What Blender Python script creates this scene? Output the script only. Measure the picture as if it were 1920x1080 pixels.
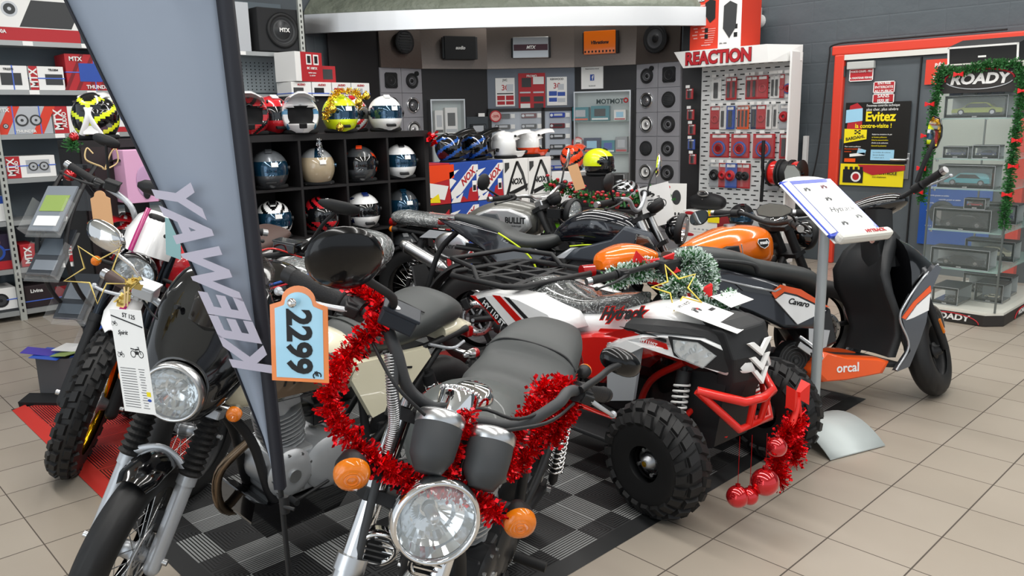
import bpy, math, random
from mathutils import Matrix, Vector, Euler
from math import sin, cos, pi, radians as R
random.seed(7)
for _o in list(bpy.data.objects): bpy.data.objects.remove(_o)
scn = bpy.context.scene
COL = scn.collection
# ---------------------------------------------------------------- camera, sky, lights, exposure
# the room is axis aligned: X runs along the north wall, Y along the east wall, the camera looks into their corner
cam_d = bpy.data.cameras.new('camera'); cam = bpy.data.objects.new('camera', cam_d); COL.objects.link(cam)
cam_d.sensor_width = 36.0; cam_d.lens = 1500.0 / 1920.0 * 36.0; cam_d.clip_start = 0.02; cam_d.clip_end = 100
cam.matrix_world = Matrix.Translation((0, 0, 1.5)) @ Matrix.Rotation(R(-43.57), 4, 'Z') @ Matrix.Rotation(R(90 - 11.84), 4, 'X') @ Matrix.Rotation(R(-1.2), 4, 'Z')
scn.camera = cam
w = bpy.data.worlds.new('daylight'); scn.world = w; w.use_nodes = True
w.node_tree.nodes['Background'].inputs[0].default_value = (0.86, 0.93, 1.0, 1)
w.node_tree.nodes['Background'].inputs[1].default_value = 0.62
def area(name, loc, sx, sy, power, rot=(0, 0, 0), col=(1, 0.98, 0.95)):
    l = bpy.data.lights.new(name, 'AREA'); l.shape = 'RECTANGLE'; l.size = sx; l.size_y = sy; l.energy = power; l.color = col
    o = bpy.data.objects.new(name, l); COL.objects.link(o); o.location = loc; o.rotation_euler = rot
    return o
for i, x in enumerate((0.2, 2.4, 4.6, 6.8)):
    area('ceiling_tube_light', (x, 2.0, 3.86), 0.28, 8.5, 105)
area('shopfront_daylight', (-3.2, 1.0, 1.7), 3.0, 7.0, 70, (R(90), 0, R(-90)), (0.9, 0.96, 1.0))
scn.view_settings.view_transform = 'Standard'; scn.view_settings.look = 'None'
scn.view_settings.exposure = 0.42; scn.view_settings.gamma = 1.0; scn.view_settings.use_curve_mapping = False
scn.cycles.max_bounces = 8; scn.cycles.transparent_max_bounces = 32

# ---------------------------------------------------------------- materials
MATS = {}
def srgb(c):
    if isinstance(c, str):
        c = tuple(int(c[i:i + 2], 16) / 255 for i in (0, 2, 4))
    return tuple((x / 12.92 if x <= 0.04045 else ((x + 0.055) / 1.055) ** 2.4) for x in c)
def mat(name, col='808080', rough=0.5, metal=0.0, coat=0.0, emit=0.0, alpha=1.0, trans=0.0, bump=None, mix=None, spec=0.5, ior=1.45):
    if name in MATS: return MATS[name]
    m = bpy.data.materials.new(name); m.use_nodes = True; nt = m.node_tree; b = nt.nodes['Principled BSDF']
    c = srgb(col)
    b.inputs['Base Color'].default_value = (*c, 1); b.inputs['Roughness'].default_value = rough; b.inputs['Metallic'].default_value = metal
    b.inputs['Coat Weight'].default_value = coat; b.inputs['Coat Roughness'].default_value = 0.04
    b.inputs['Alpha'].default_value = alpha; b.inputs['Transmission Weight'].default_value = trans; b.inputs['IOR'].default_value = ior
    b.inputs['Specular IOR Level'].default_value = spec
    if emit: b.inputs['Emission Color'].default_value = (*c, 1); b.inputs['Emission Strength'].default_value = emit
    tc = None
    if bump or mix:
        tc = nt.nodes.new('ShaderNodeTexCoord')
    if bump:   # (kind, scale, strength, distance)
        kind, sc, st, di = bump
        t = nt.nodes.new('ShaderNodeTexNoise' if kind == 'noise' else 'ShaderNodeTexVoronoi')
        t.inputs['Scale'].default_value = sc
        if kind == 'noise': t.inputs['Detail'].default_value = 4
        nt.links.new(tc.outputs['Object'], t.inputs['Vector'])
        bn = nt.nodes.new('ShaderNodeBump'); bn.inputs['Strength'].default_value = st; bn.inputs['Distance'].default_value = di
        nt.links.new(t.outputs[0], bn.inputs['Height']); nt.links.new(bn.outputs[0], b.inputs['Normal'])
    if mix:    # (second colour, noise scale, low, high)
        c2, sc, lo, hi = mix
        t = nt.nodes.new('ShaderNodeTexNoise'); t.inputs['Scale'].default_value = sc; t.inputs['Detail'].default_value = 5
        nt.links.new(tc.outputs['Object'], t.inputs['Vector'])
        r = nt.nodes.new('ShaderNodeValToRGB'); r.color_ramp.elements[0].position = lo; r.color_ramp.elements[1].position = hi
        r.color_ramp.elements[0].color = (*c, 1); r.color_ramp.elements[1].color = (*srgb(c2), 1)
        nt.links.new(t.outputs[0], r.inputs[0]); nt.links.new(r.outputs[0], b.inputs['Base Color'])
    MATS[name] = m
    return m
class NT:   # small helper to write node maths
    def __init__(s, m): s.m = m; s.nt = m.node_tree; s.b = s.nt.nodes['Principled BSDF']
    def n(s, t, **k):
        x = s.nt.nodes.new(t)
        for a, v in k.items(): setattr(x, a, v)
        return x
    def math(s, op, a, b=None, c=None):
        x = s.nt.nodes.new('ShaderNodeMath'); x.operation = op
        for i, q in enumerate((a, b, c)):
            if q is None: continue
            if isinstance(q, (int, float)): x.inputs[i].default_value = q
            else: s.nt.links.new(q, x.inputs[i])
        return x.outputs[0]
    def mixc(s, f, a, b):
        x = s.nt.nodes.new('ShaderNodeMix'); x.data_type = 'RGBA'
        for i, q in ((0, f), (6, a), (7, b)):
            if isinstance(q, tuple): x.inputs[i].default_value = (*q, 1)
            elif isinstance(q, (int, float)): x.inputs[i].default_value = q
            else: s.nt.links.new(q, x.inputs[i])
        return x.outputs[2]
    def sep(s, kind='Object'):
        t = s.n('ShaderNodeTexCoord'); q = s.n('ShaderNodeSeparateXYZ'); s.nt.links.new(t.outputs[kind], q.inputs[0]); return q.outputs, t.outputs[kind]
    def bump(s, h, st, di):
        bn = s.n('ShaderNodeBump'); bn.inputs['Strength'].default_value = st; bn.inputs['Distance'].default_value = di
        s.nt.links.new(h, bn.inputs['Height']); s.nt.links.new(bn.outputs[0], s.b.inputs['Normal'])
    def link(s, a, n): s.nt.links.new(a, s.b.inputs[n])

CHROME = mat('chrome', 'E8E8E8', 0.06, 1.0)
STEEL = mat('brushed_steel', 'C8C9CA', 0.28, 1.0)
ALU = mat('cast_aluminium', 'A9ACB0', 0.38, 0.85, bump=('noise', 260, 0.12, 0.001))
ALUP = mat('silver_paint', 'B4B8BD', 0.32, 0.35, coat=0.4)
BLKP = mat('gloss_black', '08080A', 0.12, coat=1.0)
BLKM = mat('matte_black', '17181A', 0.55)
BLKT = mat('black_textured_plastic', '1E1F21', 0.6, bump=('noise', 700, 0.25, 0.0006))
DGRY = mat('dark_grey_matte', '3A3C3E', 0.55)
RUBB = mat('rubber', '131314', 0.62)
WHT = mat('gloss_white', 'F1F2F2', 0.25, coat=0.6)
WHTM = mat('white_matte', 'ECECEA', 0.6)
PAPER = mat('paper_white', 'F4F4F2', 0.7)
RED = mat('gloss_red', 'C81A14', 0.22, coat=0.7)
REDM = mat('print_red', 'B3222B', 0.5)
ORNG = mat('gloss_orange', 'F07412', 0.2, coat=0.9)
ORNS = mat('signal_orange', 'EE5A1C', 0.35, coat=0.4)
GOLD = mat('gold', 'E9C24A', 0.18, 1.0)
SILV = mat('silver_print', 'B9BDC2', 0.4, 0.3)
BLUE = mat('print_blue', '2B4FA8', 0.45)
LBLU = mat('light_blue', '9DCFEA', 0.5)
YELL = mat('print_yellow', 'F2DE1A', 0.45)
NEON = mat('neon_yellow', 'E4F51A', 0.3, coat=0.6)
CREAM = mat('cream_paint', 'ECE6CB', 0.22, coat=0.8)
BROWN = mat('brown_leather', '4A3833', 0.55, bump=('noise', 300, 0.2, 0.001))
AMBER = mat('amber_lens', 'FF8A12', 0.1, coat=0.6, alpha=0.72)
REDL = mat('red_lens', 'A80E12', 0.12, coat=0.6, trans=0.2)
LEATH = mat('seat_vinyl', '3D4040', 0.5, bump=('noise', 500, 0.15, 0.0005))
GLASS = mat('clear_glass', 'F4FBF9', 0.02, trans=1.0, ior=1.12, spec=0.35)
ACRY = mat('clear_acrylic', 'F0F4F4', 0.05, alpha=0.07, coat=0.7)
SMOKE = mat('smoked_screen', '15171A', 0.05, alpha=0.55, coat=1.0)
MIRR = mat('mirror_glass', 'D9DCDC', 0.02, 1.0)
GREEN = mat('print_green', '4FA32E', 0.5)
TUBE = mat('tyre_rubber', '161617', 0.55, bump=('noise', 180, 0.2, 0.001))

# ---------------------------------------------------------------- mesh building
def catm(pts, sub=6, closed=False):
    pts = [Vector(p) for p in pts]; n = len(pts)
    if n < 3: return pts
    out = []
    rng = range(n) if closed else range(n - 1)
    for i in rng:
        p0 = pts[(i - 1) % n] if (closed or i > 0) else pts[0] * 2 - pts[1]
        p1 = pts[i]; p2 = pts[(i + 1) % n]
        p3 = pts[(i + 2) % n] if (closed or i + 2 < n) else pts[-1] * 2 - pts[-2]
        for k in range(sub):
            t = k / sub
            out.append(0.5 * ((2 * p1) + (p2 - p0) * t + (2 * p0 - 5 * p1 + 4 * p2 - p3) * t * t + (3 * p1 - p0 - 3 * p2 + p3) * t ** 3))
    if not closed: out.append(pts[-1])
    return out
def basis(z):
    z = Vector(z).normalized(); a = Vector((0, 0, 1)) if abs(z.z) < 0.9 else Vector((1, 0, 0))
    x = a.cross(z).normalized(); return x, z.cross(x), z
def frame(o, x, y):
    x = Vector(x).normalized(); y = Vector(y); z = x.cross(y).normalized(); y = z.cross(x)
    m = Matrix((x, y, z)).transposed().to_4x4(); m.translation = Vector(o); return m
class MB:
    def __init__(s, M=None): s.v = []; s.f = []; s.mi = []; s.sm = []; s.M = M or Matrix(); s.m = 0
    def add(s, vs, fs, smooth=False, m=None):
        b = len(s.v); s.v += [s.M @ Vector(v) for v in vs]
        for f in fs: s.f.append([b + i for i in f]); s.mi.append(s.m if m is None else m); s.sm.append(smooth)
        return s
    def box(s, c, d, rot=None, m=None, taper=1.0):
        x, y, z = d[0] / 2, d[1] / 2, d[2] / 2; t = taper
        vs = [Vector(p) for p in ((-x, -y, -z), (x, -y, -z), (x, y, -z), (-x, y, -z), (-x * t, -y * t, z), (x * t, -y * t, z), (x * t, y * t, z), (-x * t, y * t, z))]
        if rot: e = Euler([R(a) for a in rot]).to_matrix(); vs = [e @ v for v in vs]
        c = Vector(c)
        return s.add([v + c for v in vs], [(0, 3, 2, 1), (4, 5, 6, 7), (0, 1, 5, 4), (1, 2, 6, 5), (2, 3, 7, 6), (3, 0, 4, 7)], False, m)
    def cyl(s, p0, p1, r0, r1=None, n=14, cap=True, m=None, smooth=True):
        r1 = r0 if r1 is None else r1; p0 = Vector(p0); p1 = Vector(p1); x, y, z = basis(p1 - p0)
        ring = [(cos(2 * pi * i / n), sin(2 * pi * i / n)) for i in range(n)]
        vs = [p0 + (x * a + y * b) * r0 for a, b in ring] + [p1 + (x * a + y * b) * r1 for a, b in ring]
        s.add(vs, [(i, (i + 1) % n, n + (i + 1) % n, n + i) for i in range(n)], smooth, m)
        if cap:
            s.add(vs[:n], [tuple(reversed(range(n)))], False, m); s.add(vs[n:], [tuple(range(n))], False, m)
        return s
    def tube(s, pts, r, n=8, smooth=True, closed=False, m=None, sub=6, cap=True, flat=None):
        P = catm(pts, sub, closed) if smooth else [Vector(p) for p in pts]
        k = len(P); rs = r if callable(r) else (lambda t: r)
        vs = []; prev = None
        for i, p in enumerate(P):
            a = P[(i - 1) % k] if (closed or i > 0) else p; b = P[(i + 1) % k] if (closed or i < k - 1) else p
            d = (b - a).normalized()
            if prev is None: x, y, z = basis(d)
            else:
                x = prev - d * prev.dot(d)
                if x.length < 1e-6: x, y, z = basis(d)
                x = x.normalized(); y = d.cross(x)
            prev = x; rr = rs(i / max(1, k - 1))
            for j in range(n):
                a_ = 2 * pi * j / n
                vs.append(p + x * cos(a_) * rr + y * sin(a_) * rr * (flat or 1))
        fs = []
        for i in range(k if closed else k - 1):
            for j in range(n):
                a = i * n + j; b = i * n + (j + 1) % n; c = ((i + 1) % k) * n + (j + 1) % n; d = ((i + 1) % k) * n + j
                fs.append((a, b, c, d))
        s.add(vs, fs, True, m)
        if cap and not closed: s.add(vs[:n], [tuple(reversed(range(n)))], False, m); s.add(vs[-n:], [tuple(range(n))], False, m)
        return s
    def lathe(s, prof, o=(0, 0, 0), ax=(0, 1, 0), n=32, m=None, smooth=True, closed=False, mats=None, arc=None):
        # prof: (radius, height along the axis)
        x, y, z = basis(ax); o = Vector(o); k = len(prof); vs = []
        full = arc is None; a0, a1 = (0, 2 * pi) if full else (R(arc[0]), R(arc[1])); nn = n if full else n + 1
        for i in range(nn):
            a = a0 + (a1 - a0) * i / n
            for r, h in prof: vs.append(o + (x * cos(a) + y * sin(a)) * r + z * h)
        for j in range(k if closed else k - 1):
            fs = []
            for i in range(n):
                i2 = (i + 1) % nn; j2 = (j + 1) % k
                fs.append((i * k + j, i2 * k + j, i2 * k + j2, i * k + j2))
            s.add(vs, fs, smooth, mats[j] if mats else m) if j == 0 else s._addf(fs, smooth, mats[j] if mats else m, len(vs))
        return s
    def _addf(s, fs, smooth, m, nv):
        b = len(s.v) - nv
        for f in fs: s.f.append([b + i for i in f]); s.mi.append(s.m if m is None else m); s.sm.append(smooth)
    def loft(s, rings, cap=True, m=None, smooth=True, closed=False):
        k = len(rings[0]); vs = [p for r in rings for p in r]; fs = []
        L = len(rings)
        for i in range(L if closed else L - 1):
            for j in range(k):
                fs.append((i * k + j, i * k + (j + 1) % k, ((i + 1) % L) * k + (j + 1) % k, ((i + 1) % L) * k + j))
        s.add(vs, fs, smooth, m)
        if cap and not closed: s.add(rings[0], [tuple(reversed(range(k)))], False, m); s.add(rings[-1], [tuple(range(k))], False, m)
        return s
    def ell(s, c, r, n=20, k=12, m=None, rot=None):
        vs = []; fs = []; e = Euler([R(a) for a in rot]).to_matrix() if rot else Matrix.Identity(3); c = Vector(c)
        for i in range(k + 1):
            t = pi * i / k
            for j in range(n):
                a = 2 * pi * j / n
                vs.append(c + e @ Vector((r[0] * sin(t) * cos(a), r[1] * sin(t) * sin(a), r[2] * cos(t))))
        for i in range(k):
            for j in range(n): fs.append((i * n + j, (i + 1) * n + j, (i + 1) * n + (j + 1) % n, i * n + (j + 1) % n))
        return s.add(vs, fs, True, m)
    def torus(s, c, ax, R_, r, n=32, k=10, m=None, flat=1.0):
        return s.lathe([(R_ + r * cos(2 * pi * i / k), r * flat * sin(2 * pi * i / k)) for i in range(k)], c, ax, n, m, closed=True)
    def prism(s, poly, M, d, m=None, mside=None):
        # polygon in the xy plane of M extruded d along its z
        k = len(poly); a = [M @ Vector((p[0], p[1], 0)) for p in poly]; b = [M @ Vector((p[0], p[1], d)) for p in poly]
        s.add(a + b, [tuple(reversed(range(k))), tuple(range(k, 2 * k))], False, m)
        return s.add(a + b, [(i, (i + 1) % k, k + (i + 1) % k, k + i) for i in range(k)], False, m if mside is None else mside)
    def build(s, name, mats, parent=None, M=None, bevel=0, seg=2, solid=0, sub=0):
        me = bpy.data.meshes.new(name)
        me.from_pydata([tuple(v) for v in s.v], [], s.f)
        if not isinstance(mats, (list, tuple)): mats = [mats]
        for q in mats: me.materials.append(q)
        me.polygons.foreach_set('material_index', s.mi); me.polygons.foreach_set('use_smooth', s.sm)
        me.update()
        o = bpy.data.objects.new(name, me); COL.objects.link(o)
        if parent: o.parent = parent
        if M is not None: o.matrix_local = M
        if solid: q = o.modifiers.new('solid', 'SOLIDIFY'); q.thickness = solid; q.offset = 0
        if bevel: q = o.modifiers.new('bevel', 'BEVEL'); q.width = bevel; q.segments = seg; q.limit_method = 'ANGLE'; q.angle_limit = R(40); q.harden_normals = False
        if sub: q = o.modifiers.new('sub', 'SUBSURF'); q.levels = sub; q.render_levels = sub
        return o
def ring(x, zc, hw, hu, hd, e=2.4, n=28, yc=0, tilt=0):
    # a closed section in the y-z plane at station x, superellipse with its own upper and lower half height
    out = []
    for i in range(n):
        a = 2 * pi * i / n; c, q = cos(a), sin(a)
        y = hw * abs(c) ** (2 / e) * (1 if c >= 0 else -1); z = (hu if q >= 0 else hd) * abs(q) ** (2 / e) * (1 if q >= 0 else -1)
        out.append(Vector((x + tilt * z, yc + y, zc + z)))
    return out
def smooth_secs(secs, sub=4):
    # catmull interpolation of section tuples
    out = []; n = len(secs)
    for i in range(n - 1):
        p = [secs[max(0, i - 1)], secs[i], secs[i + 1], secs[min(n - 1, i + 2)]]
        for k in range(sub):
            t = k / sub
            out.append(tuple(0.5 * (2 * b + (c - a) * t + (2 * a - 5 * b + 4 * c - d) * t * t + (3 * b - a - 3 * c + d) * t ** 3) for a, b, c, d in zip(*p)))
    out.append(secs[-1]); return out
def empty(name, loc, rz=0, lean=0, label=None, cat=None, group=None):
    o = bpy.data.objects.new(name, None); COL.objects.link(o); o.empty_display_size = 0.05
    o.matrix_world = Matrix.Translation(loc) @ Matrix.Rotation(rz, 4, 'Z') @ Matrix.Rotation(lean, 4, 'X')
    return tag(o, label, cat, group)
def tag(o, label=None, cat=None, group=None, kind=None):
    if label: o['label'] = label
    if cat: o['category'] = cat
    if group: o['group'] = group
    if kind: o['kind'] = kind
    return o
def struct(o): o['kind'] = 'structure'; return o
def text(s, size, m, M, parent=None, name='lettering', ext=0.0008, shear=0, sx=1.0, align='CENTER', bold=0.0, mirror=False):
    cu = bpy.data.curves.new('t', 'FONT'); cu.body = s; cu.size = size; cu.extrude = ext; cu.shear = shear; cu.align_x = align; cu.align_y = 'CENTER'; cu.offset = bold
    cu.resolution_u = 3
    t = bpy.data.objects.new('t', cu); me = bpy.data.meshes.new_from_object(t); bpy.data.objects.remove(t); bpy.data.curves.remove(cu)
    k = Matrix.Diagonal((-sx if mirror else sx, 1, 1, 1))
    me.transform(k)
    if mirror: me.flip_normals()
    me.materials.clear(); me.materials.append(m); me.name = name
    o = bpy.data.objects.new(name, me); COL.objects.link(o)
    if parent: o.parent = parent
    o.matrix_local = M; return o
def copy_tree(o, parent=None):
    c = o.copy(); COL.objects.link(c)
    if parent: c.parent = parent
    for ch in o.children: copy_tree(ch, c)
    return c
def cr(x, y):   # straight-ahead / sideways survey distances turned into room coordinates
    c, s_ = cos(R(43.57)), sin(R(43.57)); return (c * x + s_ * y, -s_ * x + c * y)
EAST = lambda y, z, x=8.02: frame((x, y, z), (0, -1, 0), (0, 0, 1))
NORTH = lambda x, z, y=7.68: frame((x, y, z), (1, 0, 0), (0, 0, 1))

# ---------------------------------------------------------------- the room
def floor_mat():
    m = mat('floor_tiles', 'B5AA9B', 0.34, spec=0.45); q = NT(m); (x, y, z), co = q.sep()
    T = 0.29
    def cell(c, off): return q.math('FRACT', q.math('DIVIDE', q.math('ADD', c, 100 * T + off), T))
    fx, fy = cell(x, -2.63 % T), cell(y, -1.43 % T)
    def edge(f, wd): return q.math('LESS_THAN', q.math('MINIMUM', f, q.math('SUBTRACT', 1.0, f)), wd)
    g = q.math('MAXIMUM', edge(fx, 0.0075), edge(fy, 0.0095))
    no = q.n('ShaderNodeTexNoise'); no.inputs['Scale'].default_value = 2.2; no.inputs['Detail'].default_value = 6; q.nt.links.new(co, no.inputs['Vector'])
    ix = q.math('FLOOR', q.math('DIVIDE', q.math('ADD', x, 100 * T - 2.63 % T), T)); iy = q.math('FLOOR', q.math('DIVIDE', q.math('ADD', y, 100 * T - 1.43 % T), T))
    wn = q.n('ShaderNodeTexWhiteNoise'); wn.noise_dimensions = '2D'; cb = q.n('ShaderNodeCombineXYZ'); q.nt.links.new(ix, cb.inputs[0]); q.nt.links.new(iy, cb.inputs[1]); q.nt.links.new(cb.outputs[0], wn.inputs['Vector'])
    v = q.math('ADD', q.math('MULTIPLY', wn.outputs[0], 0.35), q.math('MULTIPLY', no.outputs[0], 0.65))
    c = q.mixc(v, srgb('958B7E'), srgb('A69D91')); c = q.mixc(g, c, srgb('4C443D')); q.link(c, 'Base Color')
    n2 = q.n('ShaderNodeTexNoise'); n2.inputs['Scale'].default_value = 160; q.nt.links.new(co, n2.inputs['Vector'])
    h = q.math('SUBTRACT', q.math('MULTIPLY', n2.outputs[0], 0.1), g); q.bump(h, 0.4, 0.002)
    q.link(q.math('ADD', 0.30, q.math('MULTIPLY', g, 0.5)), 'Roughness'); return m
def wall_mat():
    m = mat('grey_block_wall', '4A5257', 0.6); q = NT(m); (x, y, z), co = q.sep()
    s = q.math('ADD', x, y)
    row = q.math('FLOOR', q.math('DIVIDE', z, 0.2)); off = q.math('MULTIPLY', q.math('FRACT', q.math('MULTIPLY', row, 0.5)), 1.0)
    fz = q.math('FRACT', q.math('DIVIDE', z, 0.2)); fs = q.math('FRACT', q.math('ADD', q.math('DIVIDE', s, 0.5), off))
    def edge(f, wd): return q.math('SMOOTH_MIN', q.math('DIVIDE', q.math('MINIMUM', f, q.math('SUBTRACT', 1.0, f)), wd), 1.0, 0.3)
    e = q.math('MINIMUM', edge(fz, 0.05), edge(fs, 0.02))
    no = q.n('ShaderNodeTexNoise'); no.inputs['Scale'].default_value = 9; no.inputs['Detail'].default_value = 8; q.nt.links.new(co, no.inputs['Vector'])
    q.bump(q.math('ADD', q.math('MULTIPLY', e, 0.25), no.outputs[0]), 0.55, 0.012)
    n2 = q.n('ShaderNodeTexNoise'); n2.inputs['Scale'].default_value = 1.6; q.nt.links.new(co, n2.inputs['Vector'])
    q.link(q.mixc(n2.outputs[0], srgb('474E54'), srgb('555D62')), 'Base Color'); return m
FLOOR = floor_mat(); WALL = wall_mat()
struct(MB().box((3.2, 1.6, -0.05), (14, 13, 0.1)).build('floor', FLOOR))
struct(MB().box((8.13, 1.6, 1.97), (0.2, 13, 4.1)).build('wall_east', WALL))
struct(MB().box((3.1, 7.8, 1.97), (9.86, 0.2, 4.1)).build('wall_north', WALL))
struct(MB().box((3.2, 1.6, 4.1), (14, 13, 0.12)).build('ceiling', mat('ceiling_white', 'D8D8D2', 0.8)))
# double fire door in the east wall
d = tag(MB().box((8.0, 2.83, 1.0), (0.05, 1.56, 2.0)).build('door_1', mat('door_grey', '50575C', 0.45, mix=('596065', 3, 0.3, 0.7))), kind='structure')
REDF = mat('frame_red', 'D8402C', 0.4)
f = MB()
f.box((7.98, 3.63, 1.03), (0.1, 0.1, 2.06)).box((7.98, 2.0, 1.03), (0.1, 0.1, 2.06)).box((7.98, 2.83, 2.1), (0.1, 1.76, 0.09))
f.build('door_frame', REDF, d, bevel=0.012)
MB().box((7.955, 2.83, 2.03), (0.05, 1.5, 0.05)).build('closer_rail', mat('rail_white', 'D9D8D2', 0.5), d)
MB().box((7.965, 2.876, 1.0), (0.02, 0.012, 1.98)).build('leaf_gap', BLKM, d)
MB().box((7.95, 3.42, 1.95), (0.05, 0.26, 0.07)).build('door_closer', mat('closer_grey', 'B9BBB8', 0.5), d, bevel=0.006)
h = MB().box((7.965, 2.93, 1.0), (0.02, 0.045, 0.24)).build('handle_plate', STEEL, d, bevel=0.004)
MB().tube([(7.965, 2.93, 1.06), (7.90, 2.93, 1.06), (7.90, 3.06, 1.06)], 0.011, smooth=False).build('door_handle', STEEL, h)
for z in (0.35, 1.15, 1.85):
    MB().cyl((7.95, 3.58, z), (7.95, 3.58, z + 0.1), 0.011).build('hinge', DGRY, d)
tag(MB().tube([(7.955, 3.95, 0.5), (7.955, 3.82, 1.0), (7.955, 3.77, 1.6), (7.96, 3.745, 2.05), (7.96, 3.70, 2.16), (7.96, 3.3, 2.17), (7.96, 2.2, 2.17)], 0.008).build('door_cable', BLKM), 'black cable running up beside and over the red door frame', 'cable')

def sign(name, y0, y1, z0, z1, col, lines, label, cat='sign', x=7.955, border=None, tcol=WHTM, th=0.004, group=None):
    o = MB().box((x, (y0 + y1) / 2, (z0 + z1) / 2), (th, y0 - y1, z1 - z0)).build(name, col); tag(o, label, cat, group)
    n = len(lines)
    if border:
        b = 0.008; m = MB(); F = EAST(0, 0, x - th / 2)
        for (a, b_, c, d_) in ((y0, y1, z1, z1 - b), (y0, y1, z0 + b, z0), (y0, y0 - b, z1, z0), (y1 + b, y1, z1, z0)):
            m.box((x - th / 2 - 0.0005, (a + b_) / 2, (c + d_) / 2), (0.001, a - b_, c - d_))
        m.build('border', border, o)
    for i, (s, sz, k) in enumerate(lines):
        z = z1 - (i + 0.5) * (z1 - z0) / n
        text(s, sz, tcol, EAST((y0 + y1) / 2, z, x - th / 2 - 0.001), o, sx=k, bold=sz * 0.02)
    return o
sign('fire_door_sign', 3.53, 3.30, 1.80, 1.92, REDM, [('PORTE COUPE - FEU', 0.026, 0.85), ('A MAINTENIR FERMEE', 0.026, 0.85)], 'small red sign PORTE COUPE-FEU at top of the door', border=WHTM)
sign('entry_sign', 3.29, 3.09, 1.68, 1.79, REDM, [('ENTREE', 0.032, 1.1), ('INTERDITE', 0.032, 1.1), ('AU PUBLIC', 0.032, 1.1)], 'red sign ENTREE INTERDITE AU PUBLIC, upper of the two stacked on the door', border=WHTM)
sign('no_exit_sign', 3.29, 3.09, 1.585, 1.675, REDM, [('SANS', 0.042, 1.1), ('ISSUE', 0.042, 1.1)], 'red sign SANS ISSUE just below the ENTREE sign', border=WHTM)
p = sign('inspection_poster', 3.545, 2.93, 1.02, 1.60, mat('poster_black', '14120F', 0.4), [], 'tall black poster with yellow word Evitez on the grey door', 'poster')
X0 = 7.949
def ptxt(s, y, z, sz, m, par, al='LEFT', sx=1, bold=0): text(s, sz, m, EAST(y, z, X0), par, align=al, sx=sx, bold=bold * sz)
ptxt("l'nouveau contrôle technique", 3.34, 1.567, 0.033, WHTM, p, sx=.8); ptxt('plus cher, plus sévère', 3.34, 1.53, 0.038, WHTM, p, sx=.9)
ptxt('Evitez', 3.345, 1.46, 0.125, YELL, p, sx=.95, bold=.03); ptxt('la contre-visite !', 3.44, 1.375, 0.058, YELL, p, sx=.92, bold=.02)
MB().prism([(-.07, -.10), (0.02, -.15), (.08, -.1), (.07, .10), (0.02, .145), (-.05, .12)], EAST(3.45, 1.45, X0 + .0005), .001).build('red_splash', REDM, p)
o = MB().prism([(-.085, -.075), (.08, -.055), (.075, .065), (-.085, .05)], EAST(3.45, 1.48, X0 - .001), .001).build('refuse_slip', LBLU, p); ptxt('REFUSÉ', 3.455, 1.478, 0.036, REDM, p, 'CENTER', .8, .03)
for o_ in (): pass
o = MB().prism([(-.11, -.07), (.11, -.03), (.11, .06), (-.11, .07)], EAST(3.43, 1.28, X0 - .001), .001).build('yellow_badge', YELL, p)
text('BARDAHL', 0.042, BLKM, EAST(3.43, 1.262, X0 - .0035) @ Matrix.Rotation(R(10), 4, 'Z'), p, bold=.001)
m = MB()
for i in range(3):
    for j in range(3):
        if (i + j) % 2 == 0: m.box((X0 - .0035, 3.43 - i * .02, 1.305 + j * .013), (.001, .02, .013))
m.build('chequered_mark', BLKM, p)
for i, (s, c) in enumerate((('Réduit les émissions de gaz', WHTM), ('et fumées polluantes', YELL), ('Evite la consommation', YELL), ("d'huile et de carburant", WHTM), ('Garantit la puissance', YELL))):
    ptxt(s, 3.27, 1.295 - i * .027, .019, c, p, sx=.9)
ptxt('Pour contre-pollution', 3.53, 1.178, .018, WHTM, p); ptxt('Recommandations', 3.53, 1.155, .022, ORNS, p); ptxt('essence', 3.53, 1.13, .022, ORNS, p)
MB().box((X0, 3.40, 1.10), (.001, .15, .028), rot=(-6, 0, 0)).box((X0, 3.36, 1.13), (.001, .08, .05), rot=(15, 0, 0), m=1).build('shoe_picture', [WHTM, LBLU], p)
MB().box((X0, 3.16, 1.10), (.001, .22, .10)).build('blue_note', LBLU, p); ptxt('Le nombre de voitures', 3.25, 1.125, .018, BLKM, p); ptxt('devrait doubler', 3.25, 1.10, .018, BLKM, p); ptxt('1 voiture sur 5', 3.25, 1.075, .018, BLKM, p)
MB().box((X0, 3.47, 1.045), (.001, .11, .035)).build('orange_note', ORNS, p)
y_ = sign('yellow_poster', 3.56, 2.95, 0.80, 1.01, YELL, [], 'wide yellow poster with red heading below the black poster', 'poster')
MB().prism([(-.08, .03), (.0, .0), (.3, .055), (.3, .10), (-.15, .10)], EAST(3.24, 0.905, X0), .001).build('red_heading', REDM, y_)
ptxt('Fuite', 3.20, .975, .05, YELL, y_, bold=.03); ptxt('à CONTROLE', 3.24, .925, .038, BLKM, y_, bold=.02); ptxt('tout simplement', 3.24, .89, .02, BLKM, y_)
m = MB().box((X0, 3.43, .89), (.001, .2, .13)); m.cyl((X0 - .003, 3.40, .885), (X0, 3.40, .885), .05, m=1); m.cyl((X0 - .004, 3.40, .885), (X0, 3.40, .885), .033, m=2)
for i in range(4): m.box((X0 - .002, 3.50 - i * .05, .965), (.001, .03, .035), m=0)
m.build('engine_picture', [BLKM, WHTM, REDM], y_)
b_ = sign('tyre_poster', 2.78, 2.18, 0.28, 0.84, mat('poster_blue', '1F4E9E', 0.4), [], 'blue poster with a black tyre seen behind the glass showcase', 'poster')
ptxt('SECURITE PNEUS', 2.70, .81, .03, WHTM, b_)
for i in range(5): ptxt('contrôle gratuit en atelier', 2.62 if i % 2 else 2.72, .74 - i * .035, .018, WHTM, b_)
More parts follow.
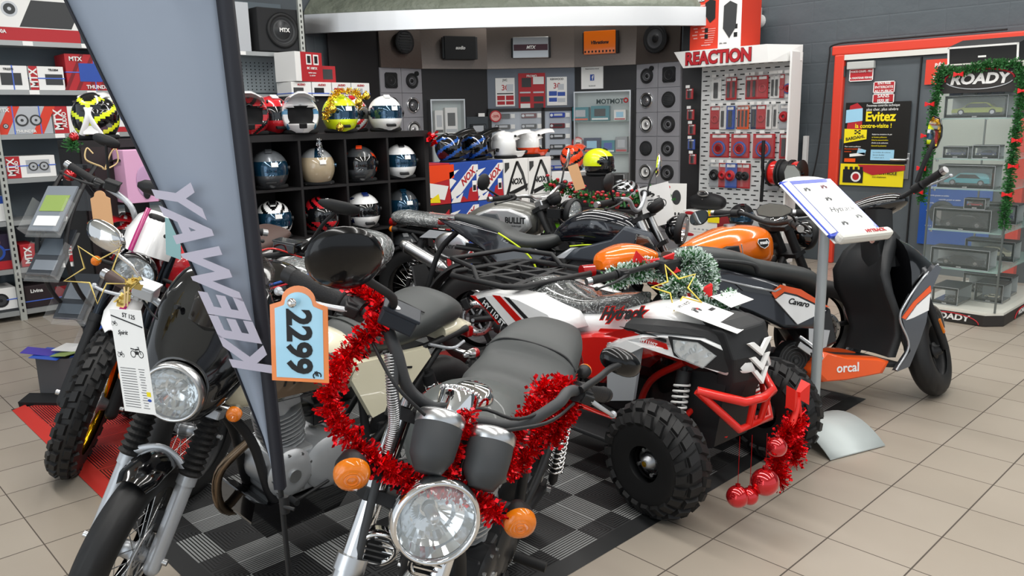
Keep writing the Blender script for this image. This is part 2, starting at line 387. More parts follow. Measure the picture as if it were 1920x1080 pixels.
MB().torus((X0, 2.58, .58), (1, 0, 0), .085, .03, m=0).cyl((X0 - .003, 2.58, .58), (X0, 2.58, .58), .055, m=1).build('tyre_picture', [BLKM, STEEL], b_)
ptxt('* * * * *', 2.72, .45, .03, WHTM, b_)
sign('result_sign', 2.83, 2.60, 1.74, 1.96, REDF, [('RÉS', 0.05, 1), ('2019', 0.05, 1)], 'red notice with white italic heading between door and showcase', x=7.955)
sign('white_noticeboard', 2.70, 1.7, 0.9, 1.90, mat('board_dull', 'A3AAA2', .6), [], 'white board on the wall seen through the glass showcase', 'board')
sign('outlet_strip', 3.98, 3.94, 0.93, 1.28, WHTM, [], 'narrow white socket strip on the dark wall beside the peg panel', 'socket strip', x=8.0, th=.05)
# security dome camera
t = empty('dome_camera', (7.98, 4.56, 2.40), label='white dome security camera on the steel fascia by the speaker box', cat='camera')
MB().cyl((.05, 0, .07), (-.15, 0, .07), .07, n=20).build('mount', WHTM, t, bevel=.008)
MB().ell((-.17, -.02, .06), (.085, .085, .085)).build('housing', WHTM, t); MB().ell((-.21, -.05, .05), (.055, .055, .055)).build('dome', BLKP, t)

# curved steel fascia and the fabric above it
P0, P1, P2 = Vector((4.40, 7.68, 0)), Vector((6.15, 5.98, 0)), Vector((8.0, 4.52, 0))
def arc_pt(t):   # bows a little towards the shop
    a = P0.lerp(P2, t); return a + Vector((-.70, -.72, 0)) * (0.32 * (1 - (2 * t - 1) ** 2))
pts = [arc_pt(i / 24) for i in range(25)]
clampw = lambda v: Vector((min(v.x, 8.01), min(v.y, 7.68), v.z))
m = MB()
for nm, za, zb, off, mt in (('fascia_band', 2.415, 2.60, 0, mat('fascia_steel', 'D6D7D8', 0.3, 0.85)),):
    rings = [[p + Vector((0, 0, za)), p + Vector((0, 0, zb)), p + Vector((.05, .05, zb)), p + Vector((.05, .05, za))] for p in pts]
    rings = [[clampw(v) for v in r] for r in rings]
    fo = MB().loft(rings, smooth=False).build(nm, mt)
    tag(fo, 'long brushed steel fascia band curving above the audio display', 'fascia')
CLOTH = mat('grey_tarpaulin', '6E7468', 0.55, bump=('noise', 5, 0.9, 0.08))
rings = []
for i, p in enumerate(pts):
    q = [p + Vector((.06, .06, 2.56)), p + Vector((.02, .02, 2.62)), p + Vector((.10, .10, 2.72)), p + Vector((.2, .2, 2.88)), p + Vector((.34, .34, 3.05)), p + Vector((.4, .4, 3.05)), p + Vector((.3, .3, 2.6))]
    rings.append([clampw(v + Vector((.5, .5, 1)) * .035 * random.uniform(-1, 1) if 1 < k < 5 else v) for k, v in enumerate(q)])
tag(MB().loft(rings).build('tarpaulin', CLOTH, sub=1), 'crumpled grey green fabric cover hanging above the steel fascia', 'tarpaulin')

# ---------------------------------------------------------------- the car audio wall in the corner
S = [cr(*p) for p in ((-1.417, 9.13), (-1.0, 9.55), (-.243, 9.86), (.80, 9.86), (1.50, 9.57), (1.92, 9.13))]
def diamond_mat():
    m = mat('diamond_plate', '8C817A', 0.33, 0.9); q = NT(m); (x, y, z), co = q.sep()
    s = q.math('MULTIPLY', q.math('SUBTRACT', x, y), 0.7)
    def bars(a, b):
        u = q.math('ADD', q.math('MULTIPLY', s, a), q.math('MULTIPLY', z, b)); v = q.math('ADD', q.math('MULTIPLY', s, -b), q.math('MULTIPLY', z, a))
        fu = q.math('SUBTRACT', q.math('FRACT', q.math('MULTIPLY', u, 26)), .5); fv = q.math('SUBTRACT', q.math('FRACT', q.math('MULTIPLY', v, 26)), .5)
        return q.math('MULTIPLY', q.math('LESS_THAN', q.math('ABSOLUTE', fu), .36), q.math('LESS_THAN', q.math('ABSOLUTE', fv), .13))
    h = q.math('MAXIMUM', bars(.7, .7), bars(.7, -.7)); q.bump(h, 0.9, 0.004); return m
DIAM = diamond_mat(); PBLK = mat('panel_black', '1B1A1C', 0.45); PGRY = mat('panel_silver_grey', 'A9A9AF', 0.4, 0.25); PBLU = mat('panel_blue_grey', '6C7480', 0.45)
aud = empty('audio_display_wall', (6.6, 6.6, 0), label='curved car audio display wall with diamond plate header in the corner', cat='display wall')
I = aud.matrix_world.inverted()
SEG = []
for i in range(5):
    a, b = Vector((*S[i], 0)), Vector((*S[i + 1], 0)); d_ = (b - a); L = d_.length; d_.normalize(); nrm = Vector((d_.y, -d_.x, 0))
    SEG.append((a, d_, nrm, L))
def segF(i, u, z, off=0.0):
    a, d_, nrm, L = SEG[i]; o = a + d_ * u + nrm * off; o.z = z; return frame(o, d_, (0, 0, 1))
for i in range(5):
    a, d_, nrm, L = SEG[i]
    top = MB().prism([(0.004, 0), (L - .004, 0), (L - .004, .52), (.004, .52)], segF(i, 0, 2.10, .04) @ Matrix.Rotation(R(-3), 4, 'X'), -.03)
    top.M = I; top.v = [I @ v for v in top.v]; o = top.build('header_panel', DIAM, aud, bevel=.004)
    b = MB().prism([(0, 0), (L, 0), (L, 2.10), (0, 2.10)], segF(i, 0, 0), -.05); b.v = [I @ v for v in b.v]
    b.build('lower_panel', (PGRY, PBLK, PBLU, PBLK, PGRY)[i], aud)
# black return panels at both ends of the wall
b = MB().prism([(-.62, 0), (0, 0), (0, 2.6), (-.62, 2.6)], frame((S[0][0], S[0][1], 0), (.72, .0, 0), (0, 0, 1)), -.03); b.v = [I @ v for v in b.v]; b.build('side_panel', PBLK, aud)
b = MB().prism([(0, 0), (.35, 0), (.35, 2.6), (0, 2.6)], frame((S[5][0] + .02, S[5][1] - .0, 0), (.15, -.35, 0), (0, 0, 1)), -.03); b.v = [I @ v for v in b.v]; b.build('side_panel', PBLK, aud)

def speaker(name, F, r, style, label, cat='speaker', group=None):
    o = bpy.data.objects.new(name, None); COL.objects.link(o); o.matrix_world = F; tag(o, label, cat, group)
    rim = MB(); cone = MB(); z = (0, 0, 1)
    if style == 'square': rim.prism([(r * c, r * s) for c, s in ((-.8, -1), (.8, -1), (1, -.8), (1, .8), (.8, 1), (-.8, 1), (-1, .8), (-1, -.8))], Matrix(), .012)
    rim.lathe([(r, 0), (r, .014), (r * .92, .02), (r * .8, .014)], (0, 0, 0), z, 24)
    rim.build('basket', {'chrome': CHROME, 'open': STEEL}.get(style, BLKT), o)
    if style == 'grille':
        g = MB().lathe([(r * .8, .014), (r * .5, .02), (0.001, .024)], (0, 0, 0), z, 24)
        for k in range(-3, 4): g.box((0, k * r * .22, .024), (r * 1.4 * cos(k * .3), r * .07, .006))
        g.build('grille', DGRY, o)
    else:
        cone.lathe([(r * .8, .014), (r * .72, .02), (r * .64, .014), (r * .3, -.004), (r * .28, .006), (r * .12, .012), (.001, .012)], (0, 0, 0), z, 24, mats=[0, 0, 1, 1, 2, 2])
        cone.build('cone', [BLKT, mat('cone_grey', '4A4B4E', 0.5) if style != 'open' else WHTM, STEEL if style in ('chrome', 'open', 'square') else BLKM], o)
    if style == 'tweeter':
        MB().cyl((r * .8, r * .95, 0), (r * .8, r * .95, .02), r * .32).build('tweeter', BLKM, o)
    return o
styles = [['tweeter', 'square'], ['chrome', 'grille'], ['open', 'plain'], ['grille', 'plain'], ['open', 'plain'], ['open', 'plain'], ['plain', 'plain']]
rows_ = ['topmost', 'second', 'third', 'fourth', 'fifth', 'sixth', 'lowest']
for seg, side in ((4, 'right'), (0, 'left')):
    L = SEG[seg][3]; cells = MB()
    for rw in range(7):
        for c in range(2):
            if seg == 0 and rw > 4: continue
            u = L * (.25 + .5 * c); z = 2.10 - .272 * (rw + .5)
            cells.prism([(u - L * .245, z - .133), (u + L * .245, z - .133), (u + L * .245, z + .133), (u - L * .245, z + .133)], segF(seg, 0, 0, .012), -.011)
            st = styles[rw][c if seg == 4 else 1 - c] if rw < 7 else 'plain'
            speaker('car_speaker', segF(seg, u, z, .012), .085 + .004 * (rw % 3) + (.02 if rw > 4 else 0), st, '%s speaker from the top in the %s column of the %s silver speaker panel' % (rows_[rw], ('left', 'right')[c], side) if rw else 'round speaker in the top cell, %s column of the %s silver speaker panel' % (('left', 'right')[c], side), group='car speakers in silver panels')
    cells.v = [I @ v for v in cells.v]; cells.build('speaker_cells', PGRY, aud, bevel=.003)
speaker('car_speaker', segF(0, .32, 2.38, .065), .13, 'grille', 'large black speaker on the leftmost diamond plate header panel')
speaker('subwoofer_speaker', segF(4, .30, 2.36, .065), .16, 'plain', 'large black subwoofer speaker on the rightmost diamond plate header panel')
def amp(seg, u, z, w_, h_, mt, txt, tm, label, bars):
    o = bpy.data.objects.new('amplifier', None); COL.objects.link(o); o.matrix_world = segF(seg, u, z, .07); tag(o, label, 'amplifier')
    MB().box((0, 0, .02), (w_, h_, .06)).build('body', mt, o, bevel=.006)
    m = MB()
    for k in range(bars): m.box((-w_ / 2 + w_ * (k + .5) / bars, -h_ * .38, .052), (w_ / bars * .45, h_ * .08, .004))
    m.build('vents', BLKM, o)
    MB().box((w_ / 2 + .012, 0, .01), (.03, h_ * .96, .05)).build('end_cap', BLKM if mt is not BLKT else DGRY, o, bevel=.004); MB().box((-w_ / 2 - .008, 0, .01), (.02, h_ * .9, .05)).build('end_cap', BLKM if mt is not BLKT else DGRY, o, bevel=.004)
    text(txt, h_ * .2, tm, Matrix.Translation((0, 0, .0512)), o, shear=.25, bold=.002)
    return o
amp(1, .45, 2.33, .38, .26, BLKT, 'audio', WHTM, 'black amplifier on the second diamond plate header panel', 0)
a_ = amp(2, .52, 2.33, .42, .24, STEEL, 'MTX', WHTM, 'silver amplifier with dark window in the middle of the header', 0)
MB().box((0, .0, .0495), (.40, .07, .004)).build('dark_window', mat('amp_window', '4A3038', 0.2), a_)
amp(3, .34, 2.36, .38, .26, ORNG, 'Vibrations', BLKM, 'orange amplifier on the fourth diamond plate header panel', 9)
def wposter(seg, u, z, w_, h_, col, heads, label, blocks):
    F = segF(seg, u, z, .006); o = MB().box((0, 0, 0), (w_, h_, .004)).build('promo_poster', col); o.matrix_world = F; tag(o, label, 'poster')
    for s, dy, sz, m_ in heads: text(s, sz, m_, Matrix.Translation((0, dy * h_, .0025)), o, bold=.001)
    m = MB()
    for (x, y, a, b, k) in blocks: m.box((x * w_, y * h_, .003), (a * w_, b * h_, .001), m=k)
    m.build('print_blocks', [REDM, BLUE, DGRY, WHTM, SILV], o); return o
bl1 = [(-.2, .1, .5, .2, 0), (.25, .15, .35, .25, 4), (0, -.05, .85, .04, 2), (-.22, -.2, .4, .16, 0), (.24, -.2, .4, .16, 0), (-.22, -.38, .4, .12, 0), (.24, -.38, .4, .12, 0)]
wposter(2, .21, 1.83, .23, .33, PAPER, [('JVC', .42, .035, BLKM), ('30', .15, .09, REDM)], 'white poster headed JVC, left of three on the audio wall', bl1[1:])
wposter(2, .53, 1.83, .32, .43, REDM, [('PROMO', .42, .035, WHTM)], 'red and green promotional poster, middle of three on the audio wall', [(-.2, .25, .35, .25, 2), (.25, .3, .4, .2, 3), (-.25, -.02, .4, .04, 4), (.25, -.02, .4, .04, 4), (-.25, -.2, .36, .14, 2), (.25, -.2, .36, .14, 2), (-.25, -.38, .36, .12, 3), (.25, -.38, .36, .12, 2)])
wposter(2, .83, 1.83, .24, .33, PAPER, [('KENWOOD', .42, .03, BLKM), ('30', .18, .09, REDM)], 'white poster headed KENWOOD, right of three on the audio wall', [(.2, .15, .3, .2, 4), (-.2, -.08, .4, .16, 1), (.22, -.1, .38, .14, 1), (-.2, -.3, .4, .14, 1), (.22, -.32, .38, .14, 4)])
F = segF(3, .22, 1.98, .006); o = MB().box((0, 0, 0), (.27, .27, .004)).build('paper_notice', PAPER); o.matrix_world = F; tag(o, 'square white paper notice with a small blue f mark on black panel', 'notice')
MB().box((0, -.005, .003), (.05, .07, .001)).build('blue_mark', BLUE, o); text('f', .07, WHTM, Matrix.Translation((0.005, -.01, .004)), o, bold=.002); text('Retrouvez-nous', .026, BLKM, Matrix.Translation((0, .095, .003)), o); text('facebook', .022, BLKM, Matrix.Translation((0, -.1, .003)), o)
# head unit board
hb = MB(); F = segF(2, 0, 0, .02)
hb.box((0, 0, 0), (.001, .001, .001))
bd = MB().prism([(.03, .75), (1.0, .75), (1.0, 1.62), (.03, 1.62)], segF(2, 0, 0, .02), -.018); bd.v = [I @ v for v in bd.v]; bd.build('radio_board', mat('board_grey', 'B4BCC8', 0.35), aud)
fr = MB()
for u in (.02, .66, 1.02): fr.prism([(u - .02, .72), (u + .02, .72), (u + .02, 1.64), (u - .02, 1.64)], segF(2, 0, 0, .04), -.03)
fr.prism([(0, 1.60), (1.04, 1.60), (1.04, 1.64), (0, 1.64)], segF(2, 0, 0, .04), -.03)
fr.v = [I @ v for v in fr.v]; fr.build('board_frame', PBLK, aud)
cols_ = ['left', 'middle', 'right']; faces = [BLKP, mat('radio_blue', '2440A8', 0.2), DGRY, mat('radio_red', '6A1620', 0.2), BLKM]
for c, u in enumerate((.17, .49, .83)):
    for rw in range(7):
        z = 1.55 - rw * .125
        o = bpy.data.objects.new('car_radio', None); COL.objects.link(o); o.matrix_world = segF(2, u, z, .022)
        tag(o, 'car radio head unit, %s from the top in the %s column of the radio board' % (['first', 'second', 'third', 'fourth', 'fifth', 'sixth', 'seventh'][rw], cols_[c]), 'car radio', 'car radios on the radio board')
        MB().box((0, 0, .012), (.18, .055, .026)).build('faceplate', faces[(rw * 2 + c * 3 + (1 if (rw == 0 and c == 2) else 0)) % 5 if not (rw == 0 and c == 2) else 1], o, bevel=.004)
        MB().box((.01, 0.004, .026), (.10, .026, .002)).build('display', SILV if (rw + c) % 3 else SMOKE, o); MB().cyl((-.07, 0, .025), (-.07, 0, .034), .017).build('volume_knob', STEEL, o)
        if c < 3:
            MB().box((.125, 0, .006), (.05, .05, .004)).build('price_card', PAPER, o)
gl = MB().prism([(.04, .75), (.64, .75), (.64, 1.60), (.04, 1.60)], segF(2, 0, 0, .075), -.004); gl.v = [I @ v for v in gl.v]; gl.build('sliding_glass', ACRY, aud)
for u, z, s in ((.09, 1.55, 'left'), (1.07, 1.22, 'upper right'), (1.03, 1.02, 'lower right')):
    o = bpy.data.objects.new('round_sticker', None); COL.objects.link(o); o.matrix_world = segF(2, u, z, .08); tag(o, 'round red price sticker at the %s of the radio board' % s, 'sticker')
    MB().cyl((0, 0, 0), (0, 0, .003), .07, n=20).build('disc', REDM, o); MB().cyl((0, 0, .003), (0, 0, .004), .055, n=20).build('ring', mat('sticker_pink', 'E8B0A8', .5), o); text('-20%', .04, REDM, Matrix.Translation((0, 0, .005)), o, bold=.001)
# glass showcases set into the black panels
def showcase(seg, u0, u1, z0, z1, shelves, label, items):
    o = bpy.data.objects.new('wall_showcase', None); COL.objects.link(o); F = segF(seg, 0, 0, 0); o.matrix_world = F; tag(o, label, 'showcase')
    MB().box(((u0 + u1) / 2, (z0 + z1) / 2, .004), (u1 - u0, z1 - z0, .006)).build('back', mat('case_back', 'C6D2D2', 0.4), o)
    m = MB()
    for a, b, c, d_ in ((u0 - .015, u0, z0, z1), (u1, u1 + .015, z0, z1), (u0 - .015, u1 + .015, z1, z1 + .015), (u0 - .015, u1 + .015, z0 - .015, z0)): m.box(((a + b) / 2, (c + d_) / 2, .06), (b - a, d_ - c, .12))
    m.build('casing', STEEL, o)
    for z in shelves: MB().box(((u0 + u1) / 2, z, .06), (u1 - u0, .008, .11)).build('glass_shelf', mat('shelf_glass_green', 'A8C8C0', 0.1, alpha=.6), o)
    MB().box(((u0 + u1) / 2, (z0 + z1) / 2, .122), (u1 - u0, z1 - z0, .004)).build('glass_front', ACRY, o)
    for k, (n_, u, z, w_, h_, c, lb) in enumerate(items):
        q = bpy.data.objects.new(n_, None); COL.objects.link(q); q.matrix_world = F @ Matrix.Translation((u, z + h_ / 2 + .0045, .06)); tag(q, lb, 'box' if 'box' in n_ else n_.split('_')[-1])
        MB().box((0, 0, 0), (w_, h_, .07)).build('carton', c[0], q, bevel=.002); MB().box((0, h_ * .05, .0355), (w_ * .62, h_ * .5, .002)).build('printed_picture', c[1], q)
        MB().box((0, -h_ * .38, .0355), (w_ * .9, h_ * .12, .002)).build('printed_band', c[2], q)
    return o
TEAL = mat('carton_teal', '1E7F8C', 0.5); NAVY = mat('carton_navy', '1C2F55', .5); CGRY = mat('carton_grey', '8D9296', .5)
W3 = SEG[3][3]
its = []
for r_, (z, row) in enumerate(zip((1.47, 1.10, .76, .42), (((.10, .2, .16, TEAL), (.34, .22, .17, TEAL), (.58, .14, .12, WHTM)), ((.07, .08, .15, WHTM), (.24, .2, .17, NAVY), (.44, .16, .14, TEAL), (.60, .14, .18, CGRY)), ((.16, .24, .2, BLKM), (.38, .17, .11, WHTM), (.58, .2, .10, DGRY)), ((.1, .14, .18, TEAL), (.30, .16, .15, BLKM), (.5, .2, .13, WHTM))))):
    for k, (u, w_, h_, c) in enumerate(row):
        its.append(('gadget_box', u, z, w_, h_, (c, (SILV, BLKM, LBLU, BLUE)[(r_ + k) % 4], (ORNS, WHTM, REDM)[(r_ * 2 + k) % 3]), '%s electronics box on the %s shelf of the right wall showcase' % (['first', 'second', 'third', 'fourth'][k] + ' from left', ['top', 'second', 'third', 'lowest'][r_])))
sc = showcase(3, .04, .70, .40, 1.80, (1.465, 1.095, .755), 'tall glass wall showcase with electronics, right of the radio board', its)
text('TOMTOM', .075, mat('etched_dark', '3C4A4C', .5), Matrix.Translation((.47, 1.69, .126)), sc, mirror=True, bold=.002)
MB().torus((.66, 1.70, .126), (0, 0, 1), .022, .008).build('logo_ring', REDM, sc)
showcase(1, .08, .47, .95, 1.74, (1.35,), 'small glass wall showcase left of the radio board', [('phone_box', .17, 1.355, .1, .27, (WHTM, SILV, BLKM), 'narrow white phone accessory box in the left wall showcase'), ('phone_box', .32, 1.355, .15, .30, (WHTM, DGRY, SILV), 'larger white boxed phone holder in the left wall showcase')])
o = bpy.data.objects.new('car_radio', None); COL.objects.link(o); o.matrix_world = segF(1, .66, 1.40, .03); tag(o, 'double height car radio in a dark frame beside the left showcase', 'car radio')
MB().box((0, 0, 0), (.28, .30, .04)).build('frame', mat('radio_frame', '3F464C', .5), o, bevel=.004); MB().box((0, 0, .03), (.2, .13, .03)).build('body', BLKP, o, bevel=.003); MB().box((0, .01, .046), (.13, .07, .003)).build('screen', SILV, o); MB().box((.05, .17, .03), (.08, .04, .003)).build('price_card', PAPER, o)

# ---------------------------------------------------------------- crash helmets
LINER = mat('helmet_liner', '101113', 0.9)
VISB = mat('visor_blue', '16435E', 0.08, 0.6, coat=1.0); VISD = mat('visor_dark', '0B0D10', 0.05, coat=1.0); VISC = mat('visor_clear_beige', 'B9A88C', 0.12, coat=1.0)
def helmet(loc, face, style, shell, acc, visor, label, group=None, pat=1, seed=0, peak=None, z_tilt=0, sticker=True, sc=1.0):
    o = bpy.data.objects.new({'mx': 'motocross_helmet', 'open': 'open_face_helmet'}.get(style, 'full_face_helmet'), None); COL.objects.link(o)
    o.matrix_world = Matrix.Translation(loc) @ Matrix.Rotation(R(face), 4, 'Z') @ Matrix.Rotation(R(z_tilt), 4, 'Y') @ Matrix.Scale(sc, 4)
    tag(o, label, 'helmet', group)
    NA, NE = 56, 30; vs = []; mi = []
    def region(az, el):
        a = abs(az)
        if style == 'mx':
            if a < 58 and -22 < el < 26 - a * .1: return 'hole'
        elif style == 'open':
            if a < 78 and -50 < el < 30: return 'visor'
        else:
            if a < 78 - max(0, -el) * .6 and -14 < el < 27 - a * .05: return 'visor'
        return 'shell'
    def pos(az, el):
        a, e = R(az), R(el); ca_, sa_ = cos(a), sin(a); ce, se = cos(e), sin(e)
        rx = .158 if abs(az) < 90 else .150
        x = rx * ce * ca_; y = .126 * ce * sa_; z = (.132 if el > 0 else .150) * se
        x *= 1 + .04 * se
        if style != 'open' and el < -8 and abs(az) < 75:
            k = (1 - abs(az) / 75) * min(1, (-el - 8) / 14); x += (.075 if style == 'mx' else .022) * k; 
            if style == 'mx': y *= 1 - .35 * k
        if el < -20 and abs(az) > 100: x *= 1 + .10 * min(1, (-el - 20) / 30)
        if style == 'mx' and abs(az) > 130 and el > 25: x -= .012; z += .01
        rg = region(az, el)
        if rg == 'hole': x *= .66; y *= .8
        elif rg == 'visor' and style != 'open': x *= 1.012; y *= 1.012
        return (x, y, z + .128)
    els = [-58 + (90 + 58) * i / NE for i in range(NE + 1)]; azs = [-180 + 360 * j / NA for j in range(NA)]
    for e in els:
        for a in azs: vs.append(pos(a, e))
    fs = []; b = MB()
    for i in range(NE):
        for j in range(NA):
            az = azs[j] + 180 / NA; el = (els[i] + els[i + 1]) / 2; rg = region(az, el)
            m = 0
            if rg == 'hole': m = 2
            elif rg == 'visor': continue_v = True; m = 3
            else:
                A = abs(az)
                if pat == 1 and A > 60 and (el * 1.2 + A * .55 + seed) % 48 < 15 and el < 50: m = 1
                if pat == 2 and (A < 14 and el > 26 or A > 166 and el > -20): m = 1
                if pat == 3 and ((A * .9 - el * 1.3 + seed) % 40 < 17): m = 1
                if pat == 4 and el < -14: m = 1
                if el < -52: m = 2
            b.add([vs[i * NA + j], vs[i * NA + (j + 1) % NA], vs[(i + 1) * NA + (j + 1) % NA], vs[(i + 1) * NA + j]], [(0, 1, 2, 3)], True, m)
    # merge the shared corners so that the shell shades smoothly
    me = b.build('shell', [shell, acc, LINER, visor], o)
    import bmesh
    bm = bmesh.new(); bm.from_mesh(me.data); bmesh.ops.remove_doubles(bm, verts=bm.verts, dist=1e-5); vf = [f for f in bm.faces if f.material_index == 3]
    if vf:
        vd = bmesh.ops.duplicate(bm, geom=vf); bmesh.ops.delete(bm, geom=vf, context='FACES')
    bm.to_mesh(me.data); bm.free()
    if style != 'mx':   # visor as a part of its own
        bm = bmesh.new(); bm.from_mesh(me.data); keep = [f for f in bm.faces if f.material_index != 3]; bmesh.ops.delete(bm, geom=keep, context='FACES')
        vm = bpy.data.meshes.new('visor'); bm.to_mesh(vm); bm.free()
        for q in (shell, acc, LINER, visor): vm.materials.append(q)
        vo = bpy.data.objects.new('visor', vm); COL.objects.link(vo); vo.parent = o
        bm = bmesh.new(); bm.from_mesh(me.data); bmesh.ops.delete(bm, geom=[f for f in bm.faces if f.material_index == 3], context='FACES'); bm.to_mesh(me.data); bm.free()
        for s in (-1, 1): MB().cyl((.03, s * .122, .135), (.03, s * .134, .135), .016, n=16).build('visor_pivot', BLKM if style == 'full' else acc, o)
        if sticker: MB().box((0, 0, 0), (.004, .045, .03)).build('price_sticker', PAPER, vo, M=Matrix.Translation((.158, .03, .165)) @ Matrix.Rotation(R(11), 4, 'Z') @ Matrix.Rotation(R(-10), 4, 'Y'))
    if style == 'full':
        m = MB(); m.box((.158, 0, .045), (.03, .07, .018), rot=(0, 12, 0)).build('chin_vent', BLKM, o, bevel=.004)
        MB().box((.075, 0, .252), (.05, .045, .012), rot=(0, 22, 0)).build('top_vent', acc, o, bevel=.004)
    if style == 'mx':
        pk = []
        for k in range(7):
            t = k / 6; x = .06 + .19 * t; z = .245 + .035 * sin(t * 1.9) - .008 * t; wd = .105 - .03 * t
            pk.append([Vector((x, yy * wd, z - .03 * yy * yy + (.006 if abs(yy) < .3 else 0))) for yy in (-1, -.6, -.25, .25, .6, 1)] + [Vector((x, yy * wd, z - .006 - .03 * yy * yy)) for yy in (1, .6, .25, -.25, -.6, -1)])
        MB().loft(pk).build('peak', peak or shell, o)
        MB().box((.21, 0, .055), (.02, .05, .035), rot=(0, 20, 0)).build('mouth_vent', BLKM, o, bevel=.004)
        for s in (-1, 1): MB().cyl((.06, s * .113, .215), (.06, s * .125, .215), .012).build('peak_screw', BLKM, o)
    if style == 'open': MB().tube([(.07, -.09, .01), (.09, 0, -.0), (.07, .09, .01)], .008).build('chin_strap', BLKM, o)
    MB().torus((-.005, 0, .014), (0, 0, 1), .105, .014, n=28).build('neck_roll', LINER, o)
    return o
HB = mat('helmet_dark_grey', '3E4144', 0.3, coat=.6); HG = mat('helmet_gun_grey', '6B7075', 0.3, .4, coat=.5); HS = mat('helmet_silver', 'BFC3C6', .25, .5, coat=.5)
HBL = mat('helmet_blue', '1C55A8', .2, coat=.8); HNV = mat('helmet_navy', '172A66', .2, coat=.8); HR = mat('helmet_red', 'C4202A', .2, coat=.8); HO = mat('helmet_orange', 'F04A1E', .25, coat=.8)

# ---------------------------------------------------------------- steel shelving on the north wall
SHG = mat('shelf_grey', 'A4A8A9', .4, .4); SHD = mat('shelf_back', '5A666E', .5); UPR = mat('upright_grey', 'B9BDB8', .4, .3)
sh = empty('gondola_shelving', (2.8, 7.48, 0), label='long grey steel shelving with boxed car speakers along the north wall', cat='shelving')
ux = [.15, 1.48, 2.82, 4.17]; LV = [.08, .42, .80, 1.13, 1.47, 1.81, 2.18]
MB().box((0 - .65, .2, 1.34), (4.05, .03, 2.68)).build('back_panel', SHD, sh)
for x in ux:
    u = MB().box((x - 2.8, -.19, 1.34), (.045, .03, 2.68)).build('upright', UPR, sh)
    m = MB()
    for k in range(52): m.box((x - 2.8, -.2055, .08 + k * .05), (.012, .002, .026))
    m.build('slots', BLKM, u)
for i in range(3):
    for z in LV:
        if i == 2 and z in (1.47, 1.13, .8, .42, .08): continue
        zz = z if not (i == 2 and z == 1.81) else 1.79
        b = MB().box(((ux[i] + ux[i + 1]) / 2 - 2.8, 0, zz - .012), (ux[i + 1] - ux[i] - .05, .37, .02)).box(((ux[i] + ux[i + 1]) / 2 - 2.8, -.19, zz - .018), (ux[i + 1] - ux[i] - .05, .012, .038)).build('shelf', SHG, sh)
        for k in range(3 if i == 1 else 2):
            MB().box((ux[i] - 2.8 + .3 + k * .42 + .07 * (int(z * 10) % 3), -.1975, zz - .018), (.07, .003, .032)).build('price_label', PAPER, b)
MB().box((1.35 - .65, .18, 1.99), (1.25, .01, .34)).build('pegboard', mat('pegboard_grey', 'A9B3B8', .5), sh)
m = MB()
for a in range(26):
    for b_ in range(9): m.cyl((.14 + a * .045, .172, 1.85 + b_ * .032), (.14 + a * .045, .176, 1.85 + b_ * .032), .006, n=6)
m.build('peg_holes', BLKM, sh)

def carton(x0, x1, zb, zt, label, cols, front, y=7.33, dep=.28, strap=None, lets=(), cat='box', rz=0, group=None, name='speaker_box'):
    w_, h_ = x1 - x0, zt - zb; o = MB().box((0, 0, 0), (w_, dep, h_)).build(name, cols[0], bevel=.003)
    o.matrix_world = Matrix.Translation(((x0 + x1) / 2, y + dep / 2, (zb + zt) / 2 + .001)) @ Matrix.Rotation(R(rz), 4, 'Z'); tag(o, label, cat, group)
    F = frame((0, -dep / 2 - .0005, 0), (1, 0, 0), (0, 0, 1))
    for k, it in enumerate(front):   # (kind, x, y, w, h, colour) in fractions of the front face
        kd, x, y_, a, b, c = it; m = MB()
        if kd == 'r': m.box((0, 0, 0), (a * w_, b * h_, .0012))
        elif kd == 's': m.prism([(-a * w_ / 2 - b * h_ * .25, -b * h_ / 2), (a * w_ / 2 - b * h_ * .25, -b * h_ / 2), (a * w_ / 2 + b * h_ * .25, b * h_ / 2), (-a * w_ / 2 + b * h_ * .25, b * h_ / 2)], Matrix(), .0012)
        elif kd == 'c': m.cyl((0, 0, 0), (0, 0, .002), a * w_ / 2, n=20); m.cyl((0, 0, .002), (0, 0, .003), a * w_ * .36, n=20, m=1); m.cyl((0, 0, .003), (0, 0, .004), a * w_ * .12, n=12, m=0)
        m.build({'r': 'printed_panel', 's': 'printed_stripe', 'c': 'printed_speaker'}[kd], [c, DGRY if c is not DGRY else SILV], o, M=F @ Matrix.Translation((x * w_, y_ * h_, .0004 * (k + 1))))
    for (s, x, y_, sz, c, rot, sx) in lets: text(s, sz * h_, c, F @ Matrix.Translation((x * w_, y_ * h_, .004)) @ Matrix.Rotation(R(rot), 4, 'Z'), o, sx=sx, bold=sz * h_ * .03)
    if strap:
        for (ax, p) in strap:
            m = MB()
            if ax == 'v': m.box((p * w_, 0, 0), (.008, dep + .006, h_ + .006))
            else: m.box((0, 0, p * h_), (w_ + .006, dep + .006, .008))
            m.build('blue_strap', mat('strap_blue', '4C6FD0', .4), o)
    return o
A, r_ = 'r', 's'
carton(1.30, 2.18, 2.18, 2.52, 'big white and red boxed subwoofer TS-WX300A on the topmost shelf', [REDM], [(A, 0, .15, 1, .7, WHTM), ('s', .28, .12, .42, .6, DGRY), ('c', -.05, .2, .13, .2, SILV)], lets=[('TS-WX300A', -.2, -.3, .11, WHTM, 0, .9), ('SUBWOOFER', -.25, -.2, .05, WHTM, 0, 1), ('Subwoofer', -.3, .42, .12, BLKM, 0, 1)])
carton(1.50, 1.76, 1.81, 1.995, 'white amplifier box, left of the pair with blue straps, on second shelf from top', [WHTM], [(A, .05, -.05, .55, .5, DGRY), (A, -.45, 0, .08, 1, SILV)], strap=[('v', .1)], lets=[('TR2275', 0, .35, .12, BLKM, 0, 1)])
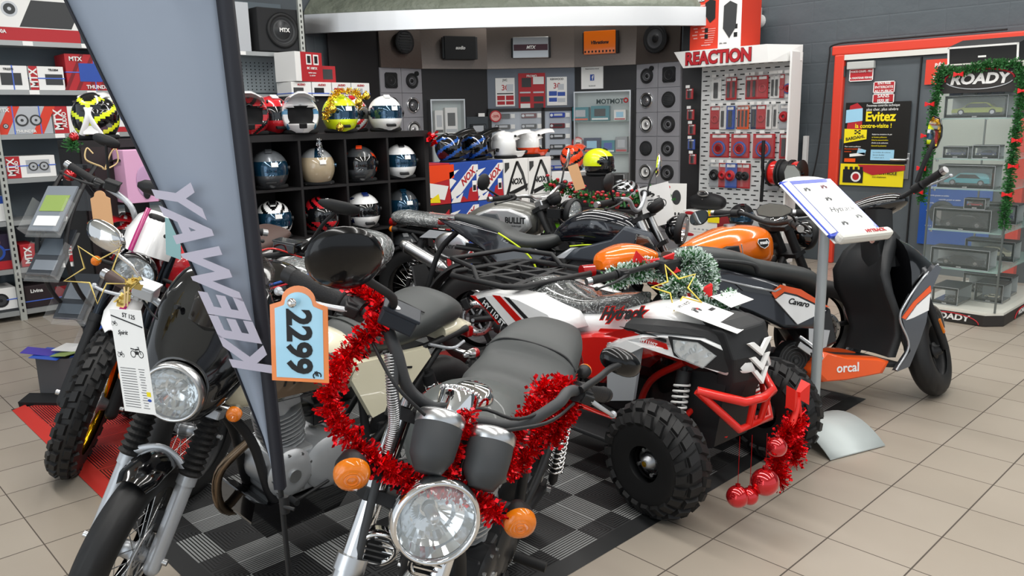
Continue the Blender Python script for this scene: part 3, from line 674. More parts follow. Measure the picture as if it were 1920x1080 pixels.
carton(1.77, 2.02, 1.81, 1.995, 'white amplifier box with red MTX band, right of the pair, second shelf from top', [WHTM], [(A, -.38, 0, .24, 1, REDM), (A, .2, -.05, .5, .45, DGRY)], strap=[('h', 0)], lets=[('MTX', -.38, 0, .42, WHTM, 90, .9), ('TR1004', .2, .35, .12, BLKM, 0, 1)])
carton(2.04, 2.43, 1.81, 2.10, 'red striped amplifier box crossed by blue straps beside the banner', [REDM], [('s', -.35 + .22 * k, 0, .07, 1, mat('print_dark_red', '7C1620', .5)) for k in range(4)] + [(A, 0, 0, .5, .5, BLUE)], strap=[('v', .05), ('h', .0)], lets=[('MTX', -.3, .36, .16, WHTM, 0, 1), ('THUNDER', .1, -.4, .14, WHTM, 0, 1)])
carton(2.46, 2.76, 1.81, 2.05, 'plain red amplifier box at the right end of the second shelf from top', [REDM], [(A, 0, 0, .6, .5, DGRY)])
carton(1.50, 1.89, 1.47, 1.685, 'grey and red THUNDER speaker box on the middle shelf', [SILV], [('s', -.3, 0, .2, 1, REDF), ('s', .35, 0, .2, 1, REDF), ('c', -.05, 0, .24, .2, DGRY), ('c', .2, 0, .22, .2, DGRY), ('c', -.35, -.2, .1, .1, DGRY)], strap=[('v', -.2), ('v', .28)], lets=[('MTX', -.36, .36, .18, WHTM, 0, 1), ('THUNDER', 0, -.4, .14, WHTM, 0, 1)])
carton(1.90, 2.17, 1.47, 1.685, 'white box with red MTX AUDIO end, partly behind the neon helmet', [WHTM], [(A, -.3, 0, .4, 1, REDM), ('c', .15, 0, .22, .2, DGRY), ('c', .38, 0, .22, .2, DGRY)], lets=[('MTX', -.36, 0, .4, WHTM, 90, .9), ('AUDIO', -.2, 0, .2, WHTM, 90, .9)])
carton(2.24, 2.62, 1.47, 1.76, 'tall red and blue box between the neon helmet and the banner', [REDM], [('s', .1, -.1, .5, .5, WHTM), ('c', .1, -.05, .3, .3, BLUE)], strap=[('v', .2)], lets=[('MTX', -.2, .36, .14, WHTM, 0, 1)])
carton(1.52, 1.87, 1.13, 1.30, 'white box with two pictured speakers and red MTX band', [WHTM], [(A, -.36, 0, .28, 1, REDM), (A, .14, 0, .48, .62, SILV), ('c', .04, 0, .2, .3, DGRY), ('c', .26, 0, .2, .3, DGRY)], strap=[('h', 0.05)], lets=[('MTX', -.40, 0, .42, WHTM, 90, .9), ('AUDIO', -.29, 0, .2, WHTM, 90, .9)])
carton(2.36, 2.66, 1.13, 1.34, 'red MTX box seen between the black helmet and the banner', [REDM], [], lets=[('MTX', 0, 0, .4, WHTM, 0, 1)])
carton(1.2, 1.47, .80, 1.0, 'blue topped white box cut by the left edge of the picture', [WHTM], [(A, 0, .35, 1, .3, BLUE), (A, .2, -.2, .3, .04, BLUE)], lets=[('PIONEER', 0, .35, .14, WHTM, 0, .8)])
carton(1.91, 2.07, .80, 1.02, 'upright red MTX box behind the leaflet rack', [REDM], [], strap=[('h', -.1)], lets=[('MTX', 0, .2, .3, WHTM, 90, .9)])
carton(1.2, 1.47, .42, .70, 'purple and black speaker box at the left picture edge', [mat('print_purple', '2A2038', .5)], [(A, 0, -.38, 1, .24, REDM), ('c', 0, .3, .5, .2, mat('print_pink', 'D88FA8', .5)), ('c', .1, .0, .5, .2, BLUE)], strap=[('h', .05)])
carton(1.53, 1.64, .42, .60, 'short red MTX box low behind the leaflet rack', [REDM], [], lets=[('MTX', 0, 0, .4, WHTM, 90, .9)])
carton(1.66, 1.80, .42, .58, 'white box with a small round speaker behind the leaflet rack', [WHTM], [('c', 0, 0, .5, .5, DGRY)])
carton(1.84, 2.02, .42, .66, 'red and white MTX AUDIO box low beside the black partition', [WHTM], [(A, -.2, 0, .6, 1, REDM)], lets=[('MTX', -.28, 0, .3, WHTM, 90, .9), ('AUDIO', -.05, 0, .18, WHTM, 90, .9)])
carton(1.18, 1.46, .08, .27, 'white box with a pictured tyre-like speaker on the lowest shelf', [WHTM], [('c', .1, 0, .4, .5, BLKM), (A, 0, -.45, 1, .1, DGRY)], strap=[('h', 0)])
carton(1.52, 1.86, .08, .26, 'dark brown box with pale script on the lowest shelf', [mat('print_dark_brown', '2C2226', .5)], [(A, .3, .05, .3, .5, mat('print_dark_red', '7C1620', .5))], strap=[('h', -.2)], lets=[('Livina', -.25, .25, .22, WHTM, 0, 1)])
# right end of the shelving
t = empty('subwoofer_box', (3.98, 7.36, 2.185), label='black carpeted subwoofer box with a round MTX cone on the top shelf', cat='subwoofer')
MB().box((0, .1, .205), (.50, .30, .40)).build('cabinet', mat('black_carpet', '2A2B2D', .9), t, bevel=.01)
b_ = MB().lathe([(.16, 0), (.165, .012), (.145, .02), (.125, .012), (.11, -.01), (.085, .005), (.04, .018), (.001, .022)], (0, -.052, .205), (0, -1, 0), 36, mats=[0, 0, 0, 1, 1, 2, 2]).build('cone', [BLKM, DGRY, mat('cone_dark', '2E3032', .35, .3)], t)
text('MTX', .05, WHTM, frame((0.01, -.076, .205), (1, 0, 0), (0, 0, 1)), b_, bold=.002)
carton(3.40, 3.66, 2.18, 2.62, 'light grey amplifier on end beside the black subwoofer box', [SILV], [], name='grey_amplifier', cat='amplifier')
t = empty('steel_plinth', (4.35, 7.18, 0), label='black cabinet under the boxed speakers beside the shelving', cat='cabinet')
MB().box((-.05, .13, .88), (1.0, .5, 1.76)).build('body', PBLK, t)
for k in range(4):
    carton(3.86 + .22 * k, 4.07 + .22 * k, 1.765, 1.895, 'white speaker carton, %s of four side by side on the black cabinet' % ('first from left', 'second from left', 'third from left', 'rightmost')[k], [WHTM], [(A, -.15, -.1, .5, .4, (DGRY, BLKM, REDM, SILV)[k])], y=7.0, strap=[('h', -.3)], lets=[('AUDIO', 0, .3, .2, REDM, 0, 1)])
o = carton(3.86, 4.20, 1.90, 2.17, 'red and white speaker carton standing tilted on the white cartons', [WHTM], [(A, .1, 0, .8, 1, REDM), (A, .0, .25, .2, .35, WHTM), (A, .27, .25, .2, .35, WHTM), (A, 0, .25, .12, .25, BLKM), (A, .27, .25, .12, .25, BLKM)], y=7.0, rz=14, lets=[('BC 100TX', .1, -.05, .11, WHTM, 0, 1), ('speaker system', .1, -.2, .06, WHTM, 0, 1), ('2 x 100 W', .1, -.3, .06, WHTM, 0, 1)])
carton(4.26, 4.44, 1.90, 2.06, 'small dark carton behind the red and white speaker carton', [REDM], [(A, 0, 0, .6, .6, DGRY)], y=7.15)

# ---------------------------------------------------------------- black cube shelving with helmets
KB = mat('cube_shelf_black', '1C1A1B', .5)
PIT = .3625
def cubes(x0, n, label, back=None):
    t = empty('cube_shelf', (x0, 5.19, 0), label=label, cat='shelving'); W_ = n * PIT
    MB().box((W_ / 2, 0, 1.415), (W_ + .04, .39, .045)).build('top_board', KB, t)
    MB().box((W_ / 2, 0, .02), (W_ + .04, .39, .04)).build('bottom_board', KB, t)
    for i in range(n + 1): MB().box((i * PIT, 0, .72), (.04 if i in (0, n) else .018, .385, 1.35)).build('side_board' if i in (0, n) else 'divider', KB, t)
    for k in range(1, 4): MB().box((W_ / 2, 0, .04 + k * .343), (W_, .384, .018)).build('shelf_board', KB, t)
    if back: MB().box((W_ / 2, .19, .72), (W_, .006, 1.36)).build('back_board', mat('cube_back', '2A2729', .6), t)
    return t
cubes(2.42, 4, 'black cube shelf unit full of helmets in the middle of the shop', True)
PIT = .325
t = cubes(1.42, 3, 'black cube shelf unit behind the leftmost scrambler')
MB().box((.07, -.2, .72), (.16, .012, 1.36)).build('end_panel', mat('end_panel_brown', '2B2324', .5), t)
zt = 1.4385
fc = -115
nh = helmet((1.55, 5.12, zt), 60, 'mx', BLKP, NEON, VISD, 'black white and neon yellow motocross helmet seen from behind, on the left shelf', pat=1, seed=20, peak=WHT)
MB().tube([(.03, .07, .245), (-.05, .055, .24), (-.115, .022, .20), (-.15, 0, .15), (-.148, .02, .09), (-.135, .05, .03)], .017, n=8, flat=.55).tube([(.03, -.07, .245), (-.05, -.055, .24), (-.115, -.022, .20), (-.15, 0, .15), (-.148, -.02, .09), (-.135, -.05, .03)], .017, n=8, flat=.55).build('rear_spoiler', WHT, nh)
MB().box((-.142, 0, .055), (.012, .08, .05), rot=(0, 12, 0)).build('neck_badge', WHT, nh, bevel=.003)
helmet((2.50, 5.12, zt), fc, 'mx', HR, BLKP, VISD, 'red and black motocross helmet just right of the banner, on the shelf top', pat=3, seed=5, peak=WHT)
helmet((2.72, 5.24, zt), fc + 20, 'full', HR, WHT, VISD, 'red and white full face helmet behind the white motocross helmet', pat=1, sticker=False)
helmet((2.84, 5.06, zt), fc, 'mx', WHT, mat('helmet_pale_blue', '4E8FB8', .3, coat=.5), VISD, 'white and pale blue motocross helmet beside the gold tinsel helmet', pat=1, seed=12)
helmet((3.17, 5.08, zt), fc + 5, 'full', NEON, NEON, VISB, 'bright yellow full face helmet wearing gold tinsel', pat=0)
helmet((3.38, 5.26, zt), fc, 'full', WHT, HR, VISD, 'white black and red helmet mostly hidden between yellow and white helmets', pat=3, sticker=False)
helmet((3.56, 5.08, zt), fc + 5, 'full', WHT, WHT, VISB, 'plain white full face helmet at the right end of the shelf top', pat=0)
helmet((3.72, 5.28, zt), fc, 'full', NEON, BLKP, VISD, 'yellow helmet peeking out behind the plain white helmet', pat=0, sticker=False, sc=.9)
def cell(i, r): return 2.42 + (i + .5) * .3625, .04 + (3 - r) * .343 + .0095
def ch(i, r, *a, dx=0, **k): x, z = cell(i, r); return helmet((x + dx, 5.1, z), *a, **k)
ch(0, 0, fc, 'full', HG, HB, VISB, 'gun grey full face helmet in first cube of the upper row', pat=4)
ch(1, 0, fc, 'open', HS, VISB, VISC, 'silver open face helmet with beige lining in second cube of the upper row', pat=2)
ch(2, 0, fc - 10, 'full', HB, HO, VISD, 'dark grey and orange full face helmet in third cube of the upper row', pat=1, seed=30, sticker=False)
ch(3, 0, fc, 'full', WHT, BLKP, VISB, 'white full face helmet with blue visor in the last cube of the upper row', pat=0)
ch(0, 1, fc, 'full', WHT, BLKP, VISB, 'white helmet with thin black stripes in first cube of the second row', pat=3, seed=20)
ch(1, 1, fc + 25, 'full', HR, BLKP, VISD, 'red and black helmet in second cube of the second row', pat=3, seed=2, sticker=False)
ch(2, 1, fc + 10, 'full', WHT, HNV, VISD, 'blue and white helmet in third cube of the second row', pat=1, seed=4, sticker=False)
ch(3, 1, fc, 'full', HB, VISB, VISB, 'grey helmet with blue visor in last cube of the second row', pat=2)
ch(3, 2, fc, 'full', HB, HS, VISD, 'dark helmet in last cube of the third row', pat=1)
ch(1, 2, fc, 'full', BLKP, HS, VISD, 'black helmet low in the second cube column', pat=1)
z = .04 + 3 * .343 + .0095
helmet((1.66, 5.10, z), fc + 20, 'mx', BLKP, HR, VISD, 'black and red motocross helmet in the top cube of the left shelf', pat=1, peak=BLKP)
helmet((1.92, 5.12, z), fc - 30, 'mx', WHT, BLKP, VISD, 'white helmet in the left shelf just left of the banner edge', pat=1, sc=.95)
helmet((1.62, 5.1, z - .343), fc - 20, 'mx', HR, WHT, VISD, 'red white and black motocross helmet in the second row of the left shelf', pat=3, peak=HR)
helmet((1.68, 5.1, z - .686), fc, 'full', HR, WHT, VISD, 'red and white helmet in the third row of the left shelf', pat=3)
# gold tinsel and ornaments on the yellow helmet
def tinsel(path, r, n, mt, seed=1, size=.012, name='tinsel_garland', flat=True, core=.003, closed=False):
    rnd = random.Random(seed); P = catm(path, 10, closed); L = [0]
    for a, b in zip(P, P[1:]): L.append(L[-1] + (b - a).length)
    m = MB(); m.tube(P, core, n=5, smooth=False, closed=closed)
    vs = []; fs = []
    for k in range(n):
        t = rnd.random() * L[-1]; i = max(j for j in range(len(L)) if L[j] <= t); i = min(i, len(P) - 2)
        f = (t - L[i]) / max(1e-6, L[i + 1] - L[i]); c = P[i].lerp(P[i + 1], f); d = (P[i + 1] - P[i]).normalized()
        v = Vector((rnd.gauss(0, 1), rnd.gauss(0, 1), rnd.gauss(0, 1))); v = v - d * v.dot(d) * .6; v.normalize()
        u = v.cross(Vector((rnd.gauss(0, 1), rnd.gauss(0, 1), rnd.gauss(0, 1)))).normalized()
        rr = r * rnd.uniform(.45, 1.0); e = c + v * rr; wd = size * rnd.uniform(.12, .24); b = len(vs)
        k2 = u * wd; mid = c + v * rr * .55 + u * wd * .6
        if rnd.random() < .3:   # little star / flake at the tip
            q = v.cross(u); s_ = size * .42
            vs += [e + v * s_, e + u * s_, e - v * s_, e - u * s_]; fs.append((b, b + 1, b + 2, b + 3))
        else:
            vs += [c - k2, c + k2, mid + k2, e + k2 * .6, e - k2 * .6, mid - k2]; fs += [(b, b + 1, b + 2, b + 5), (b + 5, b + 2, b + 3, b + 4)]
    m.add(vs, fs, False); return m.build(name, mt)
TRED = mat('tinsel_red', 'E01822', .22, .85); TGLD = mat('tinsel_gold', 'E6C13A', .2, .95); TGRN = mat('garland_green', '2F6A33', .6); TFRO = mat('garland_frost', 'DDEBE4', .6)
o = tinsel([(3.0, 5.0, 1.53), (3.03, 4.96, 1.66), (3.10, 4.98, 1.715), (3.2, 4.96, 1.72), (3.28, 5.0, 1.70), (3.32, 5.05, 1.6)], .035, 900, TGLD, 3); tag(o, 'gold tinsel garland draped over the yellow helmet', 'garland')
for k, (x, y, z_) in enumerate(((3.02, 4.93, 1.60), (3.215, 4.90, 1.645), (3.30, 4.93, 1.69), (3.05, 4.90, 1.475))):
    t = empty('gold_bauble', (x, y, z_), label='gold bauble hanging at the %s of the yellow helmet' % ('upper left', 'brow', 'right', 'lower left')[k], cat='bauble')
    MB().ell((0, 0, 0), (.028, .028, .028)).build('ball', GOLD, t); MB().cyl((0, 0, .026), (0, 0, .036), .008).build('cap', GOLD, t)
o = tinsel([(3.89, 4.96, 1.41), (3.90, 4.95, 1.36), (3.90, 4.95, 1.33)], .05, 40, TRED, 4, size=.05); tag(o, 'red foil bow at the top right corner of the helmet shelf', 'bow')
o = tinsel([(2.93, 4.985, 1.40), (2.93, 4.98, 1.33), (2.93, 4.98, 1.27)], .022, 220, mat('tinsel_silver', 'D5D8DC', .2, .9), 5); tag(o, 'small silver hanging ornament in the second helmet cube', 'ornament')
# printed helmet boxes stacked behind the silver cafe racer
t0 = cr(-.50, 6.75)
def hbox(cx, cy, z, w_, label, kind):
    o = MB().box((0, 0, .1825), (w_, .30, .36)).build('helmet_box', [{'nox': BLUE, 'white': WHTM, 'dark': BLKM, 'red': REDM}[kind]], bevel=.003)
    o.matrix_world = Matrix.Translation((cx, cy, z)) @ Matrix.Diagonal((1, 1, 1.03, 1)); tag(o, label, 'box')
    F = frame((0, -.151, .18), (1, 0, 0), (0, 0, 1))
    if kind == 'nox':
        MB().prism([(-.16, -.14), (-.05, -.10), (.17, .10), (.17, .155), (.10, .155), (-.17, -.08)], F, .001).build('white_flash', WHTM, o)
        MB().prism([(-.18, -.05), (-.10, .02), (-.16, .05), (-.06, .12), (-.18, .10)], F, .001).build('white_zigzag', WHTM, o)
        MB().prism([(-.10, -.175), (-.02, -.12), (.03, -.16), (.06, -.06), (.15, -.02), (.17, -.175)], F, .0012).build('red_splash', REDM, o)
        MB().prism([(-.17, -.175), (-.12, -.11), (-.10, -.14), (-.02, -.09), (-.06, -.175)], F, .0014).build('white_shard', WHTM, o)
        text('NOX', .085, REDM, F @ Matrix.Translation((.04, .045, .002)) @ Matrix.Rotation(R(38), 4, 'Z'), o, shear=.3, bold=.003)
        MB().box((.12, -.152, .14), (.05, .002, .10)).box((.12, -.1535, .125), (.036, .001, .05), m=1).build('price_label', [PAPER, BLKM], o)
    elif kind == 'white':
        for s in (1,):
            MB().prism([(-.15, -.17), (-.08, .0), (.0, .16), (.03, .16), (-.05, 0), (-.11, -.17)], F, .001).build('black_swoosh', BLKM, o)
            MB().prism([(.03, .16), (.10, .05), (.16, -.12), (.13, -.14), (.07, .03), (.0, .14)], F, .001).build('grey_swoosh', DGRY, o)
            MB().prism([(-.09, -.17), (.15, -.10), (.16, -.06), (-.10, -.13)], F, .0012).build('black_band', BLKM, o)
        text('NOX', .075, BLKM, F @ Matrix.Translation((-.01, -.035, .002)), o, shear=.2, bold=.003)
        MB().prism([(.0, -.05), (.0, .05), (.06, .05), (.06, .0)], F @ Matrix.Translation((-.155, .1, 0)), .001).build('small_badge', DGRY, o)
    elif kind == 'dark':
        for s in (-1, 1): MB().prism([(-.02, -.16), (.05, -.12), (.05, .10), (.10, .14), (.10, -.14), (.03, -.18)], F @ Matrix.Diagonal((s, 1, 1, 1)), .001 * s).build('red_chevron', REDM, o)
        MB().box((0, -.1515, .17), (.07, .002, .11)).build('white_label', PAPER, o)
    else:
        MB().prism([(-.17, 0), (.17, .05), (.17, .17), (-.17, .17)], F, .001).build('orange_peak', HO, o); MB().prism([(-.16, -.1), (.05, -.14), (.1, -.02), (-.12, .02)], F, .0012).build('white_flash', WHTM, o); MB().prism([(-.17, -.15), (.0, -.16), (-.02, -.08)], F, .0014).build('yellow_flash', YELL, o)
    return o
names = ['bottom', 'middle', 'top']
for k in range(3):
    zk = .001 + k * .3765
    hbox(4.885, 5.9, zk, .325, 'blue NOX helmet box, %s of the left blue stack' % names[k], 'nox')
    hbox(5.215, 5.9, zk, .325, 'blue NOX helmet box, %s of the right blue stack' % names[k], 'nox')
    hbox(5.56, 5.9, zk, .335, 'white and black NOX helmet box, %s of the left white stack' % names[k], 'white')
    hbox(5.90, 5.9, zk, .325, 'white and black NOX helmet box, %s of the right white stack' % names[k], 'white')
hbox(4.59, 5.9, .754, .25, 'red and orange helmet box beside the cube shelf, top of its stack', 'red'); hbox(4.59, 5.9, .3775, .25, 'black box with red chevrons under the red helmet box', 'dark'); hbox(4.59, 5.9, .001, .25, 'lowest box of the narrow stack by the cube shelf', 'dark')
fa = 43.57 - 90 - 20
zb = 3 * .3765 + .003
helmet((4.86, 5.88, zb), -20, 'mx', BLKP, HBL, VISD, 'left of two black and blue motocross helmets on the NOX boxes', pat=1, seed=25, peak=BLKP, z_tilt=-8)
helmet((5.20, 5.90, zb), -20, 'mx', BLKP, HBL, VISD, 'right of two black and blue motocross helmets on the NOX boxes', pat=1, seed=25, peak=BLKP, z_tilt=-8)
helmet((5.55, 5.88, zb), -25, 'mx', WHT, BLKM, VISD, 'left of two white motocross helmets beside the blue ones', pat=0, peak=WHT)
helmet((5.88, 5.88, zb), -25, 'mx', WHT, HO, VISD, 'right of two white motocross helmets, with an orange flash', pat=4, peak=WHT)
helmet((6.22, 5.6, .985), 20, 'mx', HO, BLKP, VISD, 'orange red motocross helmet behind the upright bike mirror', pat=1, peak=HO, sc=.95)
helmet((6.10, 5.15, .955), -60, 'full', NEON, BLKP, VISD, 'neon yellow and black helmet beside the orange one', pat=4, sticker=False)
helmet((6.10, 4.80, .66), 150, 'full', BLKP, HS, VISD, 'black helmet with silver line graphics lower right of the neon yellow helmet', pat=3, seed=3, sticker=False)
t = empty('display_table', (6.14, 5.15, 0), R(0), label='low dark display table carrying the black and yellow helmets', cat='table')
MB().box((0, 0, .635), (.5, 1.1, .04)).build('table_top', PBLK, t)
for sx, sy in ((-1, -1), (1, -1), (-1, 1), (1, 1)): MB().box((sx * .22, sy * .5, .3075), (.04, .04, .615)).build('leg', PBLK, t)
o = MB().box((6.14, 5.15, .803), (.34, .3, .29)).build('black_carton', BLKM); tag(o, 'black carton under the neon yellow helmet', 'box')
o = MB().box((6.16, 5.52, .818), (.34, .3, .32)).build('white_carton', WHTM); tag(o, 'white carton under the orange red helmet', 'box')

# ---------------------------------------------------------------- REACTION peg panel on the east wall
PEG = mat('peg_panel_white', 'DFE2E2', .4, .1)
t = empty('peg_display', (7.75, 4.5, 0), label='white slotted peg display with REACTION header by the speaker column', cat='display')
pb = MB().box((.0, .0, 1.05), (.06, 1.10, 2.10)).build('peg_panel', PEG, t)
m = MB()
for r_ in range(33):
    for c in range(10): m.box((-.031, -.47 + c * .105 + (.03 if r_ % 2 else 0), .42 + r_ * .05), (.003, .055, .011))
m.build('slots', BLKM, pb)
MB().box((-.08, -.56, 1.05), (.22, .02, 2.10)).build('side_post', WHTM, t)
hd = MB(); F = frame((0, .60, 0), (-1, 0, 0), (0, 0, 1))
hd.v = []
a = [Vector((.0, .58, 2.02)), Vector((-.40, .54, 2.00)), Vector((-.40, .66, 2.17)), Vector((0, .62, 2.17))]
b = [Vector((.0, -.58, 2.02)), Vector((-.40, -.44, 2.00)), Vector((-.40, -.41, 2.17)), Vector((0, -.58, 2.17))]
hd.add(a + b, [(0, 1, 2, 3), (7, 6, 5, 4), (0, 4, 5, 1), (1, 5, 6, 2), (2, 6, 7, 3), (3, 7, 4, 0)]).build('header', WHTM, t)
text('REACTION', .17, REDM, frame((-.405, .13, 2.082), (0, -1, 0), (0, 0, 1)), t, sx=.92, bold=.007, ext=.004)
text('REACTION', .17, mat('lettering_outline', '2A0A0C', .5), frame((-.4025, .13, 2.082), (0, -1, 0), (0, 0, 1)), t, sx=.92, bold=.011, ext=.001)
rnd = random.Random(11)
def blister(x, y, z, w_, h_, card, kind, label, group, th=.03):
    o = bpy.data.objects.new('blister_pack', None); COL.objects.link(o); o.matrix_world = frame((x, y, z), (0, -1, 0), (0, 0, 1)); tag(o, label, 'blister pack', group)
    MB().box((0, 0, 0), (w_, h_, .004)).build('card', card, o)
    if kind == 'coil': MB().torus((0, -h_ * .12, .014), (0, 0, 1), w_ * .30, .012, 24, 8).torus((0, -h_ * .12, .022), (0, 0, 1), w_ * .22, .010, 24, 8, m=1).build('cable_coil', [BLUE, REDM], o); MB().cyl((0, -h_ * .12, .01), (0, -h_ * .12, .03), w_ * .14).build('hub', REDM, o)
    elif kind == 'long': MB().box((0, -h_ * .05, .012), (w_ * .4, h_ * .7, .016)).build('contents', DGRY, o, bevel=.004)
    elif kind == 'bag': MB().torus((0, 0, .02), (0, 0, 1), w_ * .30, .018, 20, 8).torus((0, 0, .035), (0, 0, 1), w_ * .24, .015, 20, 8).build('cable_coil', [rnd.choice([BLUE, REDM, BLKM])], o)
    elif kind == 'ring': MB().torus((0, -h_ * .05, .01), (0, 0, 1), w_ * .28, .012, 20, 8).build('cable_ring', REDM, o)
    MB().box((0, 0, th / 2), (w_ * .94, h_ * .9, th)).build('clear_blister', ACRY, o, bevel=.006)
    MB().box((0, h_ * .40, .006), (w_ * .7, h_ * .12, .003)).build('white_print', WHTM, o)
    MB().box((0, h_ / 2 + .022, th + .02), (.05, .03, .003)).build('price_tag', PAPER, o)
    MB().cyl((0, h_ / 2 - .01, -.05), (0, h_ / 2 - .01, th + .02), .0035, n=6).build('peg_hook', STEEL, o)
o2 = ['first', 'second', 'third', 'fourth', 'fifth', 'sixth', 'seventh', 'eighth', 'ninth', 'tenth', 'eleventh', 'twelfth']
rows = [(1.78, .23, [(4.86, .12, WHTM, 'long'), (4.70, .07, REDM, 'long'), (4.63, .06, REDM, 'long'), (4.47, .08, REDM, 'long'), (4.40, .07, REDM, 'long'), (4.30, .12, REDM, 'ring'), (4.20, .06, WHTM, 'long'), (4.15, .06, WHTM, 'long'), (4.09, .05, REDM, 'ring'), (4.03, .13, WHTM, 'coil')]),
        (1.48, .24, [(4.86, .13, REDM, 'ring'), (4.76, .08, WHTM, 'long'), (4.66, .10, BLUE, 'long'), (4.57, .05, ORNS, 'long'), (4.52, .05, ORNS, 'long'), (4.47, .05, ORNS, 'long'), (4.40, .07, NAVY, 'long'), (4.31, .11, REDM, 'ring'), (4.22, .06, WHTM, 'long'), (4.16, .06, WHTM, 'long'), (4.05, .12, SILV, 'bag')]),
        (1.185, .25, [(4.80, .24, REDM, 'coil'), (4.54, .22, REDM, 'coil'), (4.26, .25, REDM, 'coil'), (4.05, .1, REDM, 'long')]),
        (.87, .26, [(4.84, .15, SILV, 'bag'), (4.73, .12, REDM, 'bag'), (4.63, .14, BLUE, 'bag'), (4.53, .10, REDM, 'bag'), (4.46, .10, REDM, 'bag'), (4.16, .16, SILV, 'bag')])]
for k, (z, h_, row) in enumerate(rows):
    for i, (y, w_, c, kd) in enumerate(row):
        blister(7.712 - .012 * (i % 3), y, z, w_, h_, c, kd, '%s accessory pack from the left in the %s row of the peg display' % (o2[i], ('top', 'second', 'third', 'lowest')[k]), 'accessory packs on the peg display')
for i, (y, z) in enumerate(((5.12, 1.74), (5.10, 1.52), (5.08, 1.36), (5.08, 1.20), (5.06, 1.04))):
    blister(7.60, y, z, .09, .11, REDM if i != 3 else BLUE, 'long', 'small side pack on the black column left of the peg display, %s from the top' % o2[i], 'small packs beside the peg display', th=.02)
# cable reels on a rod
t = empty('reel_rod', (7.5, 3.93, .93), label='black rod bracket carrying the cable reels beside the peg display', cat='bracket')
MB().cyl((0, .22, 0), (0, -.22, 0), .012).build('rod', BLKM, t)
MB().tube([(-.02, .22, .32), (-.02, .22, .05), (0, .22, 0), (.02, .24, -.30)], .018, smooth=False).build('bracket_arm', BLKM, t)
MB().box((.1, 0, -.14), (.02, .5, .02), rot=(6, 0, 0)).build('lower_bar', BLKM, t)
for i, (y, c) in enumerate(((.08, RED), (-.04, BLKM), (-.15, RED))):
    o = bpy.data.objects.new('cable_reel', None); COL.objects.link(o); o.matrix_world = Matrix.Translation((7.5, 3.93 + y, .93)); tag(o, ('red cable reel nearest the bracket arm', 'black cable reel between the two red reels', 'red cable reel at the far right end of the rod')[i], 'cable reel')
    for s in (-1, 1): MB().lathe([(.02, 0), (.135, 0), (.135, .006), (.02, .006)], (0, s * .045, 0), (0, 1, 0), 28).build('flange', BLKM, o)
    MB().lathe([(.02, -.04), (.115, -.04), (.12, -.02), (.118, .0), (.12, .02), (.115, .04), (.02, .04)], (0, 0, 0), (0, 1, 0), 28).build('wound_cable', c, o)
# box on top of the header
t = empty('speaker_carton', (7.62, 4.72, 2.176), R(0), label='large red and white speaker carton standing on the REACTION header', cat='box')
MB().box((0, 0, .27), (.38, .60, .54)).build('carton', REDF, t, bevel=.003)
MB().box((-.1905, -.17, .27), (.002, .26, .54)).build('white_side', WHTM, t)
MB().prism([(-.07, .12), (.0, .16), (.08, .12), (.07, -.1), (.0, -.2), (-.075, -.10)], frame((-.193, -.17, .29), (0, -1, 0), (0, 0, 1)), .002).build('pictured_speaker', DGRY, t)
MB().prism([(-.06, .08), (.0, .11), (.06, .09), (.06, -.08), (.0, -.12), (-.06, -.04)], frame((-.192, .06, .38), (0, -1, 0), (0, 0, 1)), .002).build('pictured_speaker', BLKM, t)
m = MB()
for i in range(11):
    for j in range(2): m.box((-.192, .24 - j * .09 - .01 * (i % 3), .44 - i * .032), (.001, .06 - .012 * (i % 3), .012))
for i in range(7): m.box((-.192, .04 + .005 * i, .20 - i * .022), (.001, .10, .007))
m.build('printed_lines', mat('print_rose', 'E9A49C', .5), t)
m = MB()
for y, z in ((.1, .19), (.1, .13), (-.24, .20), (-.24, .12)): m.box((-.1925, y, z), (.001, .04, .045))
m.box((-.1925, .02, .50), (.001, .1, .025)); m.build('printed_pictures', BLKM, t)
MB().box((-.1925, .19, .49), (.001, .12, .03)).build('brand_mark', BLKM, t); text('REAXON', .028, WHTM, frame((-.1935, .19, .49), (0, -1, 0), (0, 0, 1)), t, bold=.001); text('audio', .03, BLUE, frame((-.1935, -.16, .51), (0, -1, 0), (0, 0, 1)), t); text('SPK-1000', .022, BLKM, frame((-.1935, -.1, .045), (0, -1, 0), (0, 0, 1)), t); text('www.speaker', .02, WHTM, frame((-.1935, .1, .045), (0, -1, 0), (0, 0, 1)), t)
# goods on the floor in front of the peg display
carts = [(.06, 'lower'), (.37, 'upper')]
o = MB().box((7.45, 4.60, .03), (.4, .9, .06)).build('low_plinth', WHTM); tag(o, 'white base plinth under the cartons before the peg display', 'plinth')
for z, nm in ((.061, 'lower'), (.2915, 'upper')):
    t = empty('speaker_carton', (7.4, 4.73, z), label='white and red portable speaker carton, %s of two before the peg display' % nm, cat='box', group='portable speaker cartons')
    MB().box((0, 0, .1145), (.26, .42, .229)).build('carton', WHTM, t, bevel=.003); MB().box((0, -.2115, .1145), (.262, .004, .23)).build('red_end', REDM, t)
    MB().ell((-.132, .02, .13), (.004, .09, .05)).build('pictured_speaker', BLKM, t); MB().ell((-.132, .13, .20), (.003, .06, .018)).build('brand_oval', REDM, t)
    for k in range(4): MB().box((-.131, .06 - .05 * k, .035), (.001, .03, .015)).build('small_print', SILV, t)
t = empty('starburst_label', (7.26, 4.56, .50), label='yellow starburst label above the portable speaker carton', cat='label')
MB().prism([(-.07, -.09)] + [(-.07 + .14 * k / 12, .045 if k % 2 else .02) for k in range(13)] + [(.07, -.09)], frame((0, 0, 0), (0, -1, 0), (0, 0, 1)), .003).build('card', YELL, t); MB().box((-.004, 0, -.01), (.001, .1, .02)).build('printed_bar', ORNS, t)
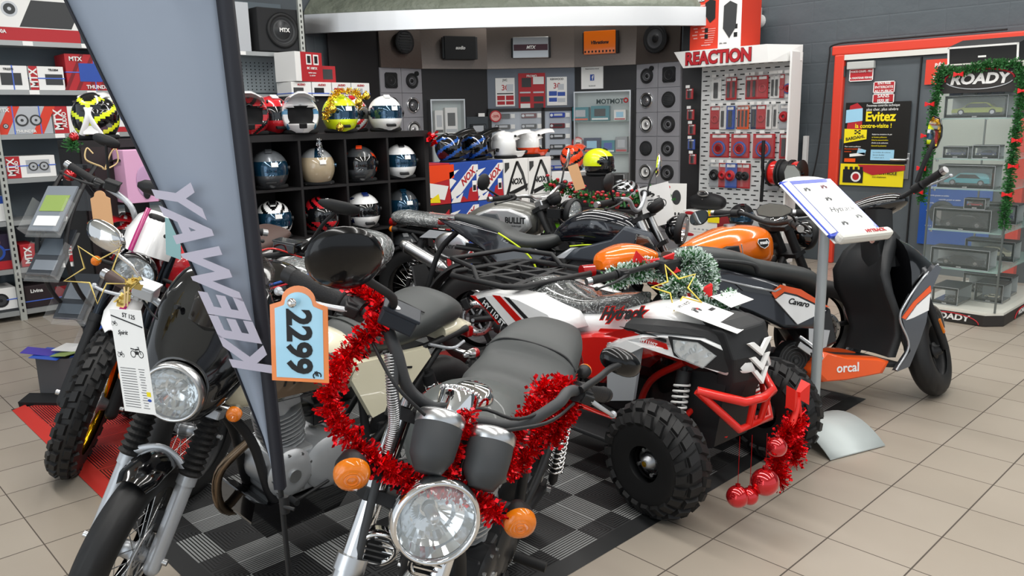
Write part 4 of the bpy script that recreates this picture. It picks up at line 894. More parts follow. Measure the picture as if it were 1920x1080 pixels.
t = empty('portable_speaker', (7.4, 4.73, .5215), label='rounded black portable speaker with silver handle badge on the cartons', cat='speaker')
rs = [ring(s * 1.0, .085, *w) for s, w in ((-.21, (.03, .02, .02)), (-.20, (.06, .05, .055)), (-.15, (.085, .075, .08)), (0, (.095, .11, .085)), (.15, (.085, .075, .08)), (.20, (.06, .05, .055)), (.21, (.03, .02, .02)))]
MB(Matrix.Rotation(R(90), 4, 'Z')).loft(rs).build('body', BLKT, t, sub=1)
MB().tube([(-.09, .06, .17), (-.09, .04, .20), (-.09, -.04, .20), (-.09, -.06, .17), (-.10, 0, .155)], .008, closed=True).build('handle_badge', STEEL, t); MB().cyl((-.098, 0, .12), (-.10, 0, .12), .008).build('logo', STEEL, t)
o = MB().box((7.4, 4.28, .205), (.3, .45, .29)).build('black_equipment_case', BLKT, bevel=.01); tag(o, 'black padded case under the black helmet before the peg display', 'case')
MB().tube([(7.25 - 7.4 + 7.4 - .01, 4.38, .28), (7.22, 4.33, .30), (7.22, 4.23, .30), (7.24, 4.18, .28)], .01).build('handle', BLKM, o)
o = MB().box((7.3, 4.24, .3565), (.3, .5, .012)).build('clear_tray', SILV); tag(o, 'pale tray between the black case and the black helmet', 'tray')
helmet((7.3, 4.26, .363), 215, 'full', BLKM, BLKP, VISB, 'black full face helmet with blue visor before the peg display', pat=2)
o = MB().box((0, 0, 0), (.22, .004, .40)).build('spec_sheet', PAPER); o.matrix_world = Matrix.Translation((7.25, 5.02, .60)) @ Matrix.Rotation(R(-72), 4, 'Z'); tag(o, 'white sheet with a dark helmet picture beside the speaker column', 'sheet')
MB().ell((0, -.003, .05), (.05, .002, .08)).build('picture', DGRY, o)
for k in range(3): MB().ell((-.05 + .04 * k, -.003, -.13), (.012, .002, .02)).build('small_picture', DGRY, o)

# ---------------------------------------------------------------- glass showcase with model cars
CX0, CX1, CY0, CY1 = 6.23, 7.35, 1.62, 2.12
t = empty('glass_showcase', (CX0, CY0, 0), label='tall glass showcase of boxed model cars with ROADY header and green garland', cat='showcase'); L_, W_ = CX1 - CX0, CY1 - CY0
CASEW = mat('case_white', 'DAD9CF', .4); BASEK = mat('case_base_dark', '2B2826', .5)
bs = MB(); k = .16
poly = lambda e, c: [(-e, -e + c), (-e + c, -e), (L_ + e - c, -e), (L_ + e, -e + c), (L_ + e, W_ + e - c), (L_ + e - c, W_ + e), (-e + c, W_ + e), (-e, W_ + e - c)]
bs.prism(poly(.05, .10), Matrix.Translation((0, 0, .005)), .075).build('base', BASEK, t, bevel=.004)
MB().prism(poly(.045, .09), Matrix.Translation((0, 0, .0805)), .018).build('base_top', CASEW, t)
text('ROADY', .06, WHTM, frame((-.0515, W_ / 2 + .02, .042), (0, -1, 0), (0, 0, 1)), t, sx=1.2, bold=.002, shear=.1)
text('ROADY', .05, WHTM, frame((.5, -.0515, .042), (1, 0, 0), (0, 0, 1)), t, sx=1.2, bold=.002, shear=.1)
def arc_band(F, rx, ry, r, a0, a1, m_, nm, par):
    MB().tube([F @ Vector((rx * cos(R(a)), ry * sin(R(a)), 0)) for a in range(a0, a1 + 1, 12)], r, n=6, smooth=False).build(nm, m_, par)
arc_band(frame((-.053, W_ / 2 + .02, .01), (0, -1, 0), (0, 0, 1)), .19, .062, .004, 0, 180, REDM, 'red_arc', t); arc_band(frame((.5, -.053, .01), (1, 0, 0), (0, 0, 1)), .19, .062, .004, 0, 180, REDM, 'red_arc', t)
GZ0, GZ1 = .098, 1.80
for nm, c, d_ in (('glass_front', (0, W_ / 2, 0), (.005, W_, 0)), ('glass_side', (L_ / 2, 0, 0), (L_, .005, 0)), ('glass_back', (L_, W_ / 2, 0), (.005, W_, 0)), ('glass_side', (L_ / 2, W_, 0), (L_, .005, 0))):
    MB().box((c[0], c[1], (GZ0 + GZ1) / 2), (d_[0], d_[1], GZ1 - GZ0)).build(nm, mat('case_glass', 'DDEBE6', .03, alpha=.05, coat=.35), t)
for x, y in ((0, 0), (0, W_), (L_, 0), (L_, W_)): MB().box((x, y, (GZ0 + GZ1) / 2), (.012, .012, GZ1 - GZ0)).build('corner_post', mat('post_grey', '7D8583', .35, .6), t)
LVs = [.38, .655, .955, 1.165, 1.445]
for z in LVs:
    s_ = MB().box((L_ / 2, W_ / 2, z), (L_ - .02, W_ - .02, .008)).build('glass_shelf', mat('shelf_glass_green', 'A8C8C0', 0.1, alpha=.6), t)
    for x in (.04, L_ - .04):
        for y in (.02, W_ - .02): MB().cyl((x, y, z - .02), (x, y, z - .004), .008).build('shelf_clip', STEEL, s_)
MB().box((L_ / 2, W_ / 2, 1.81), (L_ + .02, W_ + .02, .02)).build('roof', CASEW, t)
hp = MB().box((-.012, W_ / 2, 1.715), (.012, W_ + .02, .19)).build('header', BASEK, t)
MB().box((L_ / 2, -.012, 1.715), (L_, .012, .19)).build('side_header', CASEW, t)
text('ROADY', .095, WHTM, frame((-.0195, W_ / 2 - .01, 1.71), (0, -1, 0), (0, 0, 1)), t, sx=1.1, bold=.004, shear=.15)
F = frame((-.021, W_ / 2 - .01, 1.712), (0, -1, 0), (0, 0, 1)); arc_band(F, .215, .068, .006, 0, 200, REDM, 'red_arc', t); arc_band(F, .215, .068, .004, 200, 350, SILV, 'grey_arc', t)
THIN = mat('thin_film', 'F0F4F4', .05, alpha=.03, coat=.3)
def model_car(x, y, z, w_, h_, d_, paint, label, ln=.80, back=mat('diorama_grey', 'A9B2B4', .6), name='boxed_model_car', rot=0, kind='saloon'):
    # x: front face of the box, y: its middle, the car is seen from the side
    t = empty(name, (x, y, z), R(rot), label=label, cat='model car')
    MB().box((d_ / 2, 0, .008), (d_, w_, .016)).build('box_base', BLKP, t)
    MB().box((d_ / 2, 0, h_ - .006), (d_, w_, .012)).build('box_lid', DGRY, t); MB().box((d_ - .004, 0, h_ / 2), (.006, w_, h_)).build('box_back', back, t)
    m = MB()
    for s in (-1, 1): m.box((0.003, s * (w_ / 2 - .009), h_ / 2), (.006, .018, h_), m=0).box((0.0, s * (w_ / 2 - .002), h_ / 2), (.002, .003, h_), m=1)
    m.box((.003, 0, h_ - .010), (.006, w_, .020), m=0).box((.003, 0, .013), (.006, w_, .026), m=0).box((0, 0, h_ - .002), (.002, w_, .003), m=1).box((0, 0, .002), (.002, w_, .003), m=1).build('box_frame', [BLKP, SILV], t)
    for s in (-1, 1): MB().box((d_ * .5, s * (w_ / 2 - .001), h_ / 2), (d_ * .92, .002, h_ * .9)).build('side_window', mat('thin_film'), t)
    MB().box((.002, 0, h_ / 2), (.002, w_ - .02, h_ - .02)).build('clear_window', mat('thin_film', 'F0F4F4', .05, alpha=.03, coat=.3), t)
    text('SAFARI', .010, WHTM, frame((-.001, 0, .010), (0, -1, 0), (0, 0, 1)), t, name='nameplate')
    L = w_ * ln; H_ = min(h_ * .58, L * .30); cx = d_ / 2; cy = 0; zz = .018; wd = min(d_ * .62, L * .42)
    prof = [(-.5, .30), (-.48, .50), (-.30, .58), (-.16, .95), (.02, 1.0), (.20, .95), (.34, .62), (.49, .55), (.5, .30)] if kind != 'suv' else [(-.5, .3), (-.49, .58), (-.30, .64), (-.18, .98), (.1, 1.02), (.38, .98), (.48, .66), (.5, .3)]
    if kind == 'race': prof = [(-.5, .2), (-.47, .42), (-.25, .52), (-.1, .82), (.05, .85), (.25, .62), (.42, .58), (.5, .62), (.5, .2)]
    rs = []
    for u, v in smooth_secs(prof, 3):
        hh = max(v, .31) - .22; top = (v > .7); wt = wd / 2 * (.78 if top else .97)
        rs.append([Vector((cx - wd / 2, u * L, zz + .22 * H_)), Vector((cx - wd / 2, u * L, zz + min(v, .6) * H_)), Vector((cx - wt, u * L, zz + v * H_)), Vector((cx + wt, u * L, zz + v * H_)), Vector((cx + wd / 2, u * L, zz + min(v, .6) * H_)), Vector((cx + wd / 2, u * L, zz + .22 * H_))])
    b_ = MB().loft([[Vector((p.x, -p.y, p.z)) for p in r] for r in rs], smooth=False).build('car_body', paint, t, bevel=.002)
    MB().prism([(-.26, .60), (-.15, .9), (.18, .9), (.30, .60)], Matrix.Translation((cx - wd / 2 - .0006, 0, zz)) @ frame((0, 0, 0), (0, -1, 0), (0, 0, 1)) @ Matrix.Diagonal((L, H_, 1, 1)), .001).build('side_windows', VISD, b_)
    for u in (-.31, .31):
        w2 = MB().cyl((cx - wd / 2 - .003, u * L, zz + H_ * .24), (cx + wd / 2 + .003, u * L, zz + H_ * .24), H_ * .24, n=16, m=0); w2.cyl((cx - wd / 2 - .004, u * L, zz + H_ * .24), (cx - wd / 2 - .002, u * L, zz + H_ * .24), H_ * .15, n=12, m=1).build('wheels', [RUBB, STEEL], b_)
    return t
OL = mat('car_olive', '8A9638', .25, coat=1); TL = mat('car_teal', '3F8E98', .25, coat=1); BK = mat('car_black', '15161A', .15, coat=1); NV = mat('car_navy', '24305E', .2, coat=1); YW = mat('car_yellow', 'E4D21E', .25, coat=1); RD = mat('car_red', 'A81E22', .25, coat=1); CW = mat('car_cream', 'DED9BE', .25, coat=1)
x = CX0 + .03
model_car(x, 1.88, 1.449, .40, .155, .17, OL, 'boxed olive green model car on the top shelf of the showcase')
model_car(x, 1.98, 1.169, .17, .085, .10, NV, 'small boxed silver and black model car on the second shelf', back=SILV); model_car(x + .01, 1.79, 1.169, .17, .095, .11, NV, 'small boxed navy model car on the second shelf')
model_car(x, 1.90, .959, .37, .165, .16, TL, 'boxed teal hatchback model car on the third shelf', kind='suv')
model_car(x, 1.90, .659, .38, .155, .17, BK, 'boxed black coupe model car on the fourth shelf', back=DGRY)
model_car(x + .02, 1.83, .659 + .156, .14, .075, .09, RD, 'tiny boxed red model car standing on the black coupe box')
model_car(x, 1.89, .384 + .0, .39, .145, .17, BK, 'boxed black racing model car on the fifth shelf', kind='race')
o = MB().box((0, 0, 0), (.001, .001, .001))
model_car(x + .02, 1.97, .102, .18, .13, .30, BK, 'dark model car box end on, left rear at the case bottom', ln=.5); model_car(x + .30, 1.76, .102, .19, .14, .20, CW, 'boxed cream model car end on at the case bottom', ln=.5)
model_car(x + .01, 1.90, .102 + .0 if False else .102 + .001, .001, .001, .001, YW, '', ln=.5) if False else None
model_car(x - .005, 1.745, .2325, .2, .12, .2, BK, 'second dark model car box end on, stacked at the case bottom', ln=.5) if False else None
for k, (y, c) in enumerate(((2.04, NAVY), (1.95, CGRY), (1.86, NAVY), (1.77, NAVY), (1.69, CGRY))):
    o = MB().box((x + .12, y, 1.449 + .157 + .03), (.10, .075, .06)).build('small_box', [c], bevel=.002); tag(o, 'small box in the row behind the showcase header, %s from the left' % o2[k], 'box', 'small boxes on the olive car box')
model_car(x + .55, 1.86, 1.449, .34, .15, .16, RD, 'boxed red model car at the back of the top shelf'); model_car(x + .55, 1.86, .659, .34, .15, .16, NV, 'boxed navy model car at the back of the fourth shelf'); model_car(x + .5, 1.84, .384, .34, .15, .16, CW, 'boxed cream model car at the back of the fifth shelf')
model_car(x + .6, 1.86, .102, .34, .15, .16, BK, 'boxed black model car at the back of the case bottom')
t2 = empty('boxed_kit', (CX0 + .12, 1.88, 1.821), label='large dark box with white edges lying on top of the glass showcase', cat='box')
MB().box((.1, 0, .075), (.30, .44, .15), rot=(0, -12, 0)).build('box_body', BLKM, t2)
F = Matrix.Translation((.1, 0, .075)) @ Matrix.Rotation(R(-12), 4, 'Y')
m = MB(F)
for a, b_, c, d_ in ((0, .07, .44, .012), (0, -.07, .44, .012)): m.box((-.1515, a, b_), (.004, c, d_))
for y in (-.215, .215): m.box((-.1515, y, 0), (.004, .012, .15))
m.build('white_edge', WHTM, t2)
MB(F).box((-.152, 0, 0), (.002, .05, .012)).build('logo', WHTM, t2)
# garland round the case
rnd = random.Random(5)
def garland(path, r, n, mt, label, seed, size=.03, nm='pine_garland'):
    o = tinsel(path, r, n, mt, seed, size, name=nm, core=.006); tag(o, label, 'garland'); return o
garland([(6.20, 2.16, .86), (6.19, 2.15, 1.05), (6.19, 2.13, 1.30), (6.19, 2.12, 1.60), (6.19, 2.10, 1.78), (6.19, 2.0, 1.76), (6.19, 1.9, 1.785), (6.19, 1.78, 1.80), (6.19, 1.66, 1.80), (6.19, 1.60, 1.74), (6.20, 1.59, 1.5), (6.20, 1.60, 1.3), (6.21, 1.61, 1.05), (6.23, 1.62, .80), (6.23, 1.62, .70)], .045, 5200, TGRN, 'green pine garland with red bows framing the glass showcase', 8, size=.02)
for k, (y, z) in enumerate(((2.14, 1.55), (2.15, 1.33), (2.16, 1.10), (2.165, .93), (1.97, 1.745), (1.57, 1.62), (1.575, 1.30), (1.58, 1.13), (1.60, .94))):
    t3 = empty('red_bow', (6.145, y, z), label='small red bow on the showcase garland, %s' % ('left side, topmost', 'left side, second from top', 'left side, third from top', 'left side, lowest', 'on the header', 'right side, topmost', 'right side, second from top', 'right side, third from top', 'right side, lowest')[k], cat='bow', group='red bows on the pine garland')
    m = MB()
    for s in (-1, 1): m.loft([[Vector((0.004, s * .004, -.005)), Vector((-.004, s * .004, -.005)), Vector((-.004, s * .004, .005)), Vector((.004, s * .004, .005))], [Vector((.008, s * .03, -.016)), Vector((-.01, s * .03, -.016)), Vector((-.01, s * .03, .018)), Vector((.008, s * .03, .018))]], smooth=False)
    m.build('loops', mat('bow_red', 'D81A1E', .45), t3); MB().ell((0, 0, 0), (.009, .008, .009)).build('knot', mat('bow_red'), t3)

# ---------------------------------------------------------------- binder stand
SG = mat('stand_grey', 'A9B0B3', .35, .35)
t = empty('binder_stand', (3.52, 1.63, 0), R(-18.5), label='grey floor stand with curved foot holding an open blue binder', cat='stand')
MB().cyl((0, 0, .06), (0, 0, 1.055), .023, n=24).build('pole', SG, t)
rs = []
for i in range(13):
    u = -.21 + .42 * i / 12; z = .085 - .085 * (u / .21) ** 2 + .004
    rs.append([Vector((-.17, u - .06, z)), Vector((.17, u - .06, z)), Vector((.17, u - .06, z + .005)), Vector((-.17, u - .06, z + .005))])
MB().loft(rs).build('curved_foot', mat('foot_grey', 'B4BCBB', .45, .1), t)
W_ = .31; B = frame((.01, -.02, 1.075), (1, 0, 0), (0, .83, .56))
BB = MB(B)
BB.box((0, 0, 0), (W_, .42, .006)).build('back_tray', WHTM, t, bevel=.002)
MB(B).prism([(.15 * cos(R(q)), .19 + .05 * sin(R(q))) for q in range(0, 181, 12)], Matrix(), .006).build('rounded_top', WHTM, t)
MB(B).box((0, -.21, .03), (W_, .045, .05)).build('ledge', mat('ledge_white', 'DAD9D2', .4), t, bevel=.015)
text('HYTRACK', .025, REDM, B @ Matrix.Translation((.05, -.21, .0562)), t, bold=.001)
b_ = MB(B).box((-.02, .0, .018), (W_ - .0, .38, .016)).build('binder', mat('binder_blue', '2343B8', .35, coat=.5), t, bevel=.003)
tag(b_)
pg = MB(B).box((-.005, -.005, .0275), (.225, .33, .002)).build('page', PAPER, t)
MB(B).box((-.005, -.0, .0305), (.255, .36, .002)).build('clear_sleeve', ACRY, t)
MB(B).box((-.16, 0, .026), (.05, .35, .004), rot=(0, -20, 0)).build('open_cover', WHTM, t)
def mini_quad(par, F, s, c=DGRY):
    m = MB(F @ Matrix.Diagonal((s, s, 1, 1)))
    for x, y in ((-.5, -.35), (.5, -.35), (-.35, -.1), (.62, -.1)): m.cyl((x, y, 0), (x, y, .0012), .26, n=10)
    m.box((0, .1, .0006), (1.1, .22, .0012)).box((.3, .35, .0006), (.5, .2, .0012), rot=(0, 0, -20)).box((-.4, .3, .0006), (.6, .1, .0012), rot=(0, 0, 20)); m.build('quad_picture', c, par)
for (x, y) in ((-.07, .12), (.04, .13), (.0, .045), (-.04, -.12), (.075, -.085)): mini_quad(pg, B @ Matrix.Translation((x, y, .0287)), .023, DGRY if x != .04 else mat('picture_maroon', '6A2434', .5))
text('Hytrack', .045, DGRY, B @ Matrix.Translation((.02, -.03, .0288)), pg, shear=.3)

# ---------------------------------------------------------------- motorcycle parts
SPOKE = mat('spoke_steel', 'C9CBCC', .2, 1.0); CASE = mat('engine_case', 'B4B7BA', .4, .55); BLK2 = mat('engine_black', '1B1C1E', .45, .2, coat=.2)
GRIP = mat('grip_rubber', '18181A', .7, bump=('voronoi', 260, .5, .001)); PLAST = mat('plastic_wrapped_vinyl', '4B4E4E', .2, coat=1.0)
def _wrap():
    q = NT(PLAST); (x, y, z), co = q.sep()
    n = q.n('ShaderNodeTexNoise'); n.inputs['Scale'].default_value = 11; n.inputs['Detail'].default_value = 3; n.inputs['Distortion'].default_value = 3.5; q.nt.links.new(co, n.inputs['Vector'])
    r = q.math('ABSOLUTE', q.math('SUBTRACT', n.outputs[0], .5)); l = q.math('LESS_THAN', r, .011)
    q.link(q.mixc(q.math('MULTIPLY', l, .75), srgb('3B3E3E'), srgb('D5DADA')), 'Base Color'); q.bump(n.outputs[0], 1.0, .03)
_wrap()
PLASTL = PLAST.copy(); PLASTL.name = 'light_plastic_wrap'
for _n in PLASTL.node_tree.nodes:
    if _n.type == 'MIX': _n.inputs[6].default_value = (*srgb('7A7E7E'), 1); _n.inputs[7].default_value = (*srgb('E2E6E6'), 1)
LENS = mat('headlight_lens', 'E6ECEE', .02, alpha=.22, coat=1.0)
def _refl():
    m = mat('reflector', 'DCE0E2', .08, 1.0); q = NT(m); (x, y, z), co = q.sep()
    v = q.n('ShaderNodeTexVoronoi'); v.inputs['Scale'].default_value = 26; q.nt.links.new(co, v.inputs['Vector']); q.bump(v.outputs[0], .5, .008); return m
REFL = _refl()
def tyre_mb(c, R_, w, pattern='road', n=96):
    m = MB(); K = 22; rings = []; h = w * .52; rr = R_ - h; vs = []
    for i in range(n):
        a = 2 * pi * i / n
        for k in range(K + 1):
            t = -118 + 236 * k / K; tr = R(t); y = w / 2 * sin(tr) * (1 if abs(t) < 90 else 1); rad = rr + h * cos(tr) if abs(t) < 90 else rr + h * cos(tr) * 1.5
            d = 0
            if pattern == 'road' and abs(t) < 62:
                ph = (i * 2 + abs(t) * .16) % 12
                if abs(t) < 6: d = .0035
                elif ph < 1.7 and abs(t) > 14: d = .0035
            rad -= d
            vs.append((c[0] + rad * cos(a), c[1] + y, c[2] + rad * sin(a)))
    fs = [(i * (K + 1) + k, i * (K + 1) + k + 1, ((i + 1) % n) * (K + 1) + k + 1, ((i + 1) % n) * (K + 1) + k) for i in range(n) for k in range(K)]
    m.add(vs, fs, True)
    if pattern in ('knob', 'atv'):
        rows_k = [(-52, 0), (-20, .5), (20, 0), (52, .5)] if pattern == 'knob' else [(-60, 0), (-26, .3), (10, .6), (44, .1), (66, .5)]
        cnt = 30 if pattern == 'knob' else 22
        for t, off in rows_k:
            for i in range(cnt):
                a = 2 * pi * (i + off) / cnt; tr = R(t); rad = rr + h * cos(tr); y = w / 2 * sin(tr)
                er = Vector((cos(a), 0, sin(a))); nrm = (er * cos(tr) + Vector((0, sin(tr), 0))).normalized(); tg = Vector((-sin(a), 0, cos(a))); sd = nrm.cross(tg)
                p = Vector(c) + er * rad + Vector((0, y, 0)); L1 = (2 * pi * rad / cnt) * (.36 if pattern == 'knob' else .33); L2 = w * (.13 if pattern == 'knob' else .14); sk = .5 if pattern == 'atv' else .15; sk *= (1 if t > 0 else -1)
                th = .011 if pattern == 'knob' else .012; q = []
                for hh, f in ((-.003, 1.0), (th, .82)):
                    for a1, b1 in ((-1, -1), (1, -1), (1, 1), (-1, 1)): q.append(p + nrm * hh + (tg * (a1 + sk * b1) * L1 + sd * b1 * L2) * f)
                m.add(q, [(4, 5, 6, 7), (0, 1, 5, 4), (1, 2, 6, 5), (2, 3, 7, 6), (3, 0, 4, 7)], False)
    return m
class Moto:
    def __init__(s, name, label, cat, q, rake=26, head=(1.0, 0, .86), sc=None):
        U, V, h, l, st, scale = q
        s.root = bpy.data.objects.new(name, None); COL.objects.link(s.root); tag(s.root, label, cat); s.root.empty_display_size = .1
        s.root.matrix_world = Matrix.Translation((U, V, 0)) @ Matrix.Rotation(R(h), 4, 'Z') @ Matrix.Rotation(R(-l), 4, 'X') @ Matrix.Scale(scale, 4)
        hd = Vector(head); ax = Vector((-sin(R(rake)), 0, cos(R(rake)))); s.rake = rake; s.head = hd; s.ax = ax
        s.S = Matrix.Translation(hd) @ Matrix.Rotation(R(st), 4, ax) @ Matrix.Translation(-hd)
    def P(s, name, mb, mats, steer=False, parent=None, label=None, **k):
        if steer: mb.v = [s.S @ Vector(v) for v in mb.v]
        o = mb.build(name, mats, parent or s.root, **k)
        if label: o['label'] = label
        return o
    def T(s, st, size, m, M, parent=None, steer=False, **k):
        return text(st, size, m, (s.S @ M) if steer else M, parent or s.root, **k)
    def wheel(s, name, c, R_, w, kind='spoke', rim=BLKM, steer=False, disc=None, pattern='road', disc_r=.11, n_sp=32):
        rr = R_ - w * .62; m = MB()
        prof = [(rr - .022, -w * .20), (rr - .012, -w * .36), (rr + .012, -w * .38), (rr + .004, -w * .30), (rr + .004, w * .30), (rr + .012, w * .38), (rr - .012, w * .36), (rr - .022, w * .20)]
        m.lathe(prof, c, (0, 1, 0), 48, closed=True)
        o = s.P(name, m, rim, steer)
        s.P('tyre', tyre_mb(c, R_, w, pattern), TUBE, steer, o)
        c = Vector(c)
        hb = MB().lathe([(.012, -.075), (.022, -.07), (.03, -.045), (.045, -.04), (.045, -.032), (.028, -.02), (.028, .02), (.045, .032), (.045, .04), (.03, .045), (.022, .07), (.012, .075)], c, (0, 1, 0), 20)
        s.P('hub', hb, ALU if kind == 'spoke' else rim, steer, o)
        if kind == 'spoke':
            sp = MB()
            for i in range(n_sp):
                a = 2 * pi * i / n_sp; b_ = a + (.42 if i % 2 else -.42); y = .036 if (i // 2) % 2 else -.036
                sp.cyl(c + Vector((.042 * cos(b_), y, .042 * sin(b_))), c + Vector(((rr - .01) * cos(a), y * .3, (rr - .01) * sin(a))), .0018, n=5, cap=False)
            s.P('spokes', sp, SPOKE, steer, o)
        else:
            sp = MB()
            for i in range(5 if kind == 'alloy' else 10):
                a = 2 * pi * i / (5 if kind == 'alloy' else 10)
                d = Vector((cos(a), 0, sin(a))); t = Vector((-sin(a), 0, cos(a)))
                r0 = [c + d * .03 + t * x + Vector((0, y, 0)) for x, y in ((-.016, -.02), (.016, -.02), (.016, .02), (-.016, .02))]; r1 = [c + d * (rr - .005) + t * (x + .02) + Vector((0, y, 0)) for x, y in ((-.011, -.014), (.011, -.014), (.011, .014), (-.011, .014))]
                sp.loft([r0, r1], smooth=False)
            s.P('wheel_spokes', sp, rim, steer, o, bevel=.004)
        if disc:
            y = disc * (.06); dm = MB().lathe([(disc_r * .62, y - .002), (disc_r, y - .002), (disc_r, y + .002), (disc_r * .62, y + .002)], c, (0, 1, 0), 40, closed=True)
            for i in range(6): a = 2 * pi * i / 6; dm.box(c + Vector((cos(a) * disc_r * .5, y, sin(a) * disc_r * .5)), (disc_r * .5, .003, .012), rot=(0, -math.degrees(a), 0))
            d_ = s.P('brake_disc', dm, STEEL, steer, o)
            hm = MB()
            for i in range(24):
                a = 2 * pi * i / 24; rr_ = disc_r * (.72 if i % 2 else .88); hm.cyl(c + Vector((rr_ * cos(a), y - .0026, rr_ * sin(a))), c + Vector((rr_ * cos(a), y + .0026, rr_ * sin(a))), .004, n=8)
            s.P('disc_holes', hm, BLKM, steer, d_)
            s.P('brake_caliper', MB().box(c + Vector((-.06, y + .012 * disc, .10 if steer else .09)), (.05, .045, .075), rot=(0, -25, 0)), BLK2, steer, bevel=.008)
        return o
    def fork(s, axle, sp=.09, L=.66, low=ALUP, up=CHROME, gaiter=False, r=.021, split=.33, usd=False, clamp=ALUP):
        u = s.ax; A = Vector(axle)
        for sg in (1, -1):
            p = A + Vector((.0, sg * sp, 0)) + Vector((-.02, 0, 0)) * 0
            m = MB().cyl(p - u * .03, p + u * split, r * 1.22, n=20).cyl(p + u * (split - .02), p + u * (split + .012), r * 1.4, n=20).ell(p - u * .03, (r * 1.2, r * 1.2, r * 1.2)).box(p + Vector((.0, 0, -.01)), (.045, .035, .06), rot=(0, -s.rake, 0))
            leg = s.P('fork_leg', m, low, True)
            s.P('fork_tube', MB().cyl(p + u * split, p + u * L, r, n=20), up, True, leg)
            if gaiter:
                prof = []
                g0, g1 = split + .01, split + .20
                for k in range(19): prof.append((r * (1.85 if k % 2 else 1.35) * (1 - .12 * k / 18), g0 + (g1 - g0) * k / 18))
                s.P('fork_gaiter', MB().lathe(prof, p, u, 20, smooth=False), RUBB, True, leg)
        for t in (L - .20, L - .02):
            c = A + u * t
            m = MB()
            m.prism([(-.035, -sp - .03), (.035, -sp - .03), (.05, -sp * .4), (.03, 0), (.05, sp * .4), (.035, sp + .03), (-.035, sp + .03), (-.06, sp * .3), (-.06, -sp * .3)], frame(c, (cos(R(s.rake)), 0, sin(R(s.rake))), (0, 1, 0)), .026)
            s.P('fork_clamp', m, clamp, True, bevel=.006)
        s.P('axle_bolt', MB().cyl(A + Vector((0, -sp - .04, 0)), A + Vector((0, sp + .04, 0)), .011), STEEL, True)
    def bars(s, path, r=.0125, mt=BLKM, grip=BLKM, glen=.12, lever=ALUP, grip_r=.018, end=STEEL, lever_mt=None, levers=True, master=BLKM, lever_drop=-.02):
        # path: points for the right side (negative y) starting at the middle; mirrored for the left
        full = [Vector((p[0], -p[1], p[2])) for p in reversed(path)] + [Vector(p) for p in path[1 if path[0][1] == 0 else 0:]]
        hb = s.P('handlebar', MB().tube(full, r, n=12, sub=6), mt, True)
        for sg in (-1, 1):
            e = Vector(path[-1]); q = Vector(path[-2]); e.y *= -sg if False else (1 if sg == -1 else -1); q.y *= (1 if sg == -1 else -1)
            d = (e - q).normalized(); g0 = e - d * glen
            prof = [(grip_r * .9, 0), (grip_r * 1.15, .003), (grip_r * 1.15, .008)] + [(grip_r * (1.0 if k % 2 else .96), .01 + (glen - .014) * k / 16) for k in range(17)] + [(grip_r * 1.1, glen)]
            g = s.P('grip', MB().lathe(prof, g0, d, 18), grip, True)
            s.P('bar_end', MB().cyl(e, e + d * .025, grip_r * .95, n=16), end, True, g, bevel=.003)
            up = Vector((0, 0, 1)); f = (d.cross(up) * (1 if sg == -1 else -1)).normalized()
            if f.x < 0: f = -f
            s.P('switch_housing', MB().cyl(g0 - d * .05, g0 - d * .004, grip_r * 1.25, n=16).box(g0 - d * .028 + f * .012, (.03, .035, .035)), master, True, bevel=.003)
            if levers:
                a = g0 - d * .03 + f * .035; z = Vector((0, 0, lever_drop))
                L_ = s.P('brake_lever' if sg < 0 else 'clutch_lever', MB().tube([a, a + d * .04 + f * .022 + z * .3, a + d * .10 + f * .028 + z * .8, a + d * .15 + f * .02 + z * 1.2], lambda t: .0085 - .003 * t, n=10, flat=.7).ell(a + d * .155 + f * .018 + z * 1.2, (.0095, .0095, .0095)), lever, True)
                s.P('lever_perch', MB().box(a - f * .012, (.034, .03, .024)), master, True, bevel=.004)
        return hb
    def reservoir(s, c, mt=ALUP, size=(.05, .055, .035), rot=(0, 0, 0), lid=None):
        o = s.P('brake_reservoir', MB().box(c, size, rot=rot), mt, True, bevel=.005)
        s.P('reservoir_lid', MB().box((c[0], c[1], c[2] + size[2] / 2 + .003), (size[0] + .006, size[1] + .006, .008), rot=rot), lid or mt, True, o, bevel=.002); return o
    def headlight(s, c, r, shell=BLKM, rim=CHROME, depth=.10, tilt=-6, yaw=0):
        d = Vector((cos(R(tilt)) * cos(R(yaw)), cos(R(tilt)) * sin(R(yaw)), sin(R(tilt)))); c = Vector(c)
        o = s.P('headlight', MB().lathe([(.001, -depth), (r * .5, -depth * .93), (r * .82, -depth * .6), (r * .97, -depth * .2), (r, 0)], c, d, 40), shell, True)
        s.P('headlight_rim', MB().lathe([(r * .98, -.022), (r * 1.05, -.016), (r * 1.06, .0), (r * 1.03, .014), (r * .95, .02), (r * .90, .012), (r * .90, .0)], c, d, 48), rim, True, o)
        s.P('reflector_bowl', MB().lathe([(r * .92, .006), (r * .75, -.02), (r * .5, -.042), (r * .22, -.058), (.001, -.06)], c, d, 40, smooth=False), REFL, True, o)
        s.P('bulb', MB().cyl(c - d * .05, c - d * .012, r * .15, n=16).ell(c - d * .012, (r * .15,) * 3), STEEL, True, o)
        s.P('headlight_lens', MB().lathe([(r * .93, .008), (r * .8, .022), (r * .5, .034), (.001, .04)], c, d, 40), LENS, True, o)
        return o
